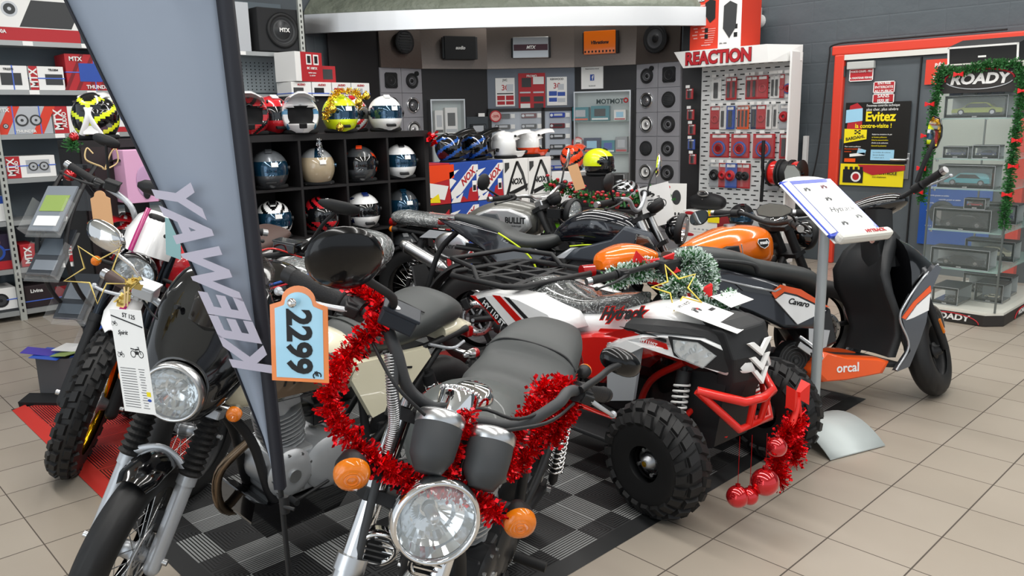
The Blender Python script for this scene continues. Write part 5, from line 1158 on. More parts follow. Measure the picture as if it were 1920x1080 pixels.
    def signal(s, c, mt=AMBER, body=BLKM, r=.03, stem=None, d=(1, 0, 0), steer=True, stem_r=.009, deep=.04, rim=None):
        c = Vector(c); d = Vector(d).normalized()
        b = s.P('turn_signal', MB().lathe([(.001, -deep * 1.1), (r * .55, -deep), (r * .9, -deep * .5), (r, 0)], c, d, 24), body, steer)
        s.P('signal_lens', MB().lathe([(r * 1.02, -.004), (r * 1.02, .006), (r * .9, .016), (r * .55, .021), (.001, .023)], c, d, 24, smooth=True), mt, steer, b)
        s.P('signal_reflector', MB().lathe([(r * .93, .002), (r * .5, -.012), (.001, -.02)], c, d, 20), CHROME, steer, b)
        m = MB()
        for k in (.3, .5, .7): m.torus(c + d * (.0235 - .012 * k * k), d, r * k, .0016, 20, 5)
        s.P('lens_rings', m, mt, steer, b)
        if stem: s.P('signal_stem', MB().cyl(Vector(stem), c - d * deep * .5, stem_r), rim or body, steer, b)
        return b
    def mirror(s, c, arm, size=(.06, .045), n=(-1, 0, .1), shape='round', shell=BLKM, armm=None, arm_r=.007, th=.018, rot=0):
        # n: direction the glass faces
        c = Vector(c); n = Vector(n).normalized(); up = Vector((0, 0, 1)); x = up.cross(n).normalized(); F = frame(c, x, up - n * up.dot(n)) @ Matrix.Rotation(R(rot), 4, 'Z')
        if shape == 'round': prof = [(cos(2 * pi * i / 28), sin(2 * pi * i / 28)) for i in range(28)]
        elif shape == 'oval': prof = [(abs(cos(a)) ** .8 * (1 if cos(a) > 0 else -1), abs(sin(a)) ** .9 * (1 if sin(a) > 0 else -1)) for a in [2 * pi * i / 28 for i in range(28)]]
        else: prof = [(-1, -.1), (-.8, -.75), (-.1, -1), (.6, -.8), (1, -.2), (.95, .35), (.5, .85), (-.4, 1.0), (-.9, .6)]
        rs = []
        for k, (f, z) in enumerate(((1, 0), (1.02, -th * .25), (.9, -th * .7), (.55, -th * 1.25), (.12, -th * 1.5))): rs.append([F @ Vector((px_ * size[0] * f, py_ * size[1] * f, z)) for px_, py_ in prof])
        o = s.P('mirror', MB().loft(rs), shell, True)
        g = MB().add([F @ Vector((px_ * size[0] * .93, py_ * size[1] * .93, .0012)) for px_, py_ in prof], [tuple(range(len(prof)))]); s.P('mirror_glass', g, MIRR, True, o)
        s.P('mirror_arm', MB().tube([Vector(p) for p in arm] + [c - n * th * .9], arm_r, n=8), armm or shell, True, o); return o
    def gauge(s, c, r, h, d, body=BLKM, rim=CHROME, face=BLKP):
        c = Vector(c); d = Vector(d).normalized()
        o = s.P('instrument_gauge', MB().lathe([(.001, -h), (r * .55, -h), (r * .92, -h * .72), (r, -h * .35), (r, 0)], c, d, 32), body, True)
        s.P('gauge_rim', MB().lathe([(r * 1.0, -.018), (r * 1.04, -.012), (r * 1.04, .004), (r * .93, .010), (r * .88, .004)], c, d, 32), rim, True, o)
        s.P('gauge_face', MB().cyl(c - d * .004, c + d * .001, r * .9, n=28), face, True, o); return o
    def loftx(s, name, secs, mt, e=2.3, sub=4, tilt=0, yc=0, steer=False, parent=None, cap=True, label=None, n=28, bevel=0):
        rs = [ring(x, z, w_, hu, hd, e, n, yc, tilt) for x, z, w_, hu, hd in smooth_secs(secs, sub)]
        return s.P(name, MB().loft(rs, cap), mt, steer, parent, label)
    def fender(s, name, c, R_, w, a0, a1, mt, steer=False, crown=.4, n=22, th=.004, parent=None):
        rs = []; K = 9; c = Vector(c)
        for i in range(n + 1):
            a = R(a0 + (a1 - a0) * i / n); taper = 1 - .25 * max(0, abs(i / n - .5) * 2 - .6) / .4; r_ = []
            for sgn, off in ((1, 0), (-1, th)):
                ks = range(K) if sgn == 1 else range(K - 1, -1, -1)
                for k in ks:
                    t = -1 + 2 * k / (K - 1); rad = R_ - off - w * crown * t * t
                    r_.append(c + Vector((rad * cos(a), t * w * taper - (0), rad * sin(a))))
            rs.append(r_)
        return s.P(name, MB().loft(rs), mt, steer, parent)
    def shock(s, top, bot, r=.028, coils=9, spring=CHROME, body=BLKM, name='shock_absorber'):
        top, bot = Vector(top), Vector(bot); x, y, z = basis(bot - top); L = (bot - top).length
        o = s.P(name, MB().cyl(top, bot, r * .35).cyl(top + z * L * .05, top + z * L * .22, r * .95, n=18).cyl(top + z * L * .78, top + z * L * .95, r * .6), body)
        pts = [top + z * L * (.2 + .62 * i / (coils * 10)) + (x * cos(2 * pi * i / 10) + y * sin(2 * pi * i / 10)) * r for i in range(coils * 10 + 1)]
        s.P('spring', MB().tube(pts, r * .16, n=6, smooth=False), spring, parent=o); return o
    def engine(s, c=(.62, 0, .36), mt=CASE, cyl=CASE, tilt=14, sc=1.0, cover=None, side=1, fins=9, head=None):
        cx, cy, cz = c; k = sc
        e = s.P('engine', MB().box((cx, 0, cz), (.30 * k, .20 * k, .17 * k)).cyl((cx - .07, -.105 * k, cz + .0), (cx - .07, .105 * k, cz), .105 * k, n=28).cyl((cx + .09, -.10 * k, cz + .01), (cx + .09, .10 * k, cz + .01), .09 * k, n=28), mt, bevel=.01)
        for sg in (1, -1):
            cv = MB().lathe([(.001, .024), (.05 * k, .024), (.075 * k, .018), (.092 * k, 0)], (cx + .09, sg * .10 * k, cz + .01), (0, sg, 0), 28)
            cv.lathe([(.001, .02), (.07 * k, .02), (.09 * k, .012), (.105 * k, 0)], (cx - .07, sg * .105 * k, cz), (0, sg, 0), 28)
            o = s.P('engine_cover', cv, cover or mt, parent=e)
            bm_ = MB()
            for i in range(9): a = 2 * pi * i / 9; bm_.cyl((cx + .09 + .078 * k * cos(a), sg * .105 * k, cz + .01 + .078 * k * sin(a)), (cx + .09 + .078 * k * cos(a), sg * .118 * k, cz + .01 + .078 * k * sin(a)), .006, n=6)
            bm_.cyl((cx + .09, sg * .12 * k, cz + .01), (cx + .09, sg * .132 * k, cz + .01), .024 * k, n=16)
            s.P('cover_bolts', bm_, STEEL, parent=e)
        u = Vector((sin(R(tilt)), 0, cos(R(tilt)))); b0 = Vector((cx + .05, 0, cz + .07)); f = Vector((cos(R(tilt)), 0, -sin(R(tilt)))); v = Vector((0, 1, 0))
        cm = MB().cyl(b0, b0 + u * .2 * k, .055 * k, n=24)
        for i in range(fins):
            p = b0 + u * (.025 + .016 * i) * k
            w1 = .095 * k if i > 2 else .085 * k
            poly = [(w1 * cos(a) * (1.0 if abs(cos(a)) < .8 else .96), w1 * .92 * sin(a)) for a in [2 * pi * j / 20 for j in range(20)]]
            cm.prism(poly, frame(p, f, v), .005 * k)
        cyl_o = s.P('cylinder', cm, cyl, parent=e)
        hp = b0 + u * (.03 + .016 * fins) * k
        hm = MB(frame(hp, f, v)).box((0, 0, .02 * k), (.14 * k, .13 * k, .045 * k)).box((0, 0, .05 * k), (.12 * k, .10 * k, .03 * k)).cyl((.02, -.085 * k, .03 * k), (.02, .085 * k, .03 * k), .03 * k, n=18).cyl((-.01, .05 * k, .05 * k), (-.01, .09 * k, .05 * k), .022 * k, n=6)
        s.P('cylinder_head', hm, head or cyl, parent=e, bevel=.006)
        s.P('gear_lever', MB().tube([(cx - .05, .13 * k, cz - .06), (cx + .08, .15 * k, cz - .07), (cx + .13, .18 * k, cz - .05)], .006).cyl((cx + .13, .155 * k, cz - .05), (cx + .13, .20 * k, cz - .05), .011, n=12), BLKM)
        s.P('carburettor', MB().box((cx - .10, 0, cz + .17), (.10, .08, .09)).cyl((cx - .06, 0, cz + .18), (cx + .0, 0, cz + .19), .028, n=16).cyl((cx - .10, 0, cz + .21), (cx - .10, 0, cz + .25), .03, n=16), BLK2, bevel=.006)
        return e
    def frame_tubes(s, mt=BLKM, seatz=.72, r=.017):
        m = MB(); h = s.head
        m.tube([(h.x, 0, h.z - .02), (h.x - .25, 0, h.z - .06), (.55, 0, seatz), (.35, 0, seatz - .02)], .024, n=10)
        for sg in (1, -1):
            m.tube([(h.x + .02, sg * .03, h.z - .10), (.88, sg * .06, .55), (.80, sg * .09, .28), (.60, sg * .10, .24), (.44, sg * .10, .27), (.42, sg * .10, .45), (.45, sg * .09, seatz)], r, n=8)
            m.tube([(.50, sg * .08, seatz), (.20, sg * .10, seatz + .0), (-.12, sg * .09, seatz + .03)], r * .9, n=8)
            m.tube([(.42, sg * .10, .36), (.25, sg * .12, .52), (.04, sg * .11, seatz)], r * .8, n=8)
        m.cyl((h + s.ax * .06), (h - s.ax * .12), .032, n=16)
        return s.P('frame', m, mt)
    def swing(s, mt=BLKM, r=.30):
        m = MB()
        for sg in (1, -1): m.tube([(.44, sg * .09, .36), (.2, sg * .10, .335), (0, sg * .10, r)], .019, n=8).box((0, sg * .10, r), (.06, .014, .05))
        o = s.P('swingarm', m, mt)
        s.P('axle_bolt', MB().cyl((0, -.13, r), (0, .13, r), .011), STEEL)
        s.P('chain_guard', MB().box((.18, .10, .43), (.36, .02, .035), rot=(0, -5, 0)), mt, bevel=.005)
        cm = MB()
        cm.tube([(.50, .082, .41), (.02, .082, r + .095)], .006, n=6, smooth=False).tube([(.50, .082, .31), (.02, .082, r - .095)], .006, n=6, smooth=False).lathe([(.06, -.002), (.095, -.002), (.095, .002), (.06, .002)], (0, .082, r), (0, 1, 0), 30, closed=True)
        s.P('drive_chain', cm, STEEL); return o
    def pegs(s, z=.30, x=.45, mt=BLKM):
        for sg in (1, -1):
            a = s.P('foot_peg', MB().cyl((x, sg * .13, z), (x, sg * .23, z), .016, n=14), RUBB, bevel=.003); s.P('peg_bracket', MB().box((x, sg * .115, z + .03), (.06, .018, .10), rot=(0, 20, 0)), mt, parent=a, bevel=.004)
        s.P('brake_pedal', MB().tube([(x - .02, -.13, z - .02), (x + .12, -.15, z - .04), (x + .19, -.16, z - .02)], .007), mt)
        s.P('side_stand', MB().tube([(x, .11, .24), (x + .03, .22, .04), (x + .06, .25, .0)], .010).box((x + .065, .255, .004), (.06, .03, .008)), mt)
    def exhaust(s, path, r=.017, mt=CHROME, muff=None, muff_r=.042, mm=CHROME, end=None):
        o = s.P('exhaust_pipe', MB().tube(path, r, n=12), mt)
        if muff:
            a, b = Vector(muff[0]), Vector(muff[1]); d = (b - a).normalized(); L = (b - a).length
            s.P('muffler', MB().lathe([(r, 0), (muff_r * .9, .05), (muff_r, .07), (muff_r, L - .05), (muff_r * .85, L - .01), (muff_r * .6, L), (muff_r * .45, L - .02)], a, d, 28), mm)
            s.P('muffler_clamp', MB().torus(a + d * .07, d, muff_r, .004, 28, 6).torus(a + d * (L - .05), d, muff_r, .004, 28, 6), STEEL)
        return o
    def cable(s, pts, r=.004, mt=BLKM, n_='control_cable'):
        S_ = s.S; return s.P(n_, MB().tube([(S_ @ Vector(p) if st else Vector(p)) for p, st in pts], r, n=6), mt)
def on_side(x, y, z, rz=0, ry=0):   # frame lying on the right hand side of a bike (normal -y): text reads towards the rear... use left=False
    return frame((x, y, z), (1, 0, 0), (0, 0, 1))
def on_left(x, y, z, rot=0): return frame((x, y, z), (-1, 0, 0), (0, 0, 1)) @ Matrix.Rotation(R(rot), 4, 'Z')
def on_right(x, y, z, rot=0): return frame((x, y, z), (1, 0, 0), (0, 0, 1)) @ Matrix.Rotation(R(rot), 4, 'Z')

MSH = mat('mirror_shell_black', '050507', .22, coat=.35, spec=.3)
GREYM = mat('matte_green_grey', '4B504F', .42, .1, coat=.15)
# ================= A: matte grey cruiser in front
a = Moto('motorcycle', 'matte grey motorcycle nearest the camera with red tinsel and round chrome headlight', 'motorcycle', (1.745, 1.926, 209.6, 13.2, 35.8, .964), 27, (1.03, 0, .86))
a.wheel('rear_wheel', (0, 0, .30), .30, .12, rim=BLKM, disc=-1); a.wheel('front_wheel', (1.30, 0, .30), .30, .10, rim=BLKM, steer=True, disc=-1)
a.fork((1.30, 0, .30), .10, .69, low=STEEL, up=CHROME, r=.0245, split=.36, clamp=BLKM)
u_ = a.ax
a.P('fork_bolt', MB().cyl(Vector((1.30, -.10, .30)) + u_ * .70, Vector((1.30, -.10, .30)) + u_ * .72, .012, n=6).cyl(Vector((1.30, .10, .30)) + u_ * .70, Vector((1.30, .10, .30)) + u_ * .72, .012, n=6), STEEL, True)
a.frame_tubes(); a.swing(); a.pegs(); a.engine((.62, 0, .37), BLK2, CASE, 8)
for sg in (1, -1): a.shock((.12, sg * .13, .66), (.0, sg * .13, .33))
a.exhaust([(.78, -.02, .50), (.90, -.06, .40), (.84, -.10, .24), (.5, -.14, .2)], muff=((.45, -.15, .22), (-.15, -.17, .33)))
a.fender('front_fender', (1.30, 0, .30), .335, .065, 20, 120, BLKM, True); a.fender('rear_fender', (0, 0, .30), .35, .09, 60, 175, GREYM)
a.loftx('fuel_tank', [(.955, .80, .03, .03, .03), (.94, .80, .09, .09, .07), (.86, .80, .145, .125, .09), (.74, .79, .165, .135, .10), (.60, .77, .150, .12, .08), (.50, .75, .11, .085, .06), (.46, .74, .08, .05, .04)], GREYM)
a.loftx('seat', [(.60, .80, .09, .055, .05), (.52, .82, .125, .06, .06), (.38, .80, .15, .05, .06), (.26, .80, .155, .055, .06), (.20, .83, .15, .065, .07), (.05, .86, .13, .05, .07), (-.10, .86, .09, .03, .05)], LEATH)
a.P('seat_seam', MB().tube([(.22, -.15, .84), (.215, -.10, .878), (.21, 0, .888), (.215, .10, .878), (.22, .15, .84)], .004), BLKM)
a.P('fuel_cap', MB().lathe([(.05, 0), (.052, .012), (.046, .03), (.036, .036), (.001, .038)], (.82, 0, .915), (0.1, 0, 1), 28), CHROME)
ign = a.P('ignition_barrel', MB().lathe([(.036, -.05), (.043, -.04), (.045, .02), (.040, .034), (.034, .038), (.001, .04)], (1.0, .0, .975), (-.62, 0, .78), 28), CHROME, True)
m = MB(); d_ = Vector((-.62, 0, .78)).normalized(); x_, y_, z_ = basis(d_)
for i in range(20): q = 2 * pi * i / 20; m.ell(Vector((1.0, 0, .975)) + d_ * .03 + (x_ * cos(q) + y_ * sin(q)) * .042, (.005, .005, .005), 6, 4)
a.P('knurled_edge', m, CHROME, True, ign)
for sg in (-1, 1): a.gauge((1.085, sg * .062 + .008, .975), .0505, .115, (-.66, 0, .75), DGRY, STEEL)
a.P('gauge_bracket', MB().box((1.03, .01, .945), (.06, .20, .016), rot=(0, -27, 0)), BLKM, True, bevel=.005)
a.headlight((1.19, 0, .805), .09, CHROME, CHROME, .11, 12)
a.bars([(1.0, 0, .95), (1.0, -.07, .955), (1.04, -.14, 1.0), (1.03, -.20, 1.07), (.97, -.25, 1.09), (.84, -.41, 1.06)], .0135, mt=DGRY, grip=GRIP, glen=.135, grip_r=.0195, lever=ALUP, end=BLKM)
a.reservoir((1.02, -.215, 1.125), mat('reservoir_navy', '20262F', .45, .2), (.065, .075, .034), (0, 0, -10)); a.P('reservoir_badge', MB().cyl((1.03, -.235, 1.146), (1.03, -.235, 1.150), .013, n=18), STEEL, True)
a.mirror((1.12, -.385, 1.235), [(1.02, -.24, 1.12), (1.05, -.25, 1.17), (1.09, -.32, 1.20)], (.072, .066), (-.95, -.25, .15), 'round', MSH, BLKM, .009, .022)
a.mirror((.83, .41, 1.155), [(.97, .27, 1.10), (.93, .32, 1.13), (.87, .37, 1.14)], (.058, .032), (-.9, .1, -.35), 'oval', MSH, BLKM, .009, .022)
for sg in (-1, 1):
    a.P('signal_arm', MB().cyl((1.07, sg * .09, .815), (1.11, sg * .155, .825), .021, n=18), BLKM, True)
    a.signal((1.155, sg * .195, .835), AMBER, BLKM, .036, (1.10, sg * .14, .82), (1, sg * -.05, -.12), stem_r=.02, deep=.05)
for sg in (-1, 1):
    h_ = a.P('horn', MB().lathe([(.001, -.03), (.035, -.028), (.044, 0), (.046, .008), (.036, .012), (.034, .004), (.001, .004)], (1.13, sg * .06 - .0, .665), (1, sg * .1, -.1), 28), CHROME, True)
    m = MB()
    for k in range(-2, 3): m.box((1.143, sg * .06, .665 + k * .014), (.003, .064 * cos(k * .45), .004))
    a.P('horn_grille', m, CHROME, True, h_); a.P('horn_face', MB().cyl((1.134, sg * .06, .665), (1.136, sg * .06, .665), .034, n=20), BLKM, True, h_)
cb = a.cable([((1.02, -.20, 1.08), 1), ((1.06, -.17, 1.0), 1), ((1.07, -.135, .93), 1), ((1.10, -.12, .80), 1), ((1.15, -.09, .62), 1)], .010, DGRY, 'cable_conduit')
pts = catm([a.S @ Vector(p) for p in ((1.035, -.20, 1.05), (1.065, -.165, .98), (1.075, -.135, .92), (1.09, -.125, .86))], 14)
m = MB()
for i in range(len(pts) - 1): m.torus(pts[i], pts[i + 1] - pts[i], .0105, .0022, 14, 5)
m.build('conduit_rings', STEEL, cb)
a.cable([((1.0, -.26, 1.07), 1), ((1.10, -.18, 1.02), 1), ((1.10, -.05, .95), 1), ((1.0, .02, .78), 0)]); a.cable([((.99, .26, 1.07), 1), ((1.10, .16, 1.05), 1), ((1.10, .03, .95), 1), ((.95, .04, .7), 0)]); a.cable([((.99, .24, 1.07), 1), ((1.06, .12, 1.02), 1), ((1.02, .03, .98), 1), ((.95, -.03, .75), 0)])
a.P('tail_light', MB().box((-.20, 0, .72), (.05, .10, .06)), REDL, bevel=.01)
for sg in (1, -1): a.signal((-.14, sg * .13, .72), AMBER, BLKM, .025, (-.12, sg * .06, .72), (-1, 0, 0), steer=False)
A_ = a

# ================= B: black faired cream roadster
b = Moto('motorcycle', 'cream motorcycle with glossy black nose fairing and smoked screen, left foreground', 'motorcycle', (1.875, 2.526, 184.2, 6.5, 42, .941), 26)
b.wheel('rear_wheel', (0, 0, .31), .31, .12, rim=BLKM); b.wheel('front_wheel', (1.31, 0, .30), .305, .10, rim=BLKM, steer=True, disc=1)
b.fork((1.31, 0, .30), .098, .68, low=ALUP, up=BLKM, gaiter=True, r=.022, split=.27)
b.frame_tubes(); b.swing(); b.pegs(); b.engine((.66, 0, .38), CASE, CASE, 12)
for sg in (1, -1): b.shock((.14, sg * .13, .64), (.02, sg * .13, .34))
b.exhaust([(.84, .0, .52), (.95, -.04, .40), (.90, -.07, .22), (.6, -.12, .2)], muff=((.5, -.14, .23), (-.1, -.16, .36)), mt=mat('exhaust_bronze', '8D7A66', .3, 1.0))
b.P('skid_plate', MB().prism([(.50, .24), (.55, .18), (.86, .18), (.92, .26), (.90, .34), (.84, .30), (.58, .28)], frame((0, .115, 0), (1, 0, 0), (0, 0, 1)), .23), BLKP, bevel=.008)
b.fender('front_fender', (1.31, 0, .30), .335, .060, 78, 118, BLKP, True, .5)
m = MB().tube([Vector((1.31, -.098, .30)) + b.ax * .25, Vector((1.31, -.08, .30)) + b.ax * .31 + Vector((.02, 0, 0)), Vector((1.31, 0, .30)) + b.ax * .345 + Vector((.02, 0, 0)), Vector((1.31, .08, .30)) + b.ax * .31 + Vector((.02, 0, 0)), Vector((1.31, .098, .30)) + b.ax * .25], .014, n=8, flat=.6)
b.P('fender_brace', m, ALUP, True)
b.loftx('fuel_tank', [(.985, .79, .03, .03, .05), (.97, .79, .085, .075, .09), (.90, .79, .135, .11, .12), (.76, .79, .16, .13, .115), (.60, .78, .15, .12, .09), (.48, .76, .115, .09, .06), (.42, .75, .07, .05, .04)], CREAM, e=2.5)
b.P('tank_panel', MB().prism([(-.17, -.05), (-.19, -.015), (-.16, .05), (.15, .055), (.19, -.01), (.15, -.055)], frame((.72, .1635, .775), (-1, 0, -.04), (0, -.1, 1)), .002), mat('tank_brown', '5A4A3A', .3, coat=.6)); b.P('tank_panel_line', MB().tube([frame((.72, .1655, .775), (-1, 0, -.04), (0, -.1, 1)) @ Vector(p) for p in ((-.18, -.06, 0), (-.20, -.015, 0), (-.17, .06, 0), (.16, .065, 0), (.205, -.01, 0), (.16, -.065, 0))], .0015, n=5, smooth=False, closed=True), BLKM)
b.T('Hero', .075, BLKM, frame((.74, .1665, .785), (-1, 0, -.04), (0, -.1, 1)), shear=.4); b.T('125 RACING', .022, RED, frame((.68, .1668, .75), (-1, 0, -.04), (0, -.1, 1)), shear=.3)
b.P('fuel_cap', MB().cyl((.78, 0, .915), (.78, 0, .93), .035, n=24), CHROME, bevel=.003)
b.P('side_panel', MB().prism([(.52, .70), (.50, .76), (.15, .74), (.13, .70), (.30, .54), (.42, .52)], frame((0, .115, 0), (1, 0, 0), (0, 0, 1)), -.03), CREAM, bevel=.012, seg=3)
for k in range(3): b.P('panel_slot', MB().box((.28 + .012 * k, .1465, .69 - .03 * k), (.10 - .02 * k, .003, .008), rot=(0, -12, 0)), BLKM)
b.P('side_panel', MB().prism([(.52, .70), (.50, .76), (.15, .74), (.13, .70), (.30, .54), (.42, .52)], frame((0, -.145, 0), (1, 0, 0), (0, 0, 1)), -.03), CREAM, bevel=.012, seg=3)
st = b.loftx('seat', [(.50, .80, .09, .045, .06), (.44, .82, .12, .05, .07), (.30, .82, .145, .05, .08), (.15, .84, .15, .065, .09), (.04, .86, .145, .07, .09), (-.05, .85, .12, .05, .07), (-.11, .83, .07, .02, .04)], LEATH)
m = MB()
for k in range(6): x = .24 + .04 * k; m.tube([(x, -.11, .862), (x, 0, .874), (x, .11, .862)], .0035, n=5)
b.P('seat_ribs', m, LEATH, parent=st); b.P('seat_piping', MB().tube([(.16, .13, .885), (.19, .0, .912), (.16, -.13, .885)], .003, n=5), BLKM, parent=st)
b.loftx('tail', [(.02, .76, .11, .04, .04), (-.08, .76, .095, .035, .035), (-.16, .745, .06, .02, .02), (-.21, .73, .03, .01, .01)], CREAM)
b.P('grab_rail', MB().tube([(.12, .12, .74), (.0, .13, .70), (-.06, .14, .72)], .007), ALUP)
for sg in (1, -1): b.signal((-.07, sg * .19, .68), REDL, CHROME, .021, (-.02, sg * .12, .69), (-1, sg * .2, 0), steer=False, deep=.05)
b.headlight((1.21, 0, .85), .09, BLKP, STEEL, .08, 8)
fs = [(1.195, .845, .09, .09, .09), (1.16, .86, .125, .115, .11), (1.10, .90, .155, .15, .13), (1.03, .965, .175, .18, .15), (.97, 1.0, .18, .17, .15)]
rs = []
for x, z, w_, hu, hd in smooth_secs(fs, 4): rs.append(ring(x, z, w_, hu, hd, 2.3, 32, 0, -.35)[:32])
fo = MB().loft(rs, cap=False); b.P('nose_fairing', fo, BLKP, True, solid=.004)
rs = []
for k, (x, z, w_) in enumerate(((1.10, 1.035, .12), (1.045, 1.11, .13), (.985, 1.17, .125), (.935, 1.215, .10), (.91, 1.23, .065))):
    rs.append([Vector((x - .10 * abs(t) ** 1.6, t * w_, z - .045 * t * t)) for t in [-1 + 2 * j / 14 for j in range(15)]] + [Vector((x - .10 * abs(t) ** 1.6 - .003, t * w_, z - .045 * t * t - .003)) for t in [1 - 2 * j / 14 for j in range(15)]])
b.P('windscreen', MB().loft(rs), mat('screen_smoke', '2A231E', .04, alpha=.34, coat=1), True)
for sg in (-1, 1): b.P('screen_screw', MB().cyl((1.06, sg * .095, 1.045), (1.075, sg * .10, 1.05), .008), BLKM, True)
b.bars([(.96, 0, .93), (.98, -.08, .93), (.985, -.14, .96), (.97, -.22, .985), (.90, -.40, .965)], .0125, mt=ALUP, grip=BROWN, glen=.125, grip_r=.019, lever=ALUP, master=ALUP)
b.reservoir((.99, -.235, 1.015), ALUP, (.055, .07, .04))
b.P('kill_switch', MB().box((.985, -.275, 1.0), (.02, .01, .008)), RED, True)
b.mirror((1.01, -.375, 1.165), [(.98, -.25, 1.03), (.99, -.29, 1.08), (1.0, -.34, 1.11)], (.072, .045), (-.75, .2, .1), 'oval', CHROME, CHROME, .006, .026)
for sg in (-1, 1): b.signal((1.14, sg * .175, .80), AMBER, CHROME, .024, (1.12, sg * .10, .80), (1, sg * .1, 0), stem_r=.009, deep=.035, rim=CHROME)
b.cable([((.97, -.25, .97), 1), ((1.06, -.16, .98), 1), ((1.05, -.05, .93), 1), ((.9, .03, .7), 0)])
b.P('tail_light', MB().box((-.20, 0, .70), (.04, .08, .05)), REDL, bevel=.01)
# ================= C: white scrambler with knobbly tyre
c = Moto('motorcycle', 'white scrambler motorcycle with knobbly front tyre and gold rims, far left', 'motorcycle', (2.084, 4.62, 213.5, 12.8, 27.6, 1.059), 26)
GLD2 = mat('anodised_gold', 'E3A81E', .15, 1.0)
c.wheel('rear_wheel', (0, 0, .31), .31, .13, rim=GLD2, pattern='knob'); c.wheel('front_wheel', (1.33, 0, .315), .32, .115, rim=GLD2, steer=True, disc=-1, pattern='knob')
c.fork((1.33, 0, .315), .095, .72, low=BLKM, up=mat('fork_dark', '30353C', .2, .8), r=.022, split=.34, clamp=BLKM)
c.frame_tubes(); c.swing(); c.pegs(); c.engine((.64, 0, .38), BLK2, BLK2, 10)
c.loftx('fuel_tank', [(.97, .80, .03, .03, .03), (.95, .80, .10, .10, .08), (.85, .80, .15, .13, .09), (.70, .79, .16, .13, .09), (.55, .77, .12, .09, .06), (.48, .76, .07, .04, .04)], HR)
m = MB()
for k in range(5): m.lathe([(.145 + .012, -.004), (.163, 0), (.145 + .012, .004)], (.80 - .028 * k, 0, .80), (1, 0, 0), 24, arc=(20, 160))
c.P('blue_ribs', m, HBL)
c.loftx('seat', [(.52, .80, .10, .04, .05), (.30, .81, .13, .05, .05), (.05, .82, .13, .05, .05), (-.15, .84, .10, .03, .04)], BROWN)
c.P('front_fender', MB().loft([[Vector((x, s_ * w_ , z - .02 * s_ * s_)) for s_ in (-1, -.5, 0, .5, 1)] + [Vector((x, s_ * w_, z - .004 - .02 * s_ * s_)) for s_ in (1, .5, 0, -.5, -1)] for x, z, w_ in ((1.02, .74, .05), (1.15, .735, .06), (1.25, .71, .065), (1.33, .69, .05), (1.37, .675, .02))]), WHT, True)
c.P('fender_stripe', MB().loft([[Vector((x, -.012, z)), Vector((x, .012, z)), Vector((x, .012, z + .003)), Vector((x, -.012, z + .003))] for x, z in ((1.03, .741), (1.15, .736), (1.25, .713), (1.34, .688))]), mat('stripe_magenta', 'A8206C', .3, coat=.5), True)
c.headlight((1.22, 0, .88), .085, BLKP, BLKP, .10, -8)
fs = [Vector((1.20, 0, .96)), Vector((1.15, 0, 1.03)), Vector((1.09, 0, 1.09)), Vector((1.06, 0, 1.115))]
c.P('fly_screen', MB().loft([[Vector((p.x - .09 * t * t, t * w_, p.z - .03 * t * t)) for t in [-1 + j / 5 for j in range(11)]] + [Vector((p.x - .09 * t * t - .005, t * w_, p.z - .03 * t * t - .003)) for t in [1 - j / 5 for j in range(11)]] for p, w_ in zip(fs, (.10, .105, .085, .05))]), WHT, True)
c.P('screen_stripe', MB().loft([[p + Vector((.002, -.055, .001)), p + Vector((.002, -.035, .001)), p + Vector((.004, -.035, .003)), p + Vector((.004, -.055, .003))] for p in fs]), mat('stripe_magenta'), True)
c.bars([(.96, 0, 1.0), (.97, -.08, 1.01), (.97, -.16, 1.09), (.86, -.42, 1.12)], .0125, mt=ALUP, grip=GRIP, glen=.13, grip_r=.017, lever=BLKM)
c.gauge((1.05, 0, 1.08), .04, .05, (-.5, 0, .86), BLKM, BLKM); c.reservoir((.98, -.22, 1.13), BLKM)
for sg in (-1, 1): c.signal((1.12, sg * .17, .84), AMBER, BLKM, .02, (1.10, sg * .10, .84), (1, 0, 0), deep=.03)
c.mirror((.93, -.30, 1.30), [(.93, -.24, 1.12), (.93, -.27, 1.20)], (.055, .025), (-1, 0, .1), 'oval', BLKM, BLKM, .006, .015)
c.P('number_board', MB().prism([(.42, .60), (.42, .78), (.12, .80), (.14, .62)], frame((0, .12, 0), (1, 0, 0), (0, 0, 1)), -.02), WHT, bevel=.01)
# ================= D: dark roadster, wrapped seat, behind the banner pole
d = Moto('motorcycle', 'dark motorcycle with plastic wrapped seat and angular mirror, behind the cream one', 'motorcycle', (2.30, 3.72, 206, 6, 8, .984), 26)
d.wheel('rear_wheel', (0, 0, .30), .30, .12, rim=BLKM); d.wheel('front_wheel', (1.30, 0, .30), .30, .10, rim=BLKM, steer=True)
d.fork((1.30, 0, .30), .095, .68, low=BLKM, up=STEEL); d.frame_tubes(); d.swing(); d.pegs(); d.engine((.62, 0, .37), BLK2, BLK2)
d.loftx('fuel_tank', [(.95, .80, .04, .03, .03), (.93, .80, .10, .09, .08), (.80, .80, .155, .13, .10), (.70, .79, .15, .12, .08), (.62, .77, .10, .07, .05)], BLKP)
d.P('tank_stripe', MB().tube([(.93, .105, .86), (.80, .150, .875), (.62, .145, .86), (.52, .10, .82)], .006), HBL); d.P('tank_stripe', MB().tube([(.93, .11, .845), (.80, .157, .86), (.62, .152, .845), (.52, .105, .80)], .005), HR)
d.T('Hero', .06, WHT, on_left(.72, .158, .79), shear=.4)
d.loftx('seat', [(.66, .79, .10, .05, .08), (.58, .80, .16, .08, .12), (.40, .81, .19, .08, .14), (.20, .83, .20, .09, .14), (.02, .86, .19, .10, .12), (-.12, .86, .15, .09, .10), (-.20, .86, .08, .03, .05)], PLASTL, label='seat still wrapped in crinkled clear plastic')
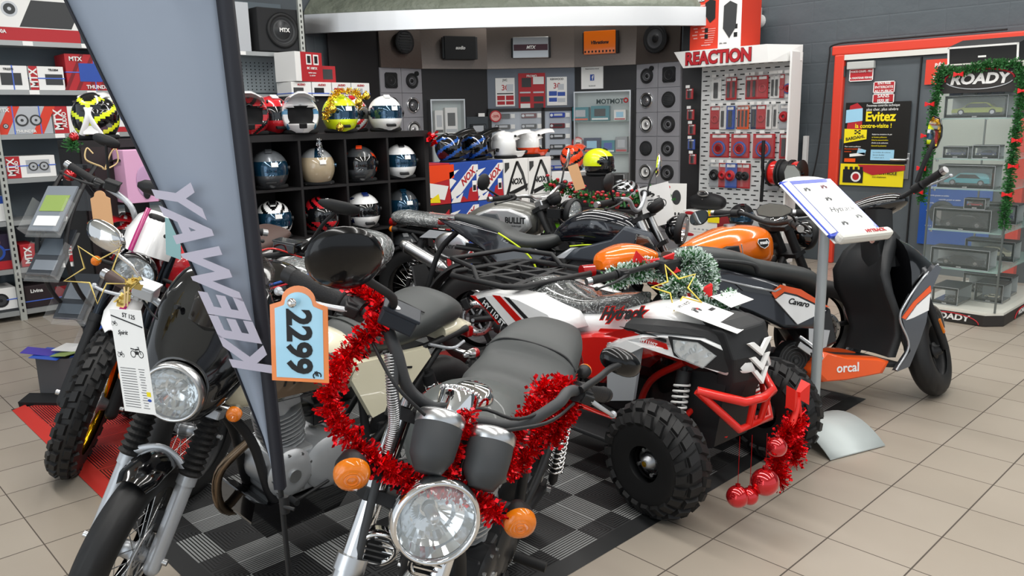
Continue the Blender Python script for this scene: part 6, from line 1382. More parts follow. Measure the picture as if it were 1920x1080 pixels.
d.bars([(.96, 0, .98), (.97, -.10, 1.0), (.93, -.24, 1.03), (.84, -.42, 1.0)], .0125, grip=GRIP, grip_r=.02, glen=.13, lever=BLKM)
d.mirror((1.06, .46, 1.29), [(.93, .25, 1.04), (.98, .32, 1.12), (1.02, .38, 1.20)], (.085, .035), (-.6, -.2, .5), 'angular', BLKM, BLKM, .008, .02, rot=12)
d.mirror((.95, -.46, 1.20), [(.93, -.25, 1.04), (.95, -.32, 1.08), (.95, -.38, 1.13)], (.085, .035), (-1, .1, .1), 'angular', BLKM, BLKM, .008, .02)
d.headlight((1.20, 0, .86), .08, BLKP, BLKP); d.P('headlight_cowl', MB().box((1.12, .0, .98), (.10, .18, .10), rot=(0, 35, 0)), BLKP, True, bevel=.03)
d.reservoir((.97, .20, 1.06), BLKP, (.07, .10, .04))
d.cable([((.95, .26, 1.02), 1), ((1.06, .16, 1.06), 1), ((1.04, .04, .95), 1), ((.9, 0, .75), 0)], .004, RED)
def plate(poly, y0, y1): return MB().prism(poly, frame((0, y0, 0), (1, 0, 0), (0, 0, 1)), y0 - y1)
def both(s, name, poly, y0, y1, mt, bevel=.008, seg=2, parent=None, steer=False):
    s.P(name, plate(poly, -y0, -y1) if y1 > y0 else plate(poly, -y1, -y0), mt, steer, parent, bevel=bevel, seg=seg)
    return s.P(name, plate(poly, max(y0, y1), min(y0, y1)), mt, steer, parent, bevel=bevel, seg=seg)
def flare(poly, y_in, y_out, zin=0, xin=0):   # a side panel that bulges: inner outline wider, outer outline slightly smaller
    cx = sum(p[0] for p in poly) / len(poly); cz = sum(p[1] for p in poly) / len(poly); r = []
    for f, t in ((1.0, 0), (1.0, .35), (.97, .7), (.90, .93), (.80, 1.0)):
        r.append([Vector((cx + (p[0] - cx) * f + xin * t, y_in + (y_out - y_in) * t, cz + (p[1] - cz) * f + zin * t)) for p in poly])
    return MB().loft(r)
# ================= E: grey cafe racer
e = Moto('motorcycle', 'grey cafe racer motorcycle with BULLIT on its silver tank and wrapped seat', 'motorcycle', (3.40, 4.596, -67.7, 3.5, -14.2, 1.01), 26)
TG = mat('tank_grey', '6B6B66', .38, .4, coat=.4); TS = mat('tank_silver', 'B9BBBC', .3, .5, coat=.5)
e.wheel('rear_wheel', (0, 0, .31), .31, .12, rim=BLKM); e.wheel('front_wheel', (1.31, 0, .30), .31, .11, rim=BLKM, steer=True)
e.fork((1.31, 0, .30), .095, .70, low=BLKM, up=BLKM, clamp=BLKM); e.frame_tubes(); e.swing(); e.pegs(); e.engine((.62, 0, .37), BLK2, BLK2, 10)
for sg in (1, -1): e.shock((.14, sg * .13, .70), (.0, sg * .13, .34))
e.loftx('fuel_tank', [(.975, .84, .03, .03, .04), (.96, .84, .09, .08, .09), (.88, .84, .14, .11, .11), (.72, .84, .155, .13, .11), (.56, .83, .13, .10, .07), (.46, .82, .09, .06, .04), (.42, .81, .05, .03, .03)], TG, e=2.5)
e.P('silver_tank_panel', flare([(.95, .80), (.93, .87), (.80, .915), (.66, .915), (.56, .88), (.50, .83), (.70, .80), (.76, .76), (.90, .755)], -.118, -.161), TS); e.P('knee_pad', flare([(.76, .80), (.72, .88), (.62, .885), (.53, .84), (.66, .80)], -.145, -.1665), mat('knee_pad_grey', '4E5357', .5)); 
e.P('silver_tank_panel', flare([(.95, .80), (.93, .87), (.80, .915), (.66, .915), (.56, .88), (.50, .83), (.70, .80), (.76, .76), (.90, .755)], .118, .161), TS)
e.T('BULLIT', .055, BLKM, on_right(.845, -.163, .838), bold=.0015, sx=.85); e.T('MOTORCYCLES', .012, BLKM, on_right(.845, -.163, .803)); e.P('tank_edge_trim', MB().tube([(.965, -.07, .90), (.972, -.09, .84), (.965, -.08, .77)], .004), BLKM)
e.P('fuel_cap', MB().cyl((.78, 0, .968), (.78, 0, .985), .038, n=24), STEEL, bevel=.003); e.P('cap_disc', MB().cyl((.78, 0, .985), (.78, 0, .988), .03, n=20), LBLU)
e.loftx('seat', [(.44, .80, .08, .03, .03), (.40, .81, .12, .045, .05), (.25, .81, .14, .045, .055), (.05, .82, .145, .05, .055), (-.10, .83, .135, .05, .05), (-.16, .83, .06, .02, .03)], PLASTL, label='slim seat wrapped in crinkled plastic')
e.P('side_cover', MB().lathe([(.001, .012), (.085, .010), (.115, .002), (.12, -.012)], (0, 0, 0), (0, 0, 1), 36), STEEL)
so = [o for o in e.root.children if o.name.startswith('side_cover')][0]; so.matrix_local = frame((.375, -.165, .655), (1, 0, 0), (0, 0, 1)) @ Matrix.Diagonal((1.15, .78, 1, 1)); e.T('Hero', .055, BLKM, on_right(.375, -.18, .655, -4), shear=.4)
e.P('number_plate_panel', plate([(.52, .70), (.50, .735), (.20, .755), (.12, .70), (.30, .70)], -.14, -.15), SILV, bevel=.004)
e.exhaust([(.80, -.02, .50), (.92, -.06, .38), (.80, -.12, .26), (.55, -.15, .36), (.36, -.17, .48)], muff=((.36, -.17, .48), (.0, -.19, .66)), muff_r=.045, mm=STEEL, mt=STEEL)
e.bars([(.96, 0, .98), (.97, -.08, .985), (.965, -.18, 1.02), (.88, -.42, 1.03)], .0125, mt=STEEL, grip=GRIP, lever=BLKM)
e.mirror((.85, -.455, 1.14), [(.90, -.37, 1.04), (.885, -.41, 1.07), (.86, -.44, 1.10)], (.052, .052), (-.9, .1, .12), 'round', BLKM); e.mirror((.90, .42, 1.20), [(.93, .30, 1.05), (.92, .34, 1.10), (.90, .39, 1.15)], (.045, .07), (-.8, -.5, .2), 'oval', CHROME, BLKM)
e.P('riser_block', MB().box((1.0, 0, .955), (.06, .18, .04), rot=(0, -20, 0)).box((1.03, 0, .92), (.05, .10, .03)), STEEL, True, bevel=.006); e.gauge((1.06, 0, 1.0), .045, .06, (-.5, 0, .86), BLKM, BLKM); e.headlight((1.21, 0, .90), .085, BLKP, BLKM)
e.P('headlight_bracket', MB().box((1.12, -.09, .90), (.10, .01, .06)).box((1.12, .09, .90), (.10, .01, .06)), BLKM, True)
e.fender('rear_fender', (0, 0, .31), .34, .07, 70, 150, BLKM); e.fender('front_fender', (1.31, 0, .30), .34, .06, 50, 120, BLKM, True); e.P('tail_light', MB().cyl((-.17, 0, .79), (-.20, 0, .79), .03), REDL)
for sg in (1, -1): e.signal((-.1, sg * .14, .75), AMBER, BLKM, .022, (-.1, sg * .07, .76), (-1, 0, 0), steer=False)

# ================= F: black naked sport bike
f = Moto('motorcycle', 'black naked sport motorcycle with neon yellow trim line behind the quad', 'motorcycle', (3.15, 3.62, -60, 5.4, -10.9, 1.0), 26)
NVY = mat('tank_black_blue', '14171F', .15, .2, coat=1.0); SHR = mat('shroud_grey', '3A4048', .4, .2); NEO2 = mat('neon_trim', 'D7F02A', .4)
f.wheel('rear_wheel', (0, 0, .31), .31, .15, kind='alloy', rim=BLKM, disc=-1); f.wheel('front_wheel', (1.31, 0, .30), .30, .11, kind='alloy', rim=BLKM, steer=True, disc=-1, disc_r=.13)
f.fork((1.31, 0, .30), .10, .72, low=BLKM, up=STEEL, clamp=BLKM, split=.40, r=.024); f.swing(r=.31); f.frame_tubes(); f.engine((.62, 0, .38), BLK2, BLK2, 20); f.pegs()
f.loftx('fuel_tank', [(1.0, .84, .03, .03, .04), (.98, .85, .12, .07, .10), (.88, .88, .16, .085, .13), (.72, .90, .165, .09, .12), (.60, .88, .13, .075, .09), (.51, .85, .08, .04, .06), (.48, .83, .05, .02, .04)], NVY, e=2.9)
for sg in (-1, 1):
    f.P('tank_shroud', flare([(1.10, .80), (1.06, .86), (.92, .90), (.84, .82), (.62, .76), (.56, .70), (.80, .68), (.98, .66)], sg * .13, sg * .20), SHR); f.P('gloss_shroud', flare([(1.14, .72), (1.05, .84), (.98, .86), (.96, .76), (1.02, .66)], sg * .17, sg * .21), BLKP)
    f.P('side_wedge', flare([(.50, .70), (.60, .765), (.80, .775), (.72, .735), (.66, .70)], sg * .13, sg * .175), SILV); f.P('neon_edge', MB().tube([(.60, sg * .17, .775), (.70, sg * .172, .785), (.80, sg * .17, .785)], .004, n=5), NEO2)
    f.P('tail_panel', flare([(.52, .70), (.40, .76), (.20, .84), (-.10, .91), (-.24, .92), (-.12, .84), (.05, .74), (.16, .64), (.36, .60)], sg * .06, sg * .13), NVY)
    f.P('neon_line', MB().tube([(.16, sg * .135, .84), (.27, sg * .14, .775), (.36, sg * .138, .70), (.40, sg * .13, .62)], .006, n=6), NEO2); f.P('frame_spar', flare([(.55, .62), (.62, .72), (.95, .72), (1.0, .66), (.70, .58), (.58, .50)], sg * .10, sg * .155), DGRY)
f.T('125', .035, SILV, on_right(.20, -.1335, .80, -25), shear=.3)
f.loftx('seat', [(.53, .82, .07, .03, .03), (.46, .80, .13, .035, .05), (.34, .79, .15, .035, .06), (.22, .81, .14, .04, .06), (.15, .85, .12, .05, .06), (.02, .90, .10, .035, .05), (-.14, .93, .07, .02, .03)], LEATH)
f.P('tail_light', MB().box((-.23, 0, .895), (.05, .12, .03)), REDL, bevel=.008)
f.fender('mud_hugger', (0, 0, .31), .37, .09, 85, 215, BLKT, crown=.3); f.P('plate_bracket', MB().tube([(-.12, 0, .86), (-.26, 0, .72), (-.34, 0, .50), (-.37, 0, .38)], .018), BLKT)
hp = f.P('plate_holder', MB().prism([(-.13, -.15), (.13, -.15), (.15, .02), (.10, .16), (-.10, .16), (-.15, .02)], frame((-.36, 0, .47), (0, 1, 0), (-.35, 0, 1)), .012), BLKT, bevel=.005)
for sg in (1, -1): f.signal((-.33, sg * .17, .48), DGRY, DGRY, .028, (-.34, sg * .10, .47), (-1, sg * .2, 0), steer=False, deep=.06)
f.bars([(.96, 0, .98), (.96, -.08, 1.0), (.95, -.18, 1.06), (.87, -.40, 1.05)], .0125, mt=ALUP, grip=GRIP, lever=BLKM); f.gauge((1.06, 0, 1.02), .05, .05, (-.6, 0, .8), BLKM, BLKM)
f.headlight((1.22, 0, .88), .085, BLKP, BLKM, .09); f.mirror((.96, .40, 1.22), [(.93, .30, 1.07), (.94, .33, 1.14), (.95, .37, 1.18)], (.04, .075), (-.75, -.3, .1), 'angular', CHROME, BLKM, .006, .018, rot=15); f.mirror((.93, -.43, 1.17), [(.92, -.30, 1.06), (.925, -.35, 1.10), (.93, -.39, 1.14)], (.055, .05), (-.9, .1, .1), 'angular', BLKM)
f.exhaust([(.80, 0, .50), (.93, -.03, .38), (.80, -.08, .22), (.5, -.12, .2)], muff=((.45, -.14, .22), (.15, -.16, .30)), muff_r=.055, mm=BLKM, mt=STEEL); f.fender('front_fender', (1.31, 0, .30), .335, .06, 40, 125, BLKP, True)
# ================= H: orange cafe racer
h = Moto('motorcycle', 'orange cafe racer motorcycle with shield badge on its tank, behind the scooter', 'motorcycle', (3.186, 2.436, -20, 4.1, -8, .951), 26)
h.wheel('rear_wheel', (0, 0, .30), .30, .13, kind='alloy', rim=BLKM); h.wheel('front_wheel', (1.31, 0, .30), .30, .11, kind='alloy', rim=BLKM, steer=True, disc=-1)
h.fork((1.31, 0, .30), .10, .74, low=BLKM, up=BLKM, clamp=BLKM, split=.42, r=.026); h.swing(); h.frame_tubes(); h.engine((.62, 0, .38), BLK2, BLK2, 8); h.pegs()
for sg in (1, -1): h.shock((.14, sg * .13, .70), (.0, sg * .13, .33), spring=BLKM)
h.loftx('fuel_tank', [(.90, .83, .03, .04, .05), (.885, .83, .10, .10, .10), (.80, .84, .145, .125, .11), (.64, .85, .16, .12, .10), (.48, .83, .14, .10, .07), (.36, .81, .10, .07, .04), (.30, .80, .05, .03, .03)], ORNG, e=2.6)
for sg in (1, -1): h.P('knee_recess', flare([(.62, .80), (.60, .875), (.52, .875), (.42, .84), (.36, .80)], sg * .13, sg * .163), BLKM); h.P('chrome_edge', MB().tube([(.625, sg * .155, .80), (.61, sg * .157, .88)], .004, n=6), CHROME)
bg = h.P('tank_badge', MB().prism([(-.04, .01), (-.032, .028), (.032, .028), (.04, .01), (.026, -.014), (0, -.026), (-.026, -.014)], frame((.76, -.1615, .87), (1, 0, 0), (0, .25, 1)), .003), BLKM); h.P('badge_edge', MB().tube([frame((.76, -.1635, .87), (1, 0, 0), (0, .25, 1)) @ Vector(p) for p in ((-.04, .01, 0), (-.032, .028, 0), (.032, .028, 0), (.04, .01, 0), (.026, -.014, 0), (0, -.026, 0), (-.026, -.014, 0))], .0022, n=6, smooth=False, closed=True), WHTM, parent=bg)
h.T('mash', .028, WHT, frame((.76, -.1665, .878), (1, 0, 0), (0, .25, 1)), bold=.001); h.P('fuel_cap', MB().cyl((.66, 0, .965), (.66, 0, .98), .035, n=24), STEEL, bevel=.003)
h.loftx('seat_cowl', [(-.20, .83, .05, .02, .03), (-.17, .845, .09, .045, .05), (-.08, .86, .12, .06, .06), (.0, .87, .135, .055, .07), (.07, .86, .14, .04, .06), (.09, .86, .13, .03, .05)], ORNG, e=2.5); h.loftx('seat', [(.09, .86, .13, .03, .06), (.16, .83, .14, .035, .06), (.26, .81, .13, .035, .05), (.34, .81, .10, .03, .04)], LEATH)
h.P('tail_loop', MB().tube([(.1, -.12, .77), (-.12, -.11, .78), (-.21, 0, .79), (-.12, .11, .78), (.1, .12, .77)], .012), BLKM); h.P('tail_light', MB().cyl((-.23, 0, .80), (-.30, 0, .80), .034, n=20), REDL, bevel=.005)
for sg in (1, -1): h.signal((-.18, sg * .15, .77), AMBER, BLKM, .022, (-.16, sg * .10, .78), (-1, 0, 0), steer=False)
h.P('side_cover', flare([(.14, .74), (.16, .60), (.34, .58), (.38, .72)], -.10, -.14), BLKP)
h.bars([(.93, 0, .97), (.94, -.10, .975), (.92, -.24, 1.0), (.84, -.42, .99)], .014, mt=BLKM, grip=GRIP, lever=BLKM, grip_r=.02); h.gauge((1.0, 0, 1.0), .045, .05, (-.6, 0, .8), BLKM, CHROME); h.headlight((1.20, 0, .88), .085, BLKP, BLKM)
h.mirror((.64, -.48, 1.10), [(.88, -.33, 1.01), (.82, -.38, 1.05), (.72, -.44, 1.08)], (.095, .045), (-.55, -.35, .6), 'angular', BLKM, BLKM, .006, .015, rot=0); h.mirror((.70, .38, .975), [(.88, .30, .99), (.83, .31, .985), (.77, .34, .98)], (.07, .045), (-.8, -.3, .25), 'oval', BLKM, BLKM, .006, .015, rot=15)
h.P('radiator_guard', MB().box((.93, 0, .58), (.05, .2, .25)), BLKM, bevel=.01)

# ================= I: scooter
s_ = Moto('scooter', 'dark grey scooter with orange stripes and ORCAL lettering on the right', 'scooter', (3.349, 2.052, -28.7, 5.9, 36, .997), 24, (1.02, 0, .80))
SCG = mat('scooter_dark_blue_grey', '33363D', .3, .5, coat=.7); SCB = mat('scooter_inner_black', '242628', .5, bump=('noise', 500, .2, .0005)); SCS = mat('scooter_silver', 'B5B9BD', .25, .6, coat=.7); SCT = mat('scooter_titanium', '5D6065', .25, .6, coat=.7)
s_.wheel('rear_wheel', (0, 0, .235), .235, .13, kind='alloy', rim=BLKM); s_.wheel('front_wheel', (1.28, 0, .235), .24, .12, kind='alloy', rim=BLKM, steer=True, disc=1, disc_r=.10)
s_.loftx('seat', [(.57, .60, .06, .03, .04), (.54, .66, .11, .05, .06), (.46, .71, .14, .045, .06), (.30, .75, .15, .04, .06), (.18, .77, .155, .05, .06), (.08, .81, .15, .05, .06), (-.10, .845, .13, .045, .06), (-.24, .85, .08, .02, .04)], LEATH, e=2.6)
for sg in (-1, 1):
    s_.P('body_panel', flare([(-.32, .74), (-.30, .79), (-.05, .79), (.20, .72), (.46, .62), (.56, .54), (.50, .44), (.30, .46), (.10, .56), (-.10, .64)], sg * .08, sg * .185), SCG)
    s_.P('silver_line', MB().tube([(-.28, sg * .155, .775), (-.06, sg * .190, .735), (.10, sg * .193, .69), (.22, sg * .193, .66), (.25, sg * .193, .672)], .006, n=6, smooth=False), SCS)
    s_.P('orange_stripe', plate([(.20, .655), (.25, .69), (.36, .66), (.52, .56), (.48, .565), (.34, .635), (.27, .655), (.22, .625)], sg * .19, sg * .196), ORNS); s_.P('white_panel', plate([(.22, .62), (.27, .645), (.34, .625), (.50, .545), (.34, .49)], sg * .188, sg * .197), WHT)
    s_.P('side_vent', plate([(.0, .72), (.16, .68), (.21, .64), (.05, .675)], sg * .189, sg * .194), BLKP)
    s_.P('grab_rail', MB().tube([(-.20, sg * .13, .80), (-.16, sg * .175, .835), (.10, sg * .175, .80), (.16, sg * .14, .75)], .013, flat=.7), DGRY)
    s_.P('floor_side', flare([(.48, .345), (.62, .30), (.84, .27), (.90, .25), (.86, .19), (.62, .175), (.48, .18), (.40, .26)], sg * .10, sg * .185), ORNS)
    s_.P('seat_leg_cover', flare([(.46, .62), (.56, .55), (.60, .36), (.50, .33), (.40, .48)], sg * .04, sg * .16), SCB)
    s_.P('apron_side', plate([(.90, .20), (.985, .30), (.95, .42), (.93, .48), (1.02, .62), (1.14, .73), (1.17, .71), (1.10, .58), (1.08, .44), (1.04, .34), (.98, .22)], sg * .17, sg * .205) , SCT, bevel=.012)
    s_.P('apron_orange', plate([(.93, .475), (1.0, .55), (1.10, .625), (1.105, .595), (1.02, .54), (.95, .465)], sg * .204, sg * .209), ORNS); s_.P('apron_white', plate([(.955, .46), (1.02, .53), (1.10, .585), (1.09, .50), (1.0, .47)], sg * .204, sg * .209), WHT)
    s_.P('apron_silver_edge', MB().tube([(1.18, sg * .17, .725), (1.06, sg * .20, .665), (.95, sg * .212, .55), (.915, sg * .212, .47), (.97, sg * .21, .33), (.90, sg * .205, .21)], .006, n=6), SCS)
s_.T('orcal', .065, WHT, on_right(.63, -.1875, .245, -2), bold=.0012); s_.T('Cavaro', .04, BLKM, on_right(.345, -.198, .595, -14), shear=.25, bold=.001)
s_.P('floorboard', MB().box((.72, 0, .255), (.50, .33, .03), rot=(0, 8, 0)), SCB, bevel=.01)
# leg shield: a tall curved sheet with its inner face towards the rider
rs = []
for x, z, w_, bulge in ((.88, .27, .17, .02), (.92, .38, .175, .03), (.90, .48, .19, .05), (.84, .60, .20, .06), (.82, .70, .185, .07), (.86, .80, .15, .08), (.92, .87, .10, .07), (.96, .90, .05, .03)):
    rs.append([Vector((x + bulge * (1 - t * t), t * w_, z)) for t in [-1 + j / 6 for j in range(13)]] + [Vector((x + .05 + bulge * 1.6 * (1 - t * t), t * w_ * .97, z - .005)) for t in [1 - j / 6 for j in range(13)]])
s_.P('leg_shield', MB().loft(rs), SCB, label='black inner leg shield')
s_.loftx('front_apron', [(1.00, .62, .195, .26, .28), (1.08, .64, .185, .20, .20), (1.16, .66, .15, .12, .14), (1.24, .67, .09, .06, .08), (1.28, .67, .03, .02, .03)], BLKP, e=2.6)
s_.P('steering_column', MB().loft([[Vector((x, y * w_, z)) for x, y in ((xx - .05, -1), (xx + .05, -1), (xx + .07, 0), (xx + .05, 1), (xx - .05, 1), (xx - .07, 0))] for xx, z, w_ in ((.97, .72, .08), (.95, .85, .07), (.94, .95, .075), (.93, 1.02, .085))]), SCB, bevel=.01); s_.P('ignition_lock', MB().cyl((.90, -.06, .86), (.87, -.065, .865), .018, n=18), STEEL)
s_.P('handlebar_cowl', MB().ell((.97, 0, 1.03), (.11, .17, .06)), BLKP, True); s_.bars([(.94, 0, 1.04), (.94, -.12, 1.04), (.92, -.22, 1.06), (.86, -.37, 1.10)], .013, mt=BLKM, grip=GRIP, lever=ALUP, grip_r=.019)
s_.mirror((.89, -.37, 1.30), [(.91, -.24, 1.09), (.90, -.28, 1.15), (.89, -.34, 1.23)], (.045, .085), (-.8, .45, .1), 'angular', BLKP, BLKM, .012, .02, rot=-20); s_.mirror((.92, .37, 1.30), [(.93, .24, 1.09), (.93, .28, 1.15), (.92, .34, 1.23)], (.045, .085), (-.9, -.2, .1), 'angular', BLKP, BLKM, .012, .02)
s_.fender('front_fender', (1.28, 0, .24), .275, .075, 25, 150, SCS, True, .5); s_.P('fork_leg', MB().cyl((1.28, -.09, .24), (1.14, -.09, .56), .02).cyl((1.28, .09, .24), (1.14, .09, .56), .02), BLKM, True); s_.P('fork_reflector', MB().box((1.23, -.112, .36), (.02, .01, .08), rot=(0, -24, 0)), AMBER, True)
eng = s_.P('engine', MB().box((.18, .02, .26), (.44, .16, .14)).cyl((.36, -.09, .30), (.36, -.145, .30), .095, n=28).cyl((.02, .07, .24), (.02, .16, .24), .10, n=24), BLK2, bevel=.012)
m = MB()
for i in range(4): m.torus((.36, -.146, .30), (0, 1, 0), .025 + .018 * i, .003, 26, 5)
s_.P('fan_cover', m.cyl((.36, -.145, .30), (.36, -.152, .30), .010), DGRY, parent=eng)
s_.P('exhaust_pipe', MB().tube([(.36, -.1, .22), (.20, -.13, .17), (.05, -.15, .20)], .016), BLKM); s_.P('muffler', MB().lathe([(.03, 0), (.055, .04), (.058, .30), (.03, .34)], (.08, -.17, .21), (-1, 0, .12), 24), BLKM); s_.shock((-.02, -.12, .60), (-.02, -.12, .28)); s_.P('passenger_peg', MB().tube([(.38, -.15, .42), (.44, -.19, .36), (.40, -.22, .34)], .012).box((.40, -.20, .35), (.16, .03, .03), rot=(0, 35, 0)), STEEL, bevel=.005)
s_.P('peg_plate', plate([(.42, .46), (.54, .44), (.52, .36), (.46, .34), (.42, .38)], -.155, -.17), STEEL, bevel=.005); s_.P('centre_stand', MB().tube([(.38, -.10, .20), (.42, -.14, .08), (.40, -.17, .01)], .012).tube([(.38, .10, .20), (.42, .14, .08), (.40, .17, .01)], .012), BLKM); s_.P('tail_light', MB().box((-.30, 0, .74), (.05, .14, .06)), REDL, bevel=.01); s_.loftx('tail', [(-.05, .70, .12, .06, .06), (-.22, .73, .11, .05, .05), (-.31, .75, .08, .03, .03)], SCG)

# ================= G: quad bike
g = Moto('quad_bike', 'white and red quad bike with HYTRACK lettering and knobbly black tyres', 'quad bike', (2.746, 1.672, -93.3, 0, 0, .941), 20, (-.20, 0, .70))
BUMP = mat('bumper_red', 'E0261C', .3, coat=.5)
for sg in (-1, 1):
    for x, w_ in ((.0, .18), (-1.02, .20)):
        wo = g.wheel('front_wheel' if x == 0 else 'rear_wheel', (x, sg * .42, .24), .235, w_, kind='spoke', rim=BLKM, pattern='atv', n_sp=0)
        prof = [(.001, .02), (.03, .02), (.035, .045), (.07, .045), (.08, .02), (.105, .01), (.13, .03), (.138, .055)]
        g.P('wheel_disc', MB().lathe([(r_, h_) for r_, h_ in prof], (x, sg * .42, .24), (0, sg, 0), 32), BLKP, parent=wo)
        m = MB()
        for i in range(4): q = 2 * pi * i / 4 + .4; m.cyl((x + .052 * cos(q), sg * .465, .24 + .052 * sin(q)), (x + .052 * cos(q), sg * .475, .24 + .052 * sin(q)), .009, n=6)
        g.P('wheel_nuts', m, STEEL, parent=wo); g.P('axle_nut', MB().cyl((x, sg * .455, .24), (x, sg * .49, .24), .018, n=8), GOLD, parent=wo)
    g.shock((-.02, sg * .22, .58), (.0, sg * .32, .26), .032, 9, WHTM, BLKM); g.P('suspension_arm', MB().tube([(.06, sg * .10, .27), (.02, sg * .34, .22)], .014).tube([(-.12, sg * .10, .28), (-.02, sg * .34, .22)], .014).tube([(.0, sg * .10, .42), (.0, sg * .34, .34)], .013), BUMP)
for x in (0, -1.02): g.P('axle', MB().cyl((x, -.40, .24), (x, .40, .24), .022), BLKM)
g.P('chassis', MB().tube([(.12, -.12, .30), (-.1, -.14, .22), (-.8, -.14, .22), (-1.15, -.12, .48)], .018).tube([(.12, .12, .30), (-.1, .14, .22), (-.8, .14, .22), (-1.15, .12, .48)], .018).tube([(.12, -.10, .50), (-.2, -.10, .57), (-1.0, -.12, .56)], .018).tube([(.12, .10, .50), (-.2, .10, .57), (-1.0, .12, .56)], .018).tube([(-.35, -.14, .25), (-.25, -.16, .45), (-.1, -.12, .56)], .016).tube([(-.35, .14, .25), (-.25, .16, .45), (-.1, .12, .56)], .016), BUMP)
g.P('engine', MB().box((-.46, 0, .34), (.34, .22, .20)).cyl((-.48, -.13, .34), (-.48, .13, .34), .09, n=24).cyl((-.31, 0, .40), (-.18, 0, .46), .06, n=20), BLK2, bevel=.012); g.P('front_skid', plate([(-.02, .20), (.12, .26), (.17, .56), (.10, .58), (-.02, .56), (-.08, .24)], .13, -.13), BLKT, bevel=.012)
for sg in (-1, 1):
    g.P('front_mudguard', flare([(-.36, .63), (-.26, .69), (-.14, .73), (-.02, .75), (.20, .775), (.33, .745), (.396, .665), (.30, .625), (.10, .65), (-.144, .675), (-.24, .62)], sg * .22, sg * .385), WHT)
    g.P('mudguard_ledge', MB().loft([[Vector((x, sg * .29, z + .022)), Vector((x, sg * .36, z + .004)), Vector((x, sg * .388, z - .025)), Vector((x, sg * .29, z - .01))] for x, z in ((-.22, .752), (-.08, .77), (.06, .783), (.18, .79), (.29, .765), (.345, .71))], smooth=False), BLKT, bevel=.006)
    g.P('headlight_bezel', MB().loft([[Vector((x, sg * y, z)) for x, z in ((.01, .745), (.16, .755), (.27, .73), (.355, .665), (.28, .642), (.12, .65), (.04, .67))] for y in (.36, .3885)]), BLKM)
    hl = g.P('headlight', MB().loft([[Vector((x, sg * y, z)) for x, z in ((.045, .735), (.15, .742), (.235, .705), (.18, .648), (.08, .668), (.05, .69))] for y in (.37, .397)], smooth=False), REFL, bevel=.004); g.P('headlight_lens', MB().loft([[Vector((x, sg * y, z)) for x, z in ((.04, .738), (.153, .746), (.242, .705), (.182, .644), (.077, .664), (.046, .69))] for y in (.398, .404)], smooth=False), LENS, parent=hl)
    g.P('red_graphic', MB().loft([[Vector((x, sg * y, z)) for x, z in ((-.33, .69), (-.22, .735), (.0, .712), (.01, .69))] for y in (.381, .3895)], smooth=False), RED); g.P('black_graphic', MB().loft([[Vector((x, sg * y, z)) for x, z in ((-.24, .742), (-.14, .747), (.0, .73), (.0, .718))] for y in (.381, .390)], smooth=False), BLKM)
    g.P('rear_mudguard', flare([(-1.30, .72), (-1.08, .765), (-.88, .765), (-.62, .72), (-.56, .66), (-.78, .585), (-1.0, .585), (-1.12, .64), (-1.26, .69)], sg * .18, sg * .375), WHT)
    for nm, pts_, mt_ in (('black_graphic', ((-1.21, .705), (-1.15, .725), (-.96, .60), (-1.02, .60)), BLKM), ('red_graphic', ((-1.09, .745), (-1.03, .75), (-.80, .62), (-.86, .61)), RED), ('black_graphic', ((-1.0, .75), (-.96, .75), (-.74, .63), (-.78, .625)), BLKM), ('red_graphic', ((-1.27, .715), (-1.23, .72), (-1.05, .60), (-1.10, .645)), RED)):
        g.P(nm, MB().loft([[Vector((x, sg * y, z)) for x, z in pts_] for y in (.355, .3785)], smooth=False), mt_)
    g.P('side_panel', flare([(-.70, .60), (-.46, .66), (-.20, .70), (-.12, .62), (-.28, .55), (-.42, .42), (-.52, .42), (-.56, .54)], sg * .10, sg * .25), RED); g.P('heel_guard', plate([(-.34, .645), (-.15, .66), (-.19, .42), (-.34, .38)], sg * .33, sg * .345), SILV, bevel=.004); g.P('foot_board', MB().box((-.50, sg * .30, .22), (.46, .20, .02)), BLKT, bevel=.006)
g.T('HY 110 ST', .042, WHT, frame((-1.08, -.384, .655), (.86, 0, -.5), (.5, 0, .86)), shear=.2, bold=.001); g.T('HY110ST', .024, WHT, frame((-.08, -.397, .705), (1, 0, -.08), (0, 0, 1)), shear=.2)
g.loftx('body_cowl', [(-1.0, .67, .17, .06, .08), (-.75, .67, .17, .045, .08), (-.52, .67, .20, .05, .10), (-.36, .70, .22, .07, .12), (-.22, .73, .21, .085, .12), (-.08, .74, .21, .07, .12), (.06, .74, .26, .05, .12), (.14, .735, .25, .045, .12), (.17, .73, .22, .03, .10)], WHT, e=3.0)
g.P('nose_grille', MB().loft([[Vector((x, -w_, z)), Vector((x + .03, -w_ * .5, z + .008)), Vector((x + .03, w_ * .5, z + .008)), Vector((x, w_, z)), Vector((x - .08, w_, z)), Vector((x - .08, -w_, z))] for x, z, w_ in ((.15, .79, .12), (.21, .765, .15), (.25, .66, .14), (.24, .56, .12), (.20, .47, .10))], smooth=False), BLKT, bevel=.008)
for k, z in enumerate((.70, .64, .585)):
    m = MB(); F = frame((.276 + .004 * k, -.0, z), (0, 1, 0), (-.2, 0, 1)); w_ = .085 - .014 * k
    m.prism([(-w_, .022), (-w_ * .55, .022), (0, -.012), (w_ * .55, .022), (w_, .022), (0, -.04)], F, .012); g.P('chevron_vent', m, WHTM)
g.P('decal_red', plate([(-.50, .62), (-.46, .67), (-.30, .695), (-.14, .70), (-.12, .64), (-.34, .62)], -.19, -.229), RED); g.T('Hytrack', .075, BLKM, frame((-.32, -.250, .765), (.985, 0, .17), (-.12, .45, .88)), shear=.35, bold=.003); g.T('Hytrack', .075, RED, frame((-.32, -.248, .764), (.985, 0, .17), (-.12, .45, .88)), shear=.35, bold=.008, name='lettering_outline')
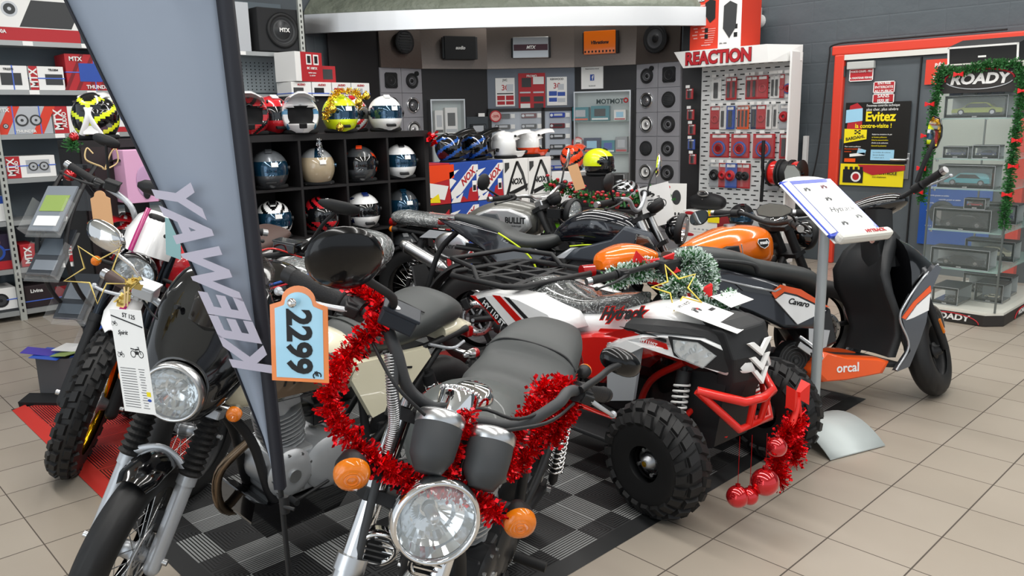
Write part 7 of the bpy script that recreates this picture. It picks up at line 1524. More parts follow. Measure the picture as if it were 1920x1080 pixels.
g.loftx('seat', [(-1.08, .745, .12, .04, .05), (-1.02, .76, .16, .055, .07), (-.84, .74, .17, .045, .07), (-.64, .735, .16, .04, .06), (-.48, .765, .12, .04, .07), (-.38, .80, .08, .02, .06)], PLAST, label='seat wrapped in crinkled clear plastic')
g.P('front_bumper', MB(Matrix.Translation((-.05, -.05, 0))).tube([(.16, -.22, .53), (.30, -.10, .49), (.32, .0, .49), (.30, .10, .49), (.16, .22, .53), (.14, .235, .66)], .019, smooth=False).tube([(.16, -.22, .53), (.28, -.10, .37), (.29, .10, .37), (.16, .22, .53)], .017, smooth=False).tube([(.31, -.05, .49), (.285, -.04, .37)], .015).tube([(.31, .05, .49), (.285, .04, .37)], .015).tube([(.17, .235, .50), (.14, .245, .68)], .019), BUMP)
m = MB(); RZ = .80
cs = [(-.93, -.26), (-1.0, -.32), (-1.42, -.32), (-1.50, -.24), (-1.50, .24), (-1.42, .32), (-1.0, .32), (-.93, .26)]
m.tube([(x, y, RZ) for x, y in cs], .016, smooth=False, closed=True).tube([(-1.20, -.32, RZ), (-1.26, -.30, RZ + .06), (-1.52, -.24, RZ + .07), (-1.52, .24, RZ + .07), (-1.26, .30, RZ + .06), (-1.20, .32, RZ)], .014, smooth=False)
for y in (-.15, 0, .15): m.box((-1.21, y, RZ - .005), (.52, .036, .02))
for x, ry in ((-1.06, 18), (-1.21, -14), (-1.36, 16)): m.box((x, 0, RZ - .004), (.04, .58, .02), rot=(0, 0, ry))
for y in (-.14, .14): m.tube([(-1.02, y, RZ), (-1.04, y, .68)], .012).tube([(-1.36, y, RZ), (-1.24, y, .66)], .012)
g.P('rear_rack', m, BLKM)
g.bars([(-.28, 0, .95), (-.29, -.10, .96), (-.33, -.24, .94), (-.38, -.40, .92)], .0125, mt=BLKM, grip=GRIP, lever=BLKM); g.P('steering_column', MB().cyl((-.20, 0, .72), (-.30, 0, .93), .025), BLKM, True); g.P('handlebar_pad', MB().box((-.29, 0, .95), (.09, .16, .06)), BLKM, True, bevel=.015)
g.P('tail_light', MB().box((-1.24, 0, .70), (.03, .14, .05)), REDL, bevel=.008)

# the bodywork is narrower than the track and sits a little to the right of the wheels' middle
def _taper(o):   # towards the nose the bodywork draws in and drops
    if o.matrix_basis.translation.length < 1e-4:
        for v in o.data.vertices:
            t_ = min(1, max(0, (v.co.x + .10) / .496)); v.co.x -= .136 * t_; v.co.y = -.09 + (v.co.y + .09) * (1 - .72 * t_); v.co.z -= .055 * t_
    for c_ in o.children: _taper(c_)
def _narrow(o, k, dy, dx=0):
    if o.matrix_basis.translation.length > 1e-4: o.location.y = o.location.y * k + dy; o.location.x += dx
    else:
        for v in o.data.vertices: v.co.y = v.co.y * k + dy; v.co.x += dx
    for c_ in o.children: _narrow(c_, k, dy, dx)
for o in g.root.children:
    nm = o.name.split('.')[0]
    if nm in ('front_mudguard', 'mudguard_ledge', 'headlight_bezel', 'headlight', 'red_graphic', 'black_graphic', 'rear_mudguard', 'body_cowl', 'decal_red', 'lettering', 'lettering_outline'):
        _narrow(o, .75, -.09); _taper(o)
    elif nm == 'nose_grille': _narrow(o, .95, -.09, -.035)
    elif nm == 'chevron_vent': _narrow(o, .95, -.095, -.034)
    elif nm in ('seat', 'rear_rack', 'side_panel', 'front_skid'): _narrow(o, .92, -.08)
    elif nm == 'front_bumper': _narrow(o, 1.0, -.04)

# ---------------------------------------------------------------- display mat
def mat_mat(name, c1, c2):
    m = mat(name, '202122', .5); q = NT(m); (x, y, z), co = q.sep(); T = .395
    def cell(c): return q.math('SUBTRACT', q.math('FRACT', q.math('DIVIDE', c, T)), .5)
    fx, fy = cell(x), cell(y); ax, ay = q.math('ABSOLUTE', fx), q.math('ABSOLUTE', fy); r = q.math('MAXIMUM', ax, ay)
    rib = q.math('LESS_THAN', q.math('FRACT', q.math('MULTIPLY', r, 34)), .42)
    ix = q.math('FLOOR', q.math('DIVIDE', q.math('ADD', x, T / 4), T / 2)); iy = q.math('FLOOR', q.math('DIVIDE', q.math('ADD', y, T / 4), T / 2)); ch = q.math('FRACT', q.math('MULTIPLY', q.math('ADD', ix, iy), .5))
    base = q.mixc(q.math('GREATER_THAN', ch, .25), srgb(c1), srgb(c2)); q.link(q.mixc(rib, base, srgb('0C0C0D')), 'Base Color')
    q.bump(q.math('SUBTRACT', 1.0, rib), .8, .004); return m
MM = mat_mat('ribbed_mat', '303132', '8C8E8D'); MR = mat_mat('ribbed_mat_red', 'C83A32', 'B82A24')
t = empty('display_mat', (.94, 1.71, 0), label='large ribbed black and grey interlocking mat under the motorcycles', cat='mat')
MB().box((1.58 - .26 + .26, 1.58, .008), (3.16, 3.16, .0155)).build('mat_tiles', MM, t); EB = mat('mat_edge_black', '1C1D1E', .55)
m = MB(); 
for a_, b_ in (((0, 0), (3.16, 0)), ((3.16, 0), (3.16, 3.16)), ((3.16, 3.16), (0, 3.16)), ((0, 3.16), (0, 0))):
    A_1, B_1 = Vector((*a_, 0)), Vector((*b_, 0)); dd = (B_1 - A_1).normalized(); nn = Vector((dd.y, -dd.x, 0)); 
    m.add([A_1 + Vector((0, 0, .001)), B_1 + Vector((0, 0, .001)), B_1 + Vector((0, 0, .016)), A_1 + Vector((0, 0, .016)), A_1 + (nn - dd) * .065 + Vector((0, 0, .001)), B_1 + (nn + dd) * .065 + Vector((0, 0, .001)), ], [(3, 4, 5, 2), (0, 1, 5, 4)])
m.build('edge_ramp', EB, t)
MB().box((.215, 2.4, .0168), (.43, 1.5, .003)).build('red_tiles', MR, t, M=Matrix()); MB().box((1.95, 1.9, .0168), (.79, .79, .003)).build('red_tiles', MR, t)
m = MB(); m.add([Vector((0, 1.65, .018)), Vector((0, 3.2, .018)), Vector((-.065, 3.2, .002)), Vector((-.065, 1.65, .002))], [(0, 1, 2, 3)]).build('red_edge_ramp', mat('mat_edge_red', 'C4342C', .5), t)

# ---------------------------------------------------------------- feather banner on its pole
t = empty('feather_banner', (.783, 1.592, 0), R(-44), label='tall grey feather banner with mirrored pale lettering on a black pole in the left foreground', cat='banner')
# local: x runs sideways across the view, z up
FL = mat('banner_grey', '8A94A3', .7); FD = mat('banner_sleeve', '1B1D26', .6); FT = mat('banner_letters', 'B7B4C4', .7)
def pole_x(z): return .0 - .034 * (z / 1.9) ** 1.5
MB().tube([(pole_x(z), 0, z) for z in (0.02, .4, .8, 1.2, 1.6, 2.0, 2.4)], .0062, n=10).build('pole', BLKM, t)
MB().cyl((0, 0, .0), (0, 0, .14), .014).box((0, 0, .007), (.3, .05, .012)).box((0, 0, .019), (.05, .3, .012)).build('cross_foot', BLKM, t)
MB().cyl((-.001, 0, .63), (-.001, 0, .67), .011).cyl((0, -.01, .65), (.025, -.015, .645), .004).build('pole_clip', BLKM, t)
def edge_x(z):   # free edge of the sail
    return pole_x(z) - .010 - max(0, (z - .71)) * .298 - .008 * sin(z * 4)
rs = []; sl = []; le = []
for i in range(30):
    z = .71 + (2.35 - .71) * i / 29; a_, b_ = edge_x(z), pole_x(z) - .008; n = 9; w_ = lambda u: .012 * sin(u * 5 + z * 2) + .018 * sin(z * 1.5) * (1 - u)
    rs.append([Vector((a_ + (b_ - a_) * k / n, w_(k / n), z)) for k in range(n + 1)] + [Vector((a_ + (b_ - a_) * k / n, w_(k / n) + .002, z)) for k in range(n, -1, -1)])
    le.append(Vector((a_, w_(0), z)))
cloth = MB().loft(rs).build('sail', FL, t)
MB().tube([p for p in le], .006, n=6, smooth=False, flat=.5).build('edge_hem', FD, t)
rs = []
for i in range(30):
    z = .69 + (2.35 - .69) * i / 29; wd = .008 + .007 * max(0, z - .7); rs.append([Vector((pole_x(z) - wd - .004, -.009, z)), Vector((pole_x(z) + .011, -.010, z)), Vector((pole_x(z) + .012, .009, z)), Vector((pole_x(z) - wd - .004, .009, z))])
MB().loft(rs).build('pole_sleeve', FD, t)
# one line of letters follows the free edge and is seen from the back
text('KEEWAY', .108, FT, frame((edge_x(1.20) + .050, -.024, 1.20), (-.325, 0, .95), (.95, 0, .325)), t, shear=-.55, sx=1.02, bold=.004, name='banner_lettering')
MB().tube([(-.125, -.026, 1.80), (-.07, -.026, 1.775), (-.058, -.026, 1.785), (-.060, -.026, 1.9)], .0045, n=6).build('printed_curve', FT, t)

# ---------------------------------------------------------------- price tag 2299 and the paper sheets
def at_local(mo, p, steer=True): return mo.root.matrix_world @ ((mo.S if steer else Matrix()) @ Vector(p))
cam_dir = lambda P: (Vector((0, 0, 1.5)) - P)
def facing(P, w_, yaw=0, roll=0, tilt=None):
    # a vertical sheet that hangs at P and faces into the aisle
    d = Vector((-.69, -.72, 0)); d = Matrix.Rotation(R(yaw), 3, 'Z') @ d; x = Vector((0, 0, 1)).cross(d)
    return frame(P, x, (0, 0, 1)) @ Matrix.Rotation(R(roll), 4, 'Z')

F = facing(Vector((.687, 1.283, 1.127)), 0, yaw=-4, roll=-3)
t = bpy.data.objects.new('price_tag', None); COL.objects.link(t); t.matrix_world = F; tag(t, 'blue and orange price tag 2299 hanging from the clutch lever of the grey motorcycle', 'price tag')
def tagshape(w_, h_, r_):
    p_ = [(-w_, -h_), (w_, -h_), (w_, h_ * .62), (w_ * .62, h_ * .70)]
    for q in range(0, 181, 15): p_.append((w_ * .58 * cos(R(q)), h_ * .74 + w_ * .50 * sin(R(q))))
    p_ += [(-w_ * .62, h_ * .70), (-w_, h_ * .62)]; return p_
TAGO = mat('tag_orange', 'F08A45', .35, coat=.8); TAGB = mat('tag_blue', 'A6D8F0', .3, coat=.8)
MB().prism(tagshape(.053, .088, 0), Matrix(), .002).build('tag_border', TAGO, t, bevel=.0008); MB().prism(tagshape(.044, .080, 0), Matrix.Translation((0, -.001, .0021)), .0006).build('tag_field', TAGB, t)
text('2299', .062, BLKM, Matrix.Translation((-.002, -.012, .003)) @ Matrix.Rotation(R(-90), 4, 'Z'), t, bold=.0022, sx=.98); text('\u20ac', .022, BLKM, Matrix.Translation((.030, -.073, .003)) @ Matrix.Rotation(R(-75), 4, 'Z'), t)
MB().cyl((-.008, .062, -.03), (-.008, .062, .008), .006).ell((-.008, .062, .012), (.009, .009, .009)).build('hanging_pin', CHROME, t)
def paper(nm, P, w_, h_, yaw, roll, label, cat='sheet', col=PAPER, lean=0):
    o = MB().box((0, 0, 0), (w_, h_, .0012)).build(nm, col); o.matrix_world = facing(Vector(P), 0, yaw, roll) @ Matrix.Rotation(R(lean), 4, 'X'); tag(o, label, cat); return o
def sketch_bike(par, x, y, s, c=BLKM):
    m = MB(Matrix.Translation((x, y, .0009)) @ Matrix.Scale(s, 4))
    m.torus((-.6, -.4, 0), (0, 0, 1), .38, .05, 20, 5, flat=.3).torus((.65, -.4, 0), (0, 0, 1), .38, .05, 20, 5, flat=.3).box((0, -.25, 0), (.5, .4, .03)).box((.05, .15, 0), (.6, .18, .03), rot=(0, 0, 8)).box((-.6, .2, 0), (.6, .12, .03), rot=(0, 0, -8)).box((.52, 0, 0), (.08, .9, .03), rot=(0, 0, 20)).box((.32, .45, 0), (.3, .06, .03))
    return m.build('bike_drawing', c, par)
o = paper('spec_sheet', (.640, 2.062, .925), .112, .270, -25, 2, 'white specification sheet with two motorcycle drawings hanging from the brown grip')
sketch_bike(o, .020, .03, .022); sketch_bike(o, -.038, .02, .012); sketch_bike(o, -.045, .10, .010)
MB().box((.0, .105, .001), (.11, .003, .001), rot=(0, 0, -14)).build('header_line', BLKM, o); text('Spirit', .016, BLKM, Matrix.Translation((-.02, .075, .0009)), o, shear=.3); text('ST 125', .016, BLKM, Matrix.Translation((.01, .118, .0009)) @ Matrix.Rotation(R(-8), 4, 'Z'), o)
m = MB()
for k in range(16): m.box((-.02, -.018 - k * .0068, .0009), (.055, .0014, .0004)); m.box((.028, -.018 - k * .0068, .0009), (.022 - .004 * (k % 3), .0014, .0004))
m.build('printed_lines', DGRY, o); MB().box((.042, -.082, .001), (.014, .012, .0006)).build('yellow_mark', YELL, o); MB().ell((.042, -.098, .001), (.007, .004, .0006)).build('blue_mark', BLUE, o)
MB().tube([(0, .143, 0), (.002, .17, -.004), (-.004, .19, -.01)], .002).tube([(.01, .143, 0), (.012, .17, -.004), (.012, .19, -.01)], .002).build('raffia_tie', mat('raffia', 'D9BE8A', .6), o)
o = MB().prism(tagshape(.035, .085, 0), Matrix(), .003).build('kraft_tag', mat('kraft_card', 'D9A87A', .7)); o.matrix_world = facing(Vector((1.055, 3.55, 1.16)), 0, 0, 0) @ Matrix.Scale(1.15, 4); tag(o, 'blank kraft card tag hanging from the handlebar of the scrambler', 'tag')
o = MB().box((0, 0, 0), (.10, .155, .003)).build('teal_tag', mat('teal_card', '8FB9BC', .4)); o.matrix_world = facing(Vector((1.225, 3.27, 1.06)), 0, -35, -8); tag(o, 'plain teal card hanging between the scrambler and the banner', 'tag')
t = empty('pink_box', (1.66, 4.86, 1.0785 - .0), label='pink boxed helmet with a white pictured helmet beside a white box', cat='box')
MB().box((0, .05, .15), (.17, .2, .30)).build('carton', mat('carton_pink', 'D9A6C8', .5), t, bevel=.003); MB().ell((.02, -.052, .12), (.05, .004, .09)).build('pictured_helmet', mat('picture_lilac', 'B995B8', .4), t); MB().ell((.02, -.056, .05), (.02, .002, .03)).build('pictured_opening', BLKM, t)
t = empty('white_box', (1.88, 4.86, 1.0785), label='white box with small sketches between the pink box and the banner', cat='box')
MB().box((0, .05, .155), (.24, .2, .31)).build('carton', WHTM, t, bevel=.003); MB().box((.02, -.0505, .06), (.14, .002, .02)).build('green_band', GREEN, t); MB().ell((0, -.051, .23), (.03, .002, .018)).build('sketch', mat('raffia'), t)
# gold star and ribbon hanging on the brown grip
def star(P, r1, r2, tube_r, mt, M, label, nm='wire_star'):
    pts_ = [(( r1 if k % 2 == 0 else r2) * cos(R(90 + 36 * k)), (r1 if k % 2 == 0 else r2) * sin(R(90 + 36 * k)), 0) for k in range(10)]
    o = MB().tube(pts_, tube_r, n=6, smooth=False, closed=True).build(nm, mt); o.matrix_world = M; tag(o, label, 'ornament'); return o
GW = mat('gold_wire', 'E2C878', .35, .7)
star(None, .088, .036, .0028, GW, facing(Vector((.675, 2.37, 1.11)), 0, 20, 28), 'gold wire star hanging from the brown grip of the faired motorcycle')
o = tinsel([(.735, 2.35, 1.07), (.75, 2.34, 1.085), (.765, 2.33, 1.08), (.74, 2.35, 1.05), (.71, 2.38, 1.02)], .016, 34, GW, 21, size=.035, name='gold_ribbon'); tag(o, 'crumpled gold ribbon tied over the brown grip', 'ribbon')
o = MB().tube([(1.40, 4.74, 1.37), (1.375, 4.75, 1.40), (1.36, 4.74, 1.34), (1.42, 4.70, 1.30), (1.44, 4.70, 1.285), (1.50, 4.68, 1.32), (1.50, 4.68, 1.39), (1.475, 4.69, 1.37), (1.44, 4.70, 1.29)], .009, n=6, flat=.4).build('raffia_bow', mat('raffia')); tag(o, 'pale raffia bow in front of the left helmet shelf', 'bow')
t = empty('red_bauble', (1.315, 4.90, 1.255), label='red bauble with silver cap hanging left of the cube shelf', cat='bauble'); RBAU = mat('bauble_red', 'D01820', .08, .7, coat=1)
MB().ell((0, 0, 0), (.034, .034, .034)).build('ball', RBAU, t); MB().cyl((0.01, 0, .03), (.014, 0, .05), .014).build('cap', CHROME, t)
t = empty('red_bauble', (1.36, 4.9, 1.46), label='small red bauble beside the foot of the neon helmet', cat='bauble'); MB().ell((0, 0, 0), (.026, .026, .026)).build('ball', RBAU, t); MB().cyl((0, 0, .024), (0, 0, .034), .007).build('cap', CHROME, t)
o = tinsel([(1.33, 4.9, 1.40), (1.345, 4.9, 1.42), (1.36, 4.9, 1.44)], .05, 120, TGRN, 31, size=.02, name='fir_sprig'); tag(o, 'small green fir sprig above the hanging red bauble', 'sprig')

# ---------------------------------------------------------------- leaflet rack at the left
t = empty('leaflet_rack', (1.33, 4.97, 0), R(-60), label='black curved leaflet rack with clear slanted pockets at the far left', cat='rack')
for x in (-.02, .17):
    MB().tube([(x, .02, 1.30), (x, -.10, 1.18), (x, -.22, 1.0), (x, -.26, .82), (x, -.20, .62), (x, -.06, .44), (x, .04, .26), (x, .06, .04)], .016, n=8, flat=.6).build('curved_upright', BLKM, t)
MB().box((.075, .03, .022), (.34, .40, .02)).build('foot_plate', BLKM, t, bevel=.004); MB().box((.075, .02, 1.18), (.16, .015, .26)).build('header_panel', SMOKE, t)
LEAF = [mat('leaflet_green', '8FA65A', .4), mat('leaflet_grey', '7D848C', .35), mat('leaflet_slate', '59626B', .35), mat('leaflet_blue', '2E57B8', .35)]
for k, (y, z) in enumerate(((-.20, 1.08), (-.25, .85), (-.12, .58), (.02, .34))):
    F = Matrix.Translation((.075, y, z)) @ Matrix.Rotation(R(-38), 4, 'X')
    p_ = MB(F).box((0, 0, -.02), (.23, .006, .30)).box((0, -.035, -.155), (.23, .07, .004)).box((-.114, -.03, -.06), (.004, .06, .2)).box((.114, -.03, -.06), (.004, .06, .2)).build('clear_pocket', ACRY, t)
    MB(F).box((0, -.012, .0), (.20, .010, .28)).build('leaflets', (LEAF[1], mat('leaflet_dark', '3A3E44', .3), mat('leaflet_dark'), LEAF[3])[k], t); MB(F).box((0, -.0185, .03), (.16, .002, .10)).build('leaflet_print', (LEAF[0], LEAF[2], LEAF[1], LEAF[3])[k], t); MB(F).box((.0, -.0190, -.08), (.15, .002, .06)).build('leaflet_print', (WHTM, LEAF[1], LEAF[2], LEAF[3])[k], t)
X, Y = 1.28, 4.70
t = empty('cardboard_bin', (1.19, 4.93, .0), R(-50), label='dark floor box filled with blue and green leaflets behind the knobbly tyre', cat='box')
MB().box((0, 0, .145), (.24, .22, .22)).build('bin_body', mat('bin_grey', '4A4B4D', .6), t, bevel=.003)
for k, (c_, x, y, rz, ry) in enumerate(((LEAF[3], -.06, -.05, 10, 8), (LEAF[0], .03, -.02, -15, -6), (LEAF[3], .10, .02, 25, -14), (WHTM, 0, .04, 5, 4), (mat('leaflet_violet', '4A3FA8', .4), -.13, -.06, 20, 12))):
    MB().box((x, y, .265 + .004 * k), (.15, .21 - .02 * k, .003), rot=(0, ry, rz)).build('leaflet', c_, t)
MB().box((-.05, -.16, .025), (.26, .10, .04), rot=(12, 0, 0)).build('wedge_foot', BLKM, t)

# ---------------------------------------------------------------- tinsel and baubles on the vehicles
AL = lambda p, s=True: at_local(A_, p, s)
g1 = [(.90, -.30, 1.10), (.965, -.25, 1.12), (1.0, -.24, 1.10), (1.02, -.27, 1.03), (1.03, -.28, .96), (1.04, -.27, .90), (1.08, -.20, .86), (1.12, -.13, .85), (1.13, -.06, .84), (1.14, 0, .86), (1.14, .06, .85), (1.15, .12, .84), (1.15, .15, .83)]
o = tinsel([AL(p) for p in g1], .034, 2600, TRED, 41, size=.013); tag(o, 'red tinsel garland wound from the right grip past the turn signal to the headlight', 'garland')
g2 = [(1.14, .0, .87), (1.10, .005, .93), (1.06, .01, 1.0)]
o = tinsel([AL(p) for p in g2], .026, 350, TRED, 42, size=.013); tag(o, 'short red tinsel strand between the two black gauges', 'garland')
g3 = [(.97, .17, 1.06), (.95, .22, 1.075), (.93, .27, 1.075), (.93, .29, 1.0), (.93, .29, .93)]
g4 = [(.99, .18, 1.05), (1.0, .16, .98), (1.02, .16, .90), (1.0, .20, .86), (.95, .25, .90), (.93, .25, .97), (.93, .25, 1.05)]
o = tinsel([AL(p) for p in g3], .036, 1100, TRED, 43, size=.013); tag(o, 'red tinsel bunched on the left grip with a hanging end', 'garland')
o = tinsel([AL(p) for p in g4], .030, 1500, TRED, 44, size=.013); tag(o, 'loop of red tinsel hanging below the left handlebar', 'garland')
G_ = g; GL = lambda p: at_local(G_, p, False)
o = tinsel([GL(p) for p in ((.33, .06, .40), (.35, .03, .37), (.36, -.04, .36), (.35, -.08, .30), (.35, -.09, .20), (.35, -.07, .14))], .052, 1500, TRED, 51, size=.014); tag(o, 'bunch of dark red tinsel hanging from the red front bumper', 'garland')
o = tinsel([GL(p) for p in ((.34, .0, .38), (.35, .03, .30), (.355, .02, .2))], .05, 700, TRED, 52, size=.014); tag(o, 'second red tinsel end hanging beside the large bauble', 'garland')
o = MB(); 
for sx in (-1, 1): o.loft([[GL((.335, .01 * sx + .03, .50)), GL((.355, .01 * sx + .03, .50)), GL((.355, .01 * sx + .03, .47)), GL((.335, .01 * sx + .03, .47))], [GL((.33, .055 * sx + .03, .54)), GL((.37, .055 * sx + .03, .53)), GL((.37, .055 * sx + .03, .44)), GL((.33, .055 * sx + .03, .45))]], smooth=False)
o.tube([GL((.35, .03, .48)), GL((.36, .0, .42)), GL((.36, -.05, .34))], .012, flat=.4).tube([GL((.35, .03, .48)), GL((.36, .03, .40)), GL((.36, .01, .33))], .012, flat=.4)
o = o.build('ribbon_bow', mat('ribbon_red', 'E02A20', .45)); tag(o, 'red cloth bow tied on the front bumper of the quad bike', 'bow')
for k, (D_, px_, r_) in enumerate((((2.475, 1.31, .215), 'largest of the four', .050), ((2.385, 1.365, .172), 'lowest left', .040), ((2.425, 1.34, .168), 'small one behind the lowest left', .032), ((2.53, 1.30, .335), 'highest, beside the tyre', .036))):
    t = empty('red_bauble', D_, label='shiny red bauble below the quad bike bumper, ' + px_, cat='bauble')
    MB().ell((0, 0, 0), (r_, r_, r_), 28, 16).build('ball', RBAU, t); MB().cyl((0, 0, r_ * .95), (0, 0, r_ * 1.2), r_ * .22).build('cap', mat('cap_red', 'B01018', .3, .8), t); MB().cyl((0, 0, r_), (0, 0, .40 - D_[2]), .0012, n=5).build('string', mat('cap_red'), t)
# frosted garland, star and wreath on the quad bike handlebar
def frost(path, r_, n, label, seed, closed=False):
    o = tinsel(path, r_, n, TGRN, seed, size=.018, name='frosted_garland', core=.006, closed=closed); q = tinsel(path, r_ * 1.12, int(n * 1.3), TFRO, seed + 1, size=.014, name='frost_tips', core=.001, closed=closed); q.parent = o; q.matrix_parent_inverse = Matrix(); tag(o, label, 'garland'); return o
frost([GL(p) for p in ((-.40, -.26, .90), (-.38, -.18, .92), (-.34, -.08, .93), (-.28, .02, .90), (-.22, .03, .86), (-.15, 0, .82))], .05, 2600, 'frosted green garland wound along the handlebar of the quad bike', 61)
frost([GL((-.18 + .055 * cos(R(q)), -.04 + .03 * cos(R(q)), .83 + .055 * sin(R(q)))) for q in range(0, 360, 30)], .035, 1500, 'small frosted garland ring at the near end of the handlebar', 63, True)
WC = Vector((2.855, 1.895, .828)); wx = Vector((.72, -.69, 0))
frost([WC + wx * .06 * cos(R(q)) + Vector((0, 0, .068 * sin(R(q)))) for q in range(0, 360, 30)], .064, 5200, 'round frosted wreath standing above the quad bike nose', 65, True)
frost([GL(p) for p in ((-.14, .0, .80), (-.08, .06, .79), (-.06, .14, .79), (-.1, .20, .80))], .04, 1500, 'frosted garland end lying behind the paper sheet', 67)
def bow(P, M, label, s=1.0):
    t = bpy.data.objects.new('red_bow', None); COL.objects.link(t); t.matrix_world = Matrix.Translation(P) @ M @ Matrix.Scale(s, 4); tag(t, label, 'bow'); BR = mat('bow_red')
    for sx in (-1, 1):
        MB().loft([[Vector((sx * .005, -.006, -.008)), Vector((sx * .005, .006, -.008)), Vector((sx * .005, .006, .008)), Vector((sx * .005, -.006, .008))], [Vector((sx * .05, -.016, -.03)), Vector((sx * .05, .016, -.03)), Vector((sx * .05, .016, .03)), Vector((sx * .05, -.016, .03))]], smooth=False).build('bow_loop', BR, t, bevel=.002)
        MB().loft([[Vector((sx * .0, -.002, 0)), Vector((sx * .012, -.002, 0)), Vector((sx * .012, .002, 0)), Vector((sx * .0, .002, 0))], [Vector((sx * .012, -.002, -.07)), Vector((sx * .04, -.002, -.06)), Vector((sx * .04, .002, -.06)), Vector((sx * .012, .002, -.07))]], smooth=False).build('bow_tail', BR, t)
    MB().ell((0, 0, 0), (.011, .011, .011)).build('bow_knot', BR, t); return t
RZ_ = Matrix.Rotation(R(-44), 4, 'Z')
bow(GL((-.34, -.10, .97)), RZ_ @ Matrix.Rotation(R(20), 4, 'Y'), 'red bow on the frosted garland at the quad bike handlebar')
bow((2.76, 1.79, .80), RZ_, 'red bow below the round frosted wreath'); bow((2.75, 1.92, .90), RZ_ @ Matrix.Rotation(R(70), 4, 'Y'), 'red ribbon at the left edge of the round wreath', .8)
star(None, .11, .044, .004, mat('gold_wire_bright', 'F0CF5A', .3, .6), frame((2.62, 1.80, .835), (.80, -.55, -.1), (.35, .35, .55)) @ Matrix.Rotation(R(20), 4, 'Z'), 'gold wire star standing between the garland and the round wreath')
o = MB().box((0, 0, 0), (.22, .31, .002)).build('info_sheet', PAPER); o.matrix_world = g.root.matrix_world @ frame((.05, -.15, .805), (-.25, .97, 0), (-.97, -.25, .24)); tag(o, 'white information sheet HY 110 ST lying on the nose of the quad bike', 'sheet')
text('HY 110 ST', .026, BLKM, Matrix.Translation((-.01, .115, .0012)), o); mini_quad(o, Matrix.Translation((-.02, .06, .0013)), .035, DGRY); MB().box((.06, .02, .0013), (.05, .018, .0006)).build('dark_box', BLKM, o); MB().ell((.0, .06, .0016), (.015, .012, .001)).build('red_spot', REDM, o)
o = MB().add([Vector(p) for p in ((0, 0, 0), (.15, 0, .01), (.15, .10, .03), (0, .10, .03), (0, .16, -.02), (.15, .16, -.02))], [(0, 1, 2, 3), (3, 2, 5, 4)]).build('folded_sheet', PAPER, solid=.0015); o.matrix_world = Matrix.Translation(GL((.03, .02, .80))) @ Matrix.Rotation(R(-5), 4, 'Z') ; tag(o, 'folded white sheet behind the information sheet on the quad bike', 'sheet')

# ---------------------------------------------------------------- small things between the big ones
t = Moto('motorcycle', 'small white and green dirt bike behind the scrambler, beside the helmet shelf', 'motorcycle', (2.15, 4.98 - .35, 195, 3, 0, .74), 26)
t.root.matrix_world = Matrix.Translation((2.42, 4.58, 0)) @ Matrix.Rotation(R(196), 4, 'Z') @ Matrix.Scale(.80, 4)
t.wheel('rear_wheel', (0, 0, .31), .31, .12, pattern='knob', rim=BLKM); t.wheel('front_wheel', (1.31, 0, .31), .33, .09, pattern='knob', rim=BLKM, steer=True); t.fork((1.31, 0, .31), .095, .74, low=BLKM, up=GLD2); t.swing(); t.frame_tubes(WHT); t.engine((.62, 0, .38), BLK2, BLK2)
t.loftx('seat', [(.75, .96, .05, .03, .04), (.50, .92, .11, .03, .06), (.2, .92, .11, .03, .06), (-.15, .96, .08, .02, .04)], BLKM); t.loftx('tail', [(-.3, .96, .06, .01, .02), (0, .90, .10, .02, .03), (.2, .86, .10, .03, .03)], WHT)
both(t, 'side_shroud', [(.55, .70), (.70, .98), (.95, .92), (1.0, .80), (.80, .64)], .12, .15, WHT); both(t, 'number_panel', [(.15, .72), (.10, .88), (.48, .88), (.42, .70)], .11, .13, WHT); t.P('front_fender', MB().box((1.25, 0, .78), (.45, .10, .01), rot=(0, 14, 0)), WHT, True, bevel=.004); t.P('neon_mark', plate([(.75, .80), (.85, .88), (.90, .84), (.80, .78)], -.151, -.153), NEON)
t.bars([(.96, 0, 1.02), (.97, -.10, 1.06), (.90, -.38, 1.12)], .013, grip=GRIP, lever=BLKM)
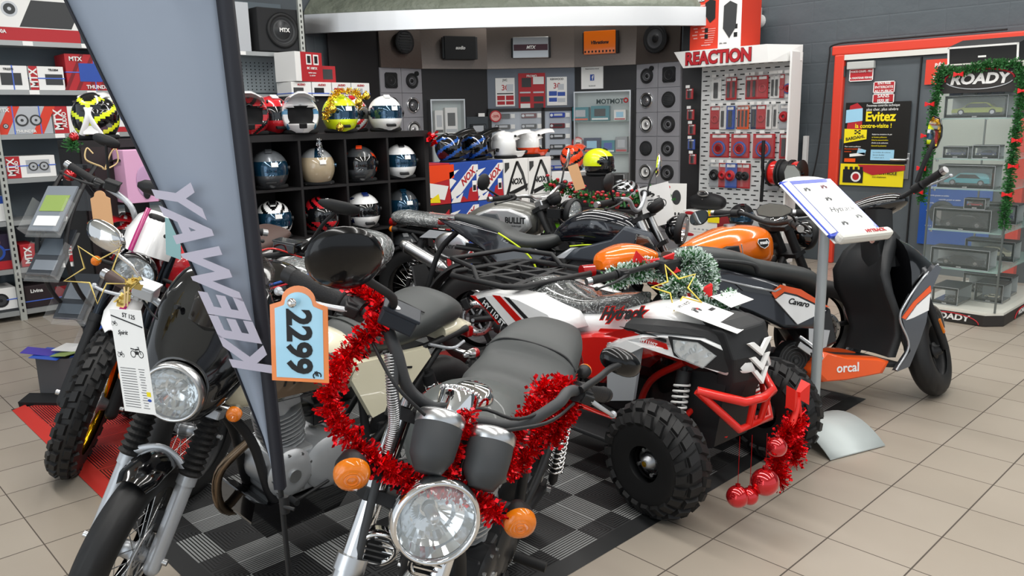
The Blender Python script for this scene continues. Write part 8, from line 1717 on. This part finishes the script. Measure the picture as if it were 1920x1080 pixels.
# plant garland and spec sheets near the sport bike front
fl = tinsel([(4.10, 3.20, .98), (4.15, 3.12, 1.0), (4.22, 3.08, 1.03), (4.28, 3.02, .98)], .05, 350, TGRN, 71, size=.03, name='holly_garland'); tag(fl, 'green garland with red berries on the bars of the black sport motorcycle', 'garland')
m = MB(); rr_ = random.Random(3)
for i in range(40): 
    u = rr_.random(); p = Vector((4.10, 3.20, .98)).lerp(Vector((4.28, 3.02, 1.0)), u); m.ell(p + Vector((rr_.uniform(-.05, .05), rr_.uniform(-.05, .05), rr_.uniform(-.04, .06))), (.010, .010, .010), 8, 5)
m.build('berries', REDM, fl)
fl = tinsel([(4.12, 3.95, 1.05), (4.2, 3.8, 1.0), (4.26, 3.6, .95), (4.3, 3.4, .95)], .06, 500, TGRN, 72, size=.03, name='holly_garland'); tag(fl, 'long green garland with red flowers behind the black sport motorcycle', 'garland')
m = MB()
for i in range(60): 
    u = rr_.random(); p = Vector((4.12, 3.95, 1.05)).lerp(Vector((4.3, 3.4, .95)), u); m.ell(p + Vector((rr_.uniform(-.06, .06), rr_.uniform(-.06, .06), rr_.uniform(-.06, .06))), (.014, .014, .010), 8, 5)
m.build('flowers', REDM, fl)
o = paper('spec_sheet', (4.113, 2.992, .96), .20, .26, 10, 12, 'white sheet with a dark motorcycle picture hanging on the sport motorcycle bars'); sketch_bike(o, 0, .03, .06, DGRY)
o = paper('kraft_sheet', (4.02, 3.58, 1.12), .07, .17, -10, 18, 'brown kraft card hanging from the bars of the grey cafe racer', 'tag', mat('kraft_card'))
t = empty('green_kids_bike', (4.55, 4.15, 0), R(-44), label='low black and green mini motorcycle between the racer and the glass showcase', cat='mini motorcycle')
MB().box((0, 0, .66), (.36, .07, .10), rot=(0, 6, 0)).build('green_panel', mat('panel_green', '7ED321', .35, coat=.5), t, bevel=.01); MB().box((.02, 0, .76), (.42, .16, .07)).build('black_body', BLKM, t, bevel=.02); MB().torus((-.3, 0, .25), (0, 1, 0), .19, .05).build('rear_tyre', TUBE, t); MB().torus((.35, 0, .25), (0, 1, 0), .19, .05).build('front_tyre', TUBE, t); MB().tube([(-.3, 0, .25), (-.1, 0, .5), (.2, 0, .55), (.35, 0, .25)], .03).box((0, 0, .45), (.3, .14, .3)).build('frame', BLKM, t); MB().tube([(.2, -.25, .92), (.18, 0, .85), (.2, .25, .92)], .012).build('handlebar', BLKM, t)
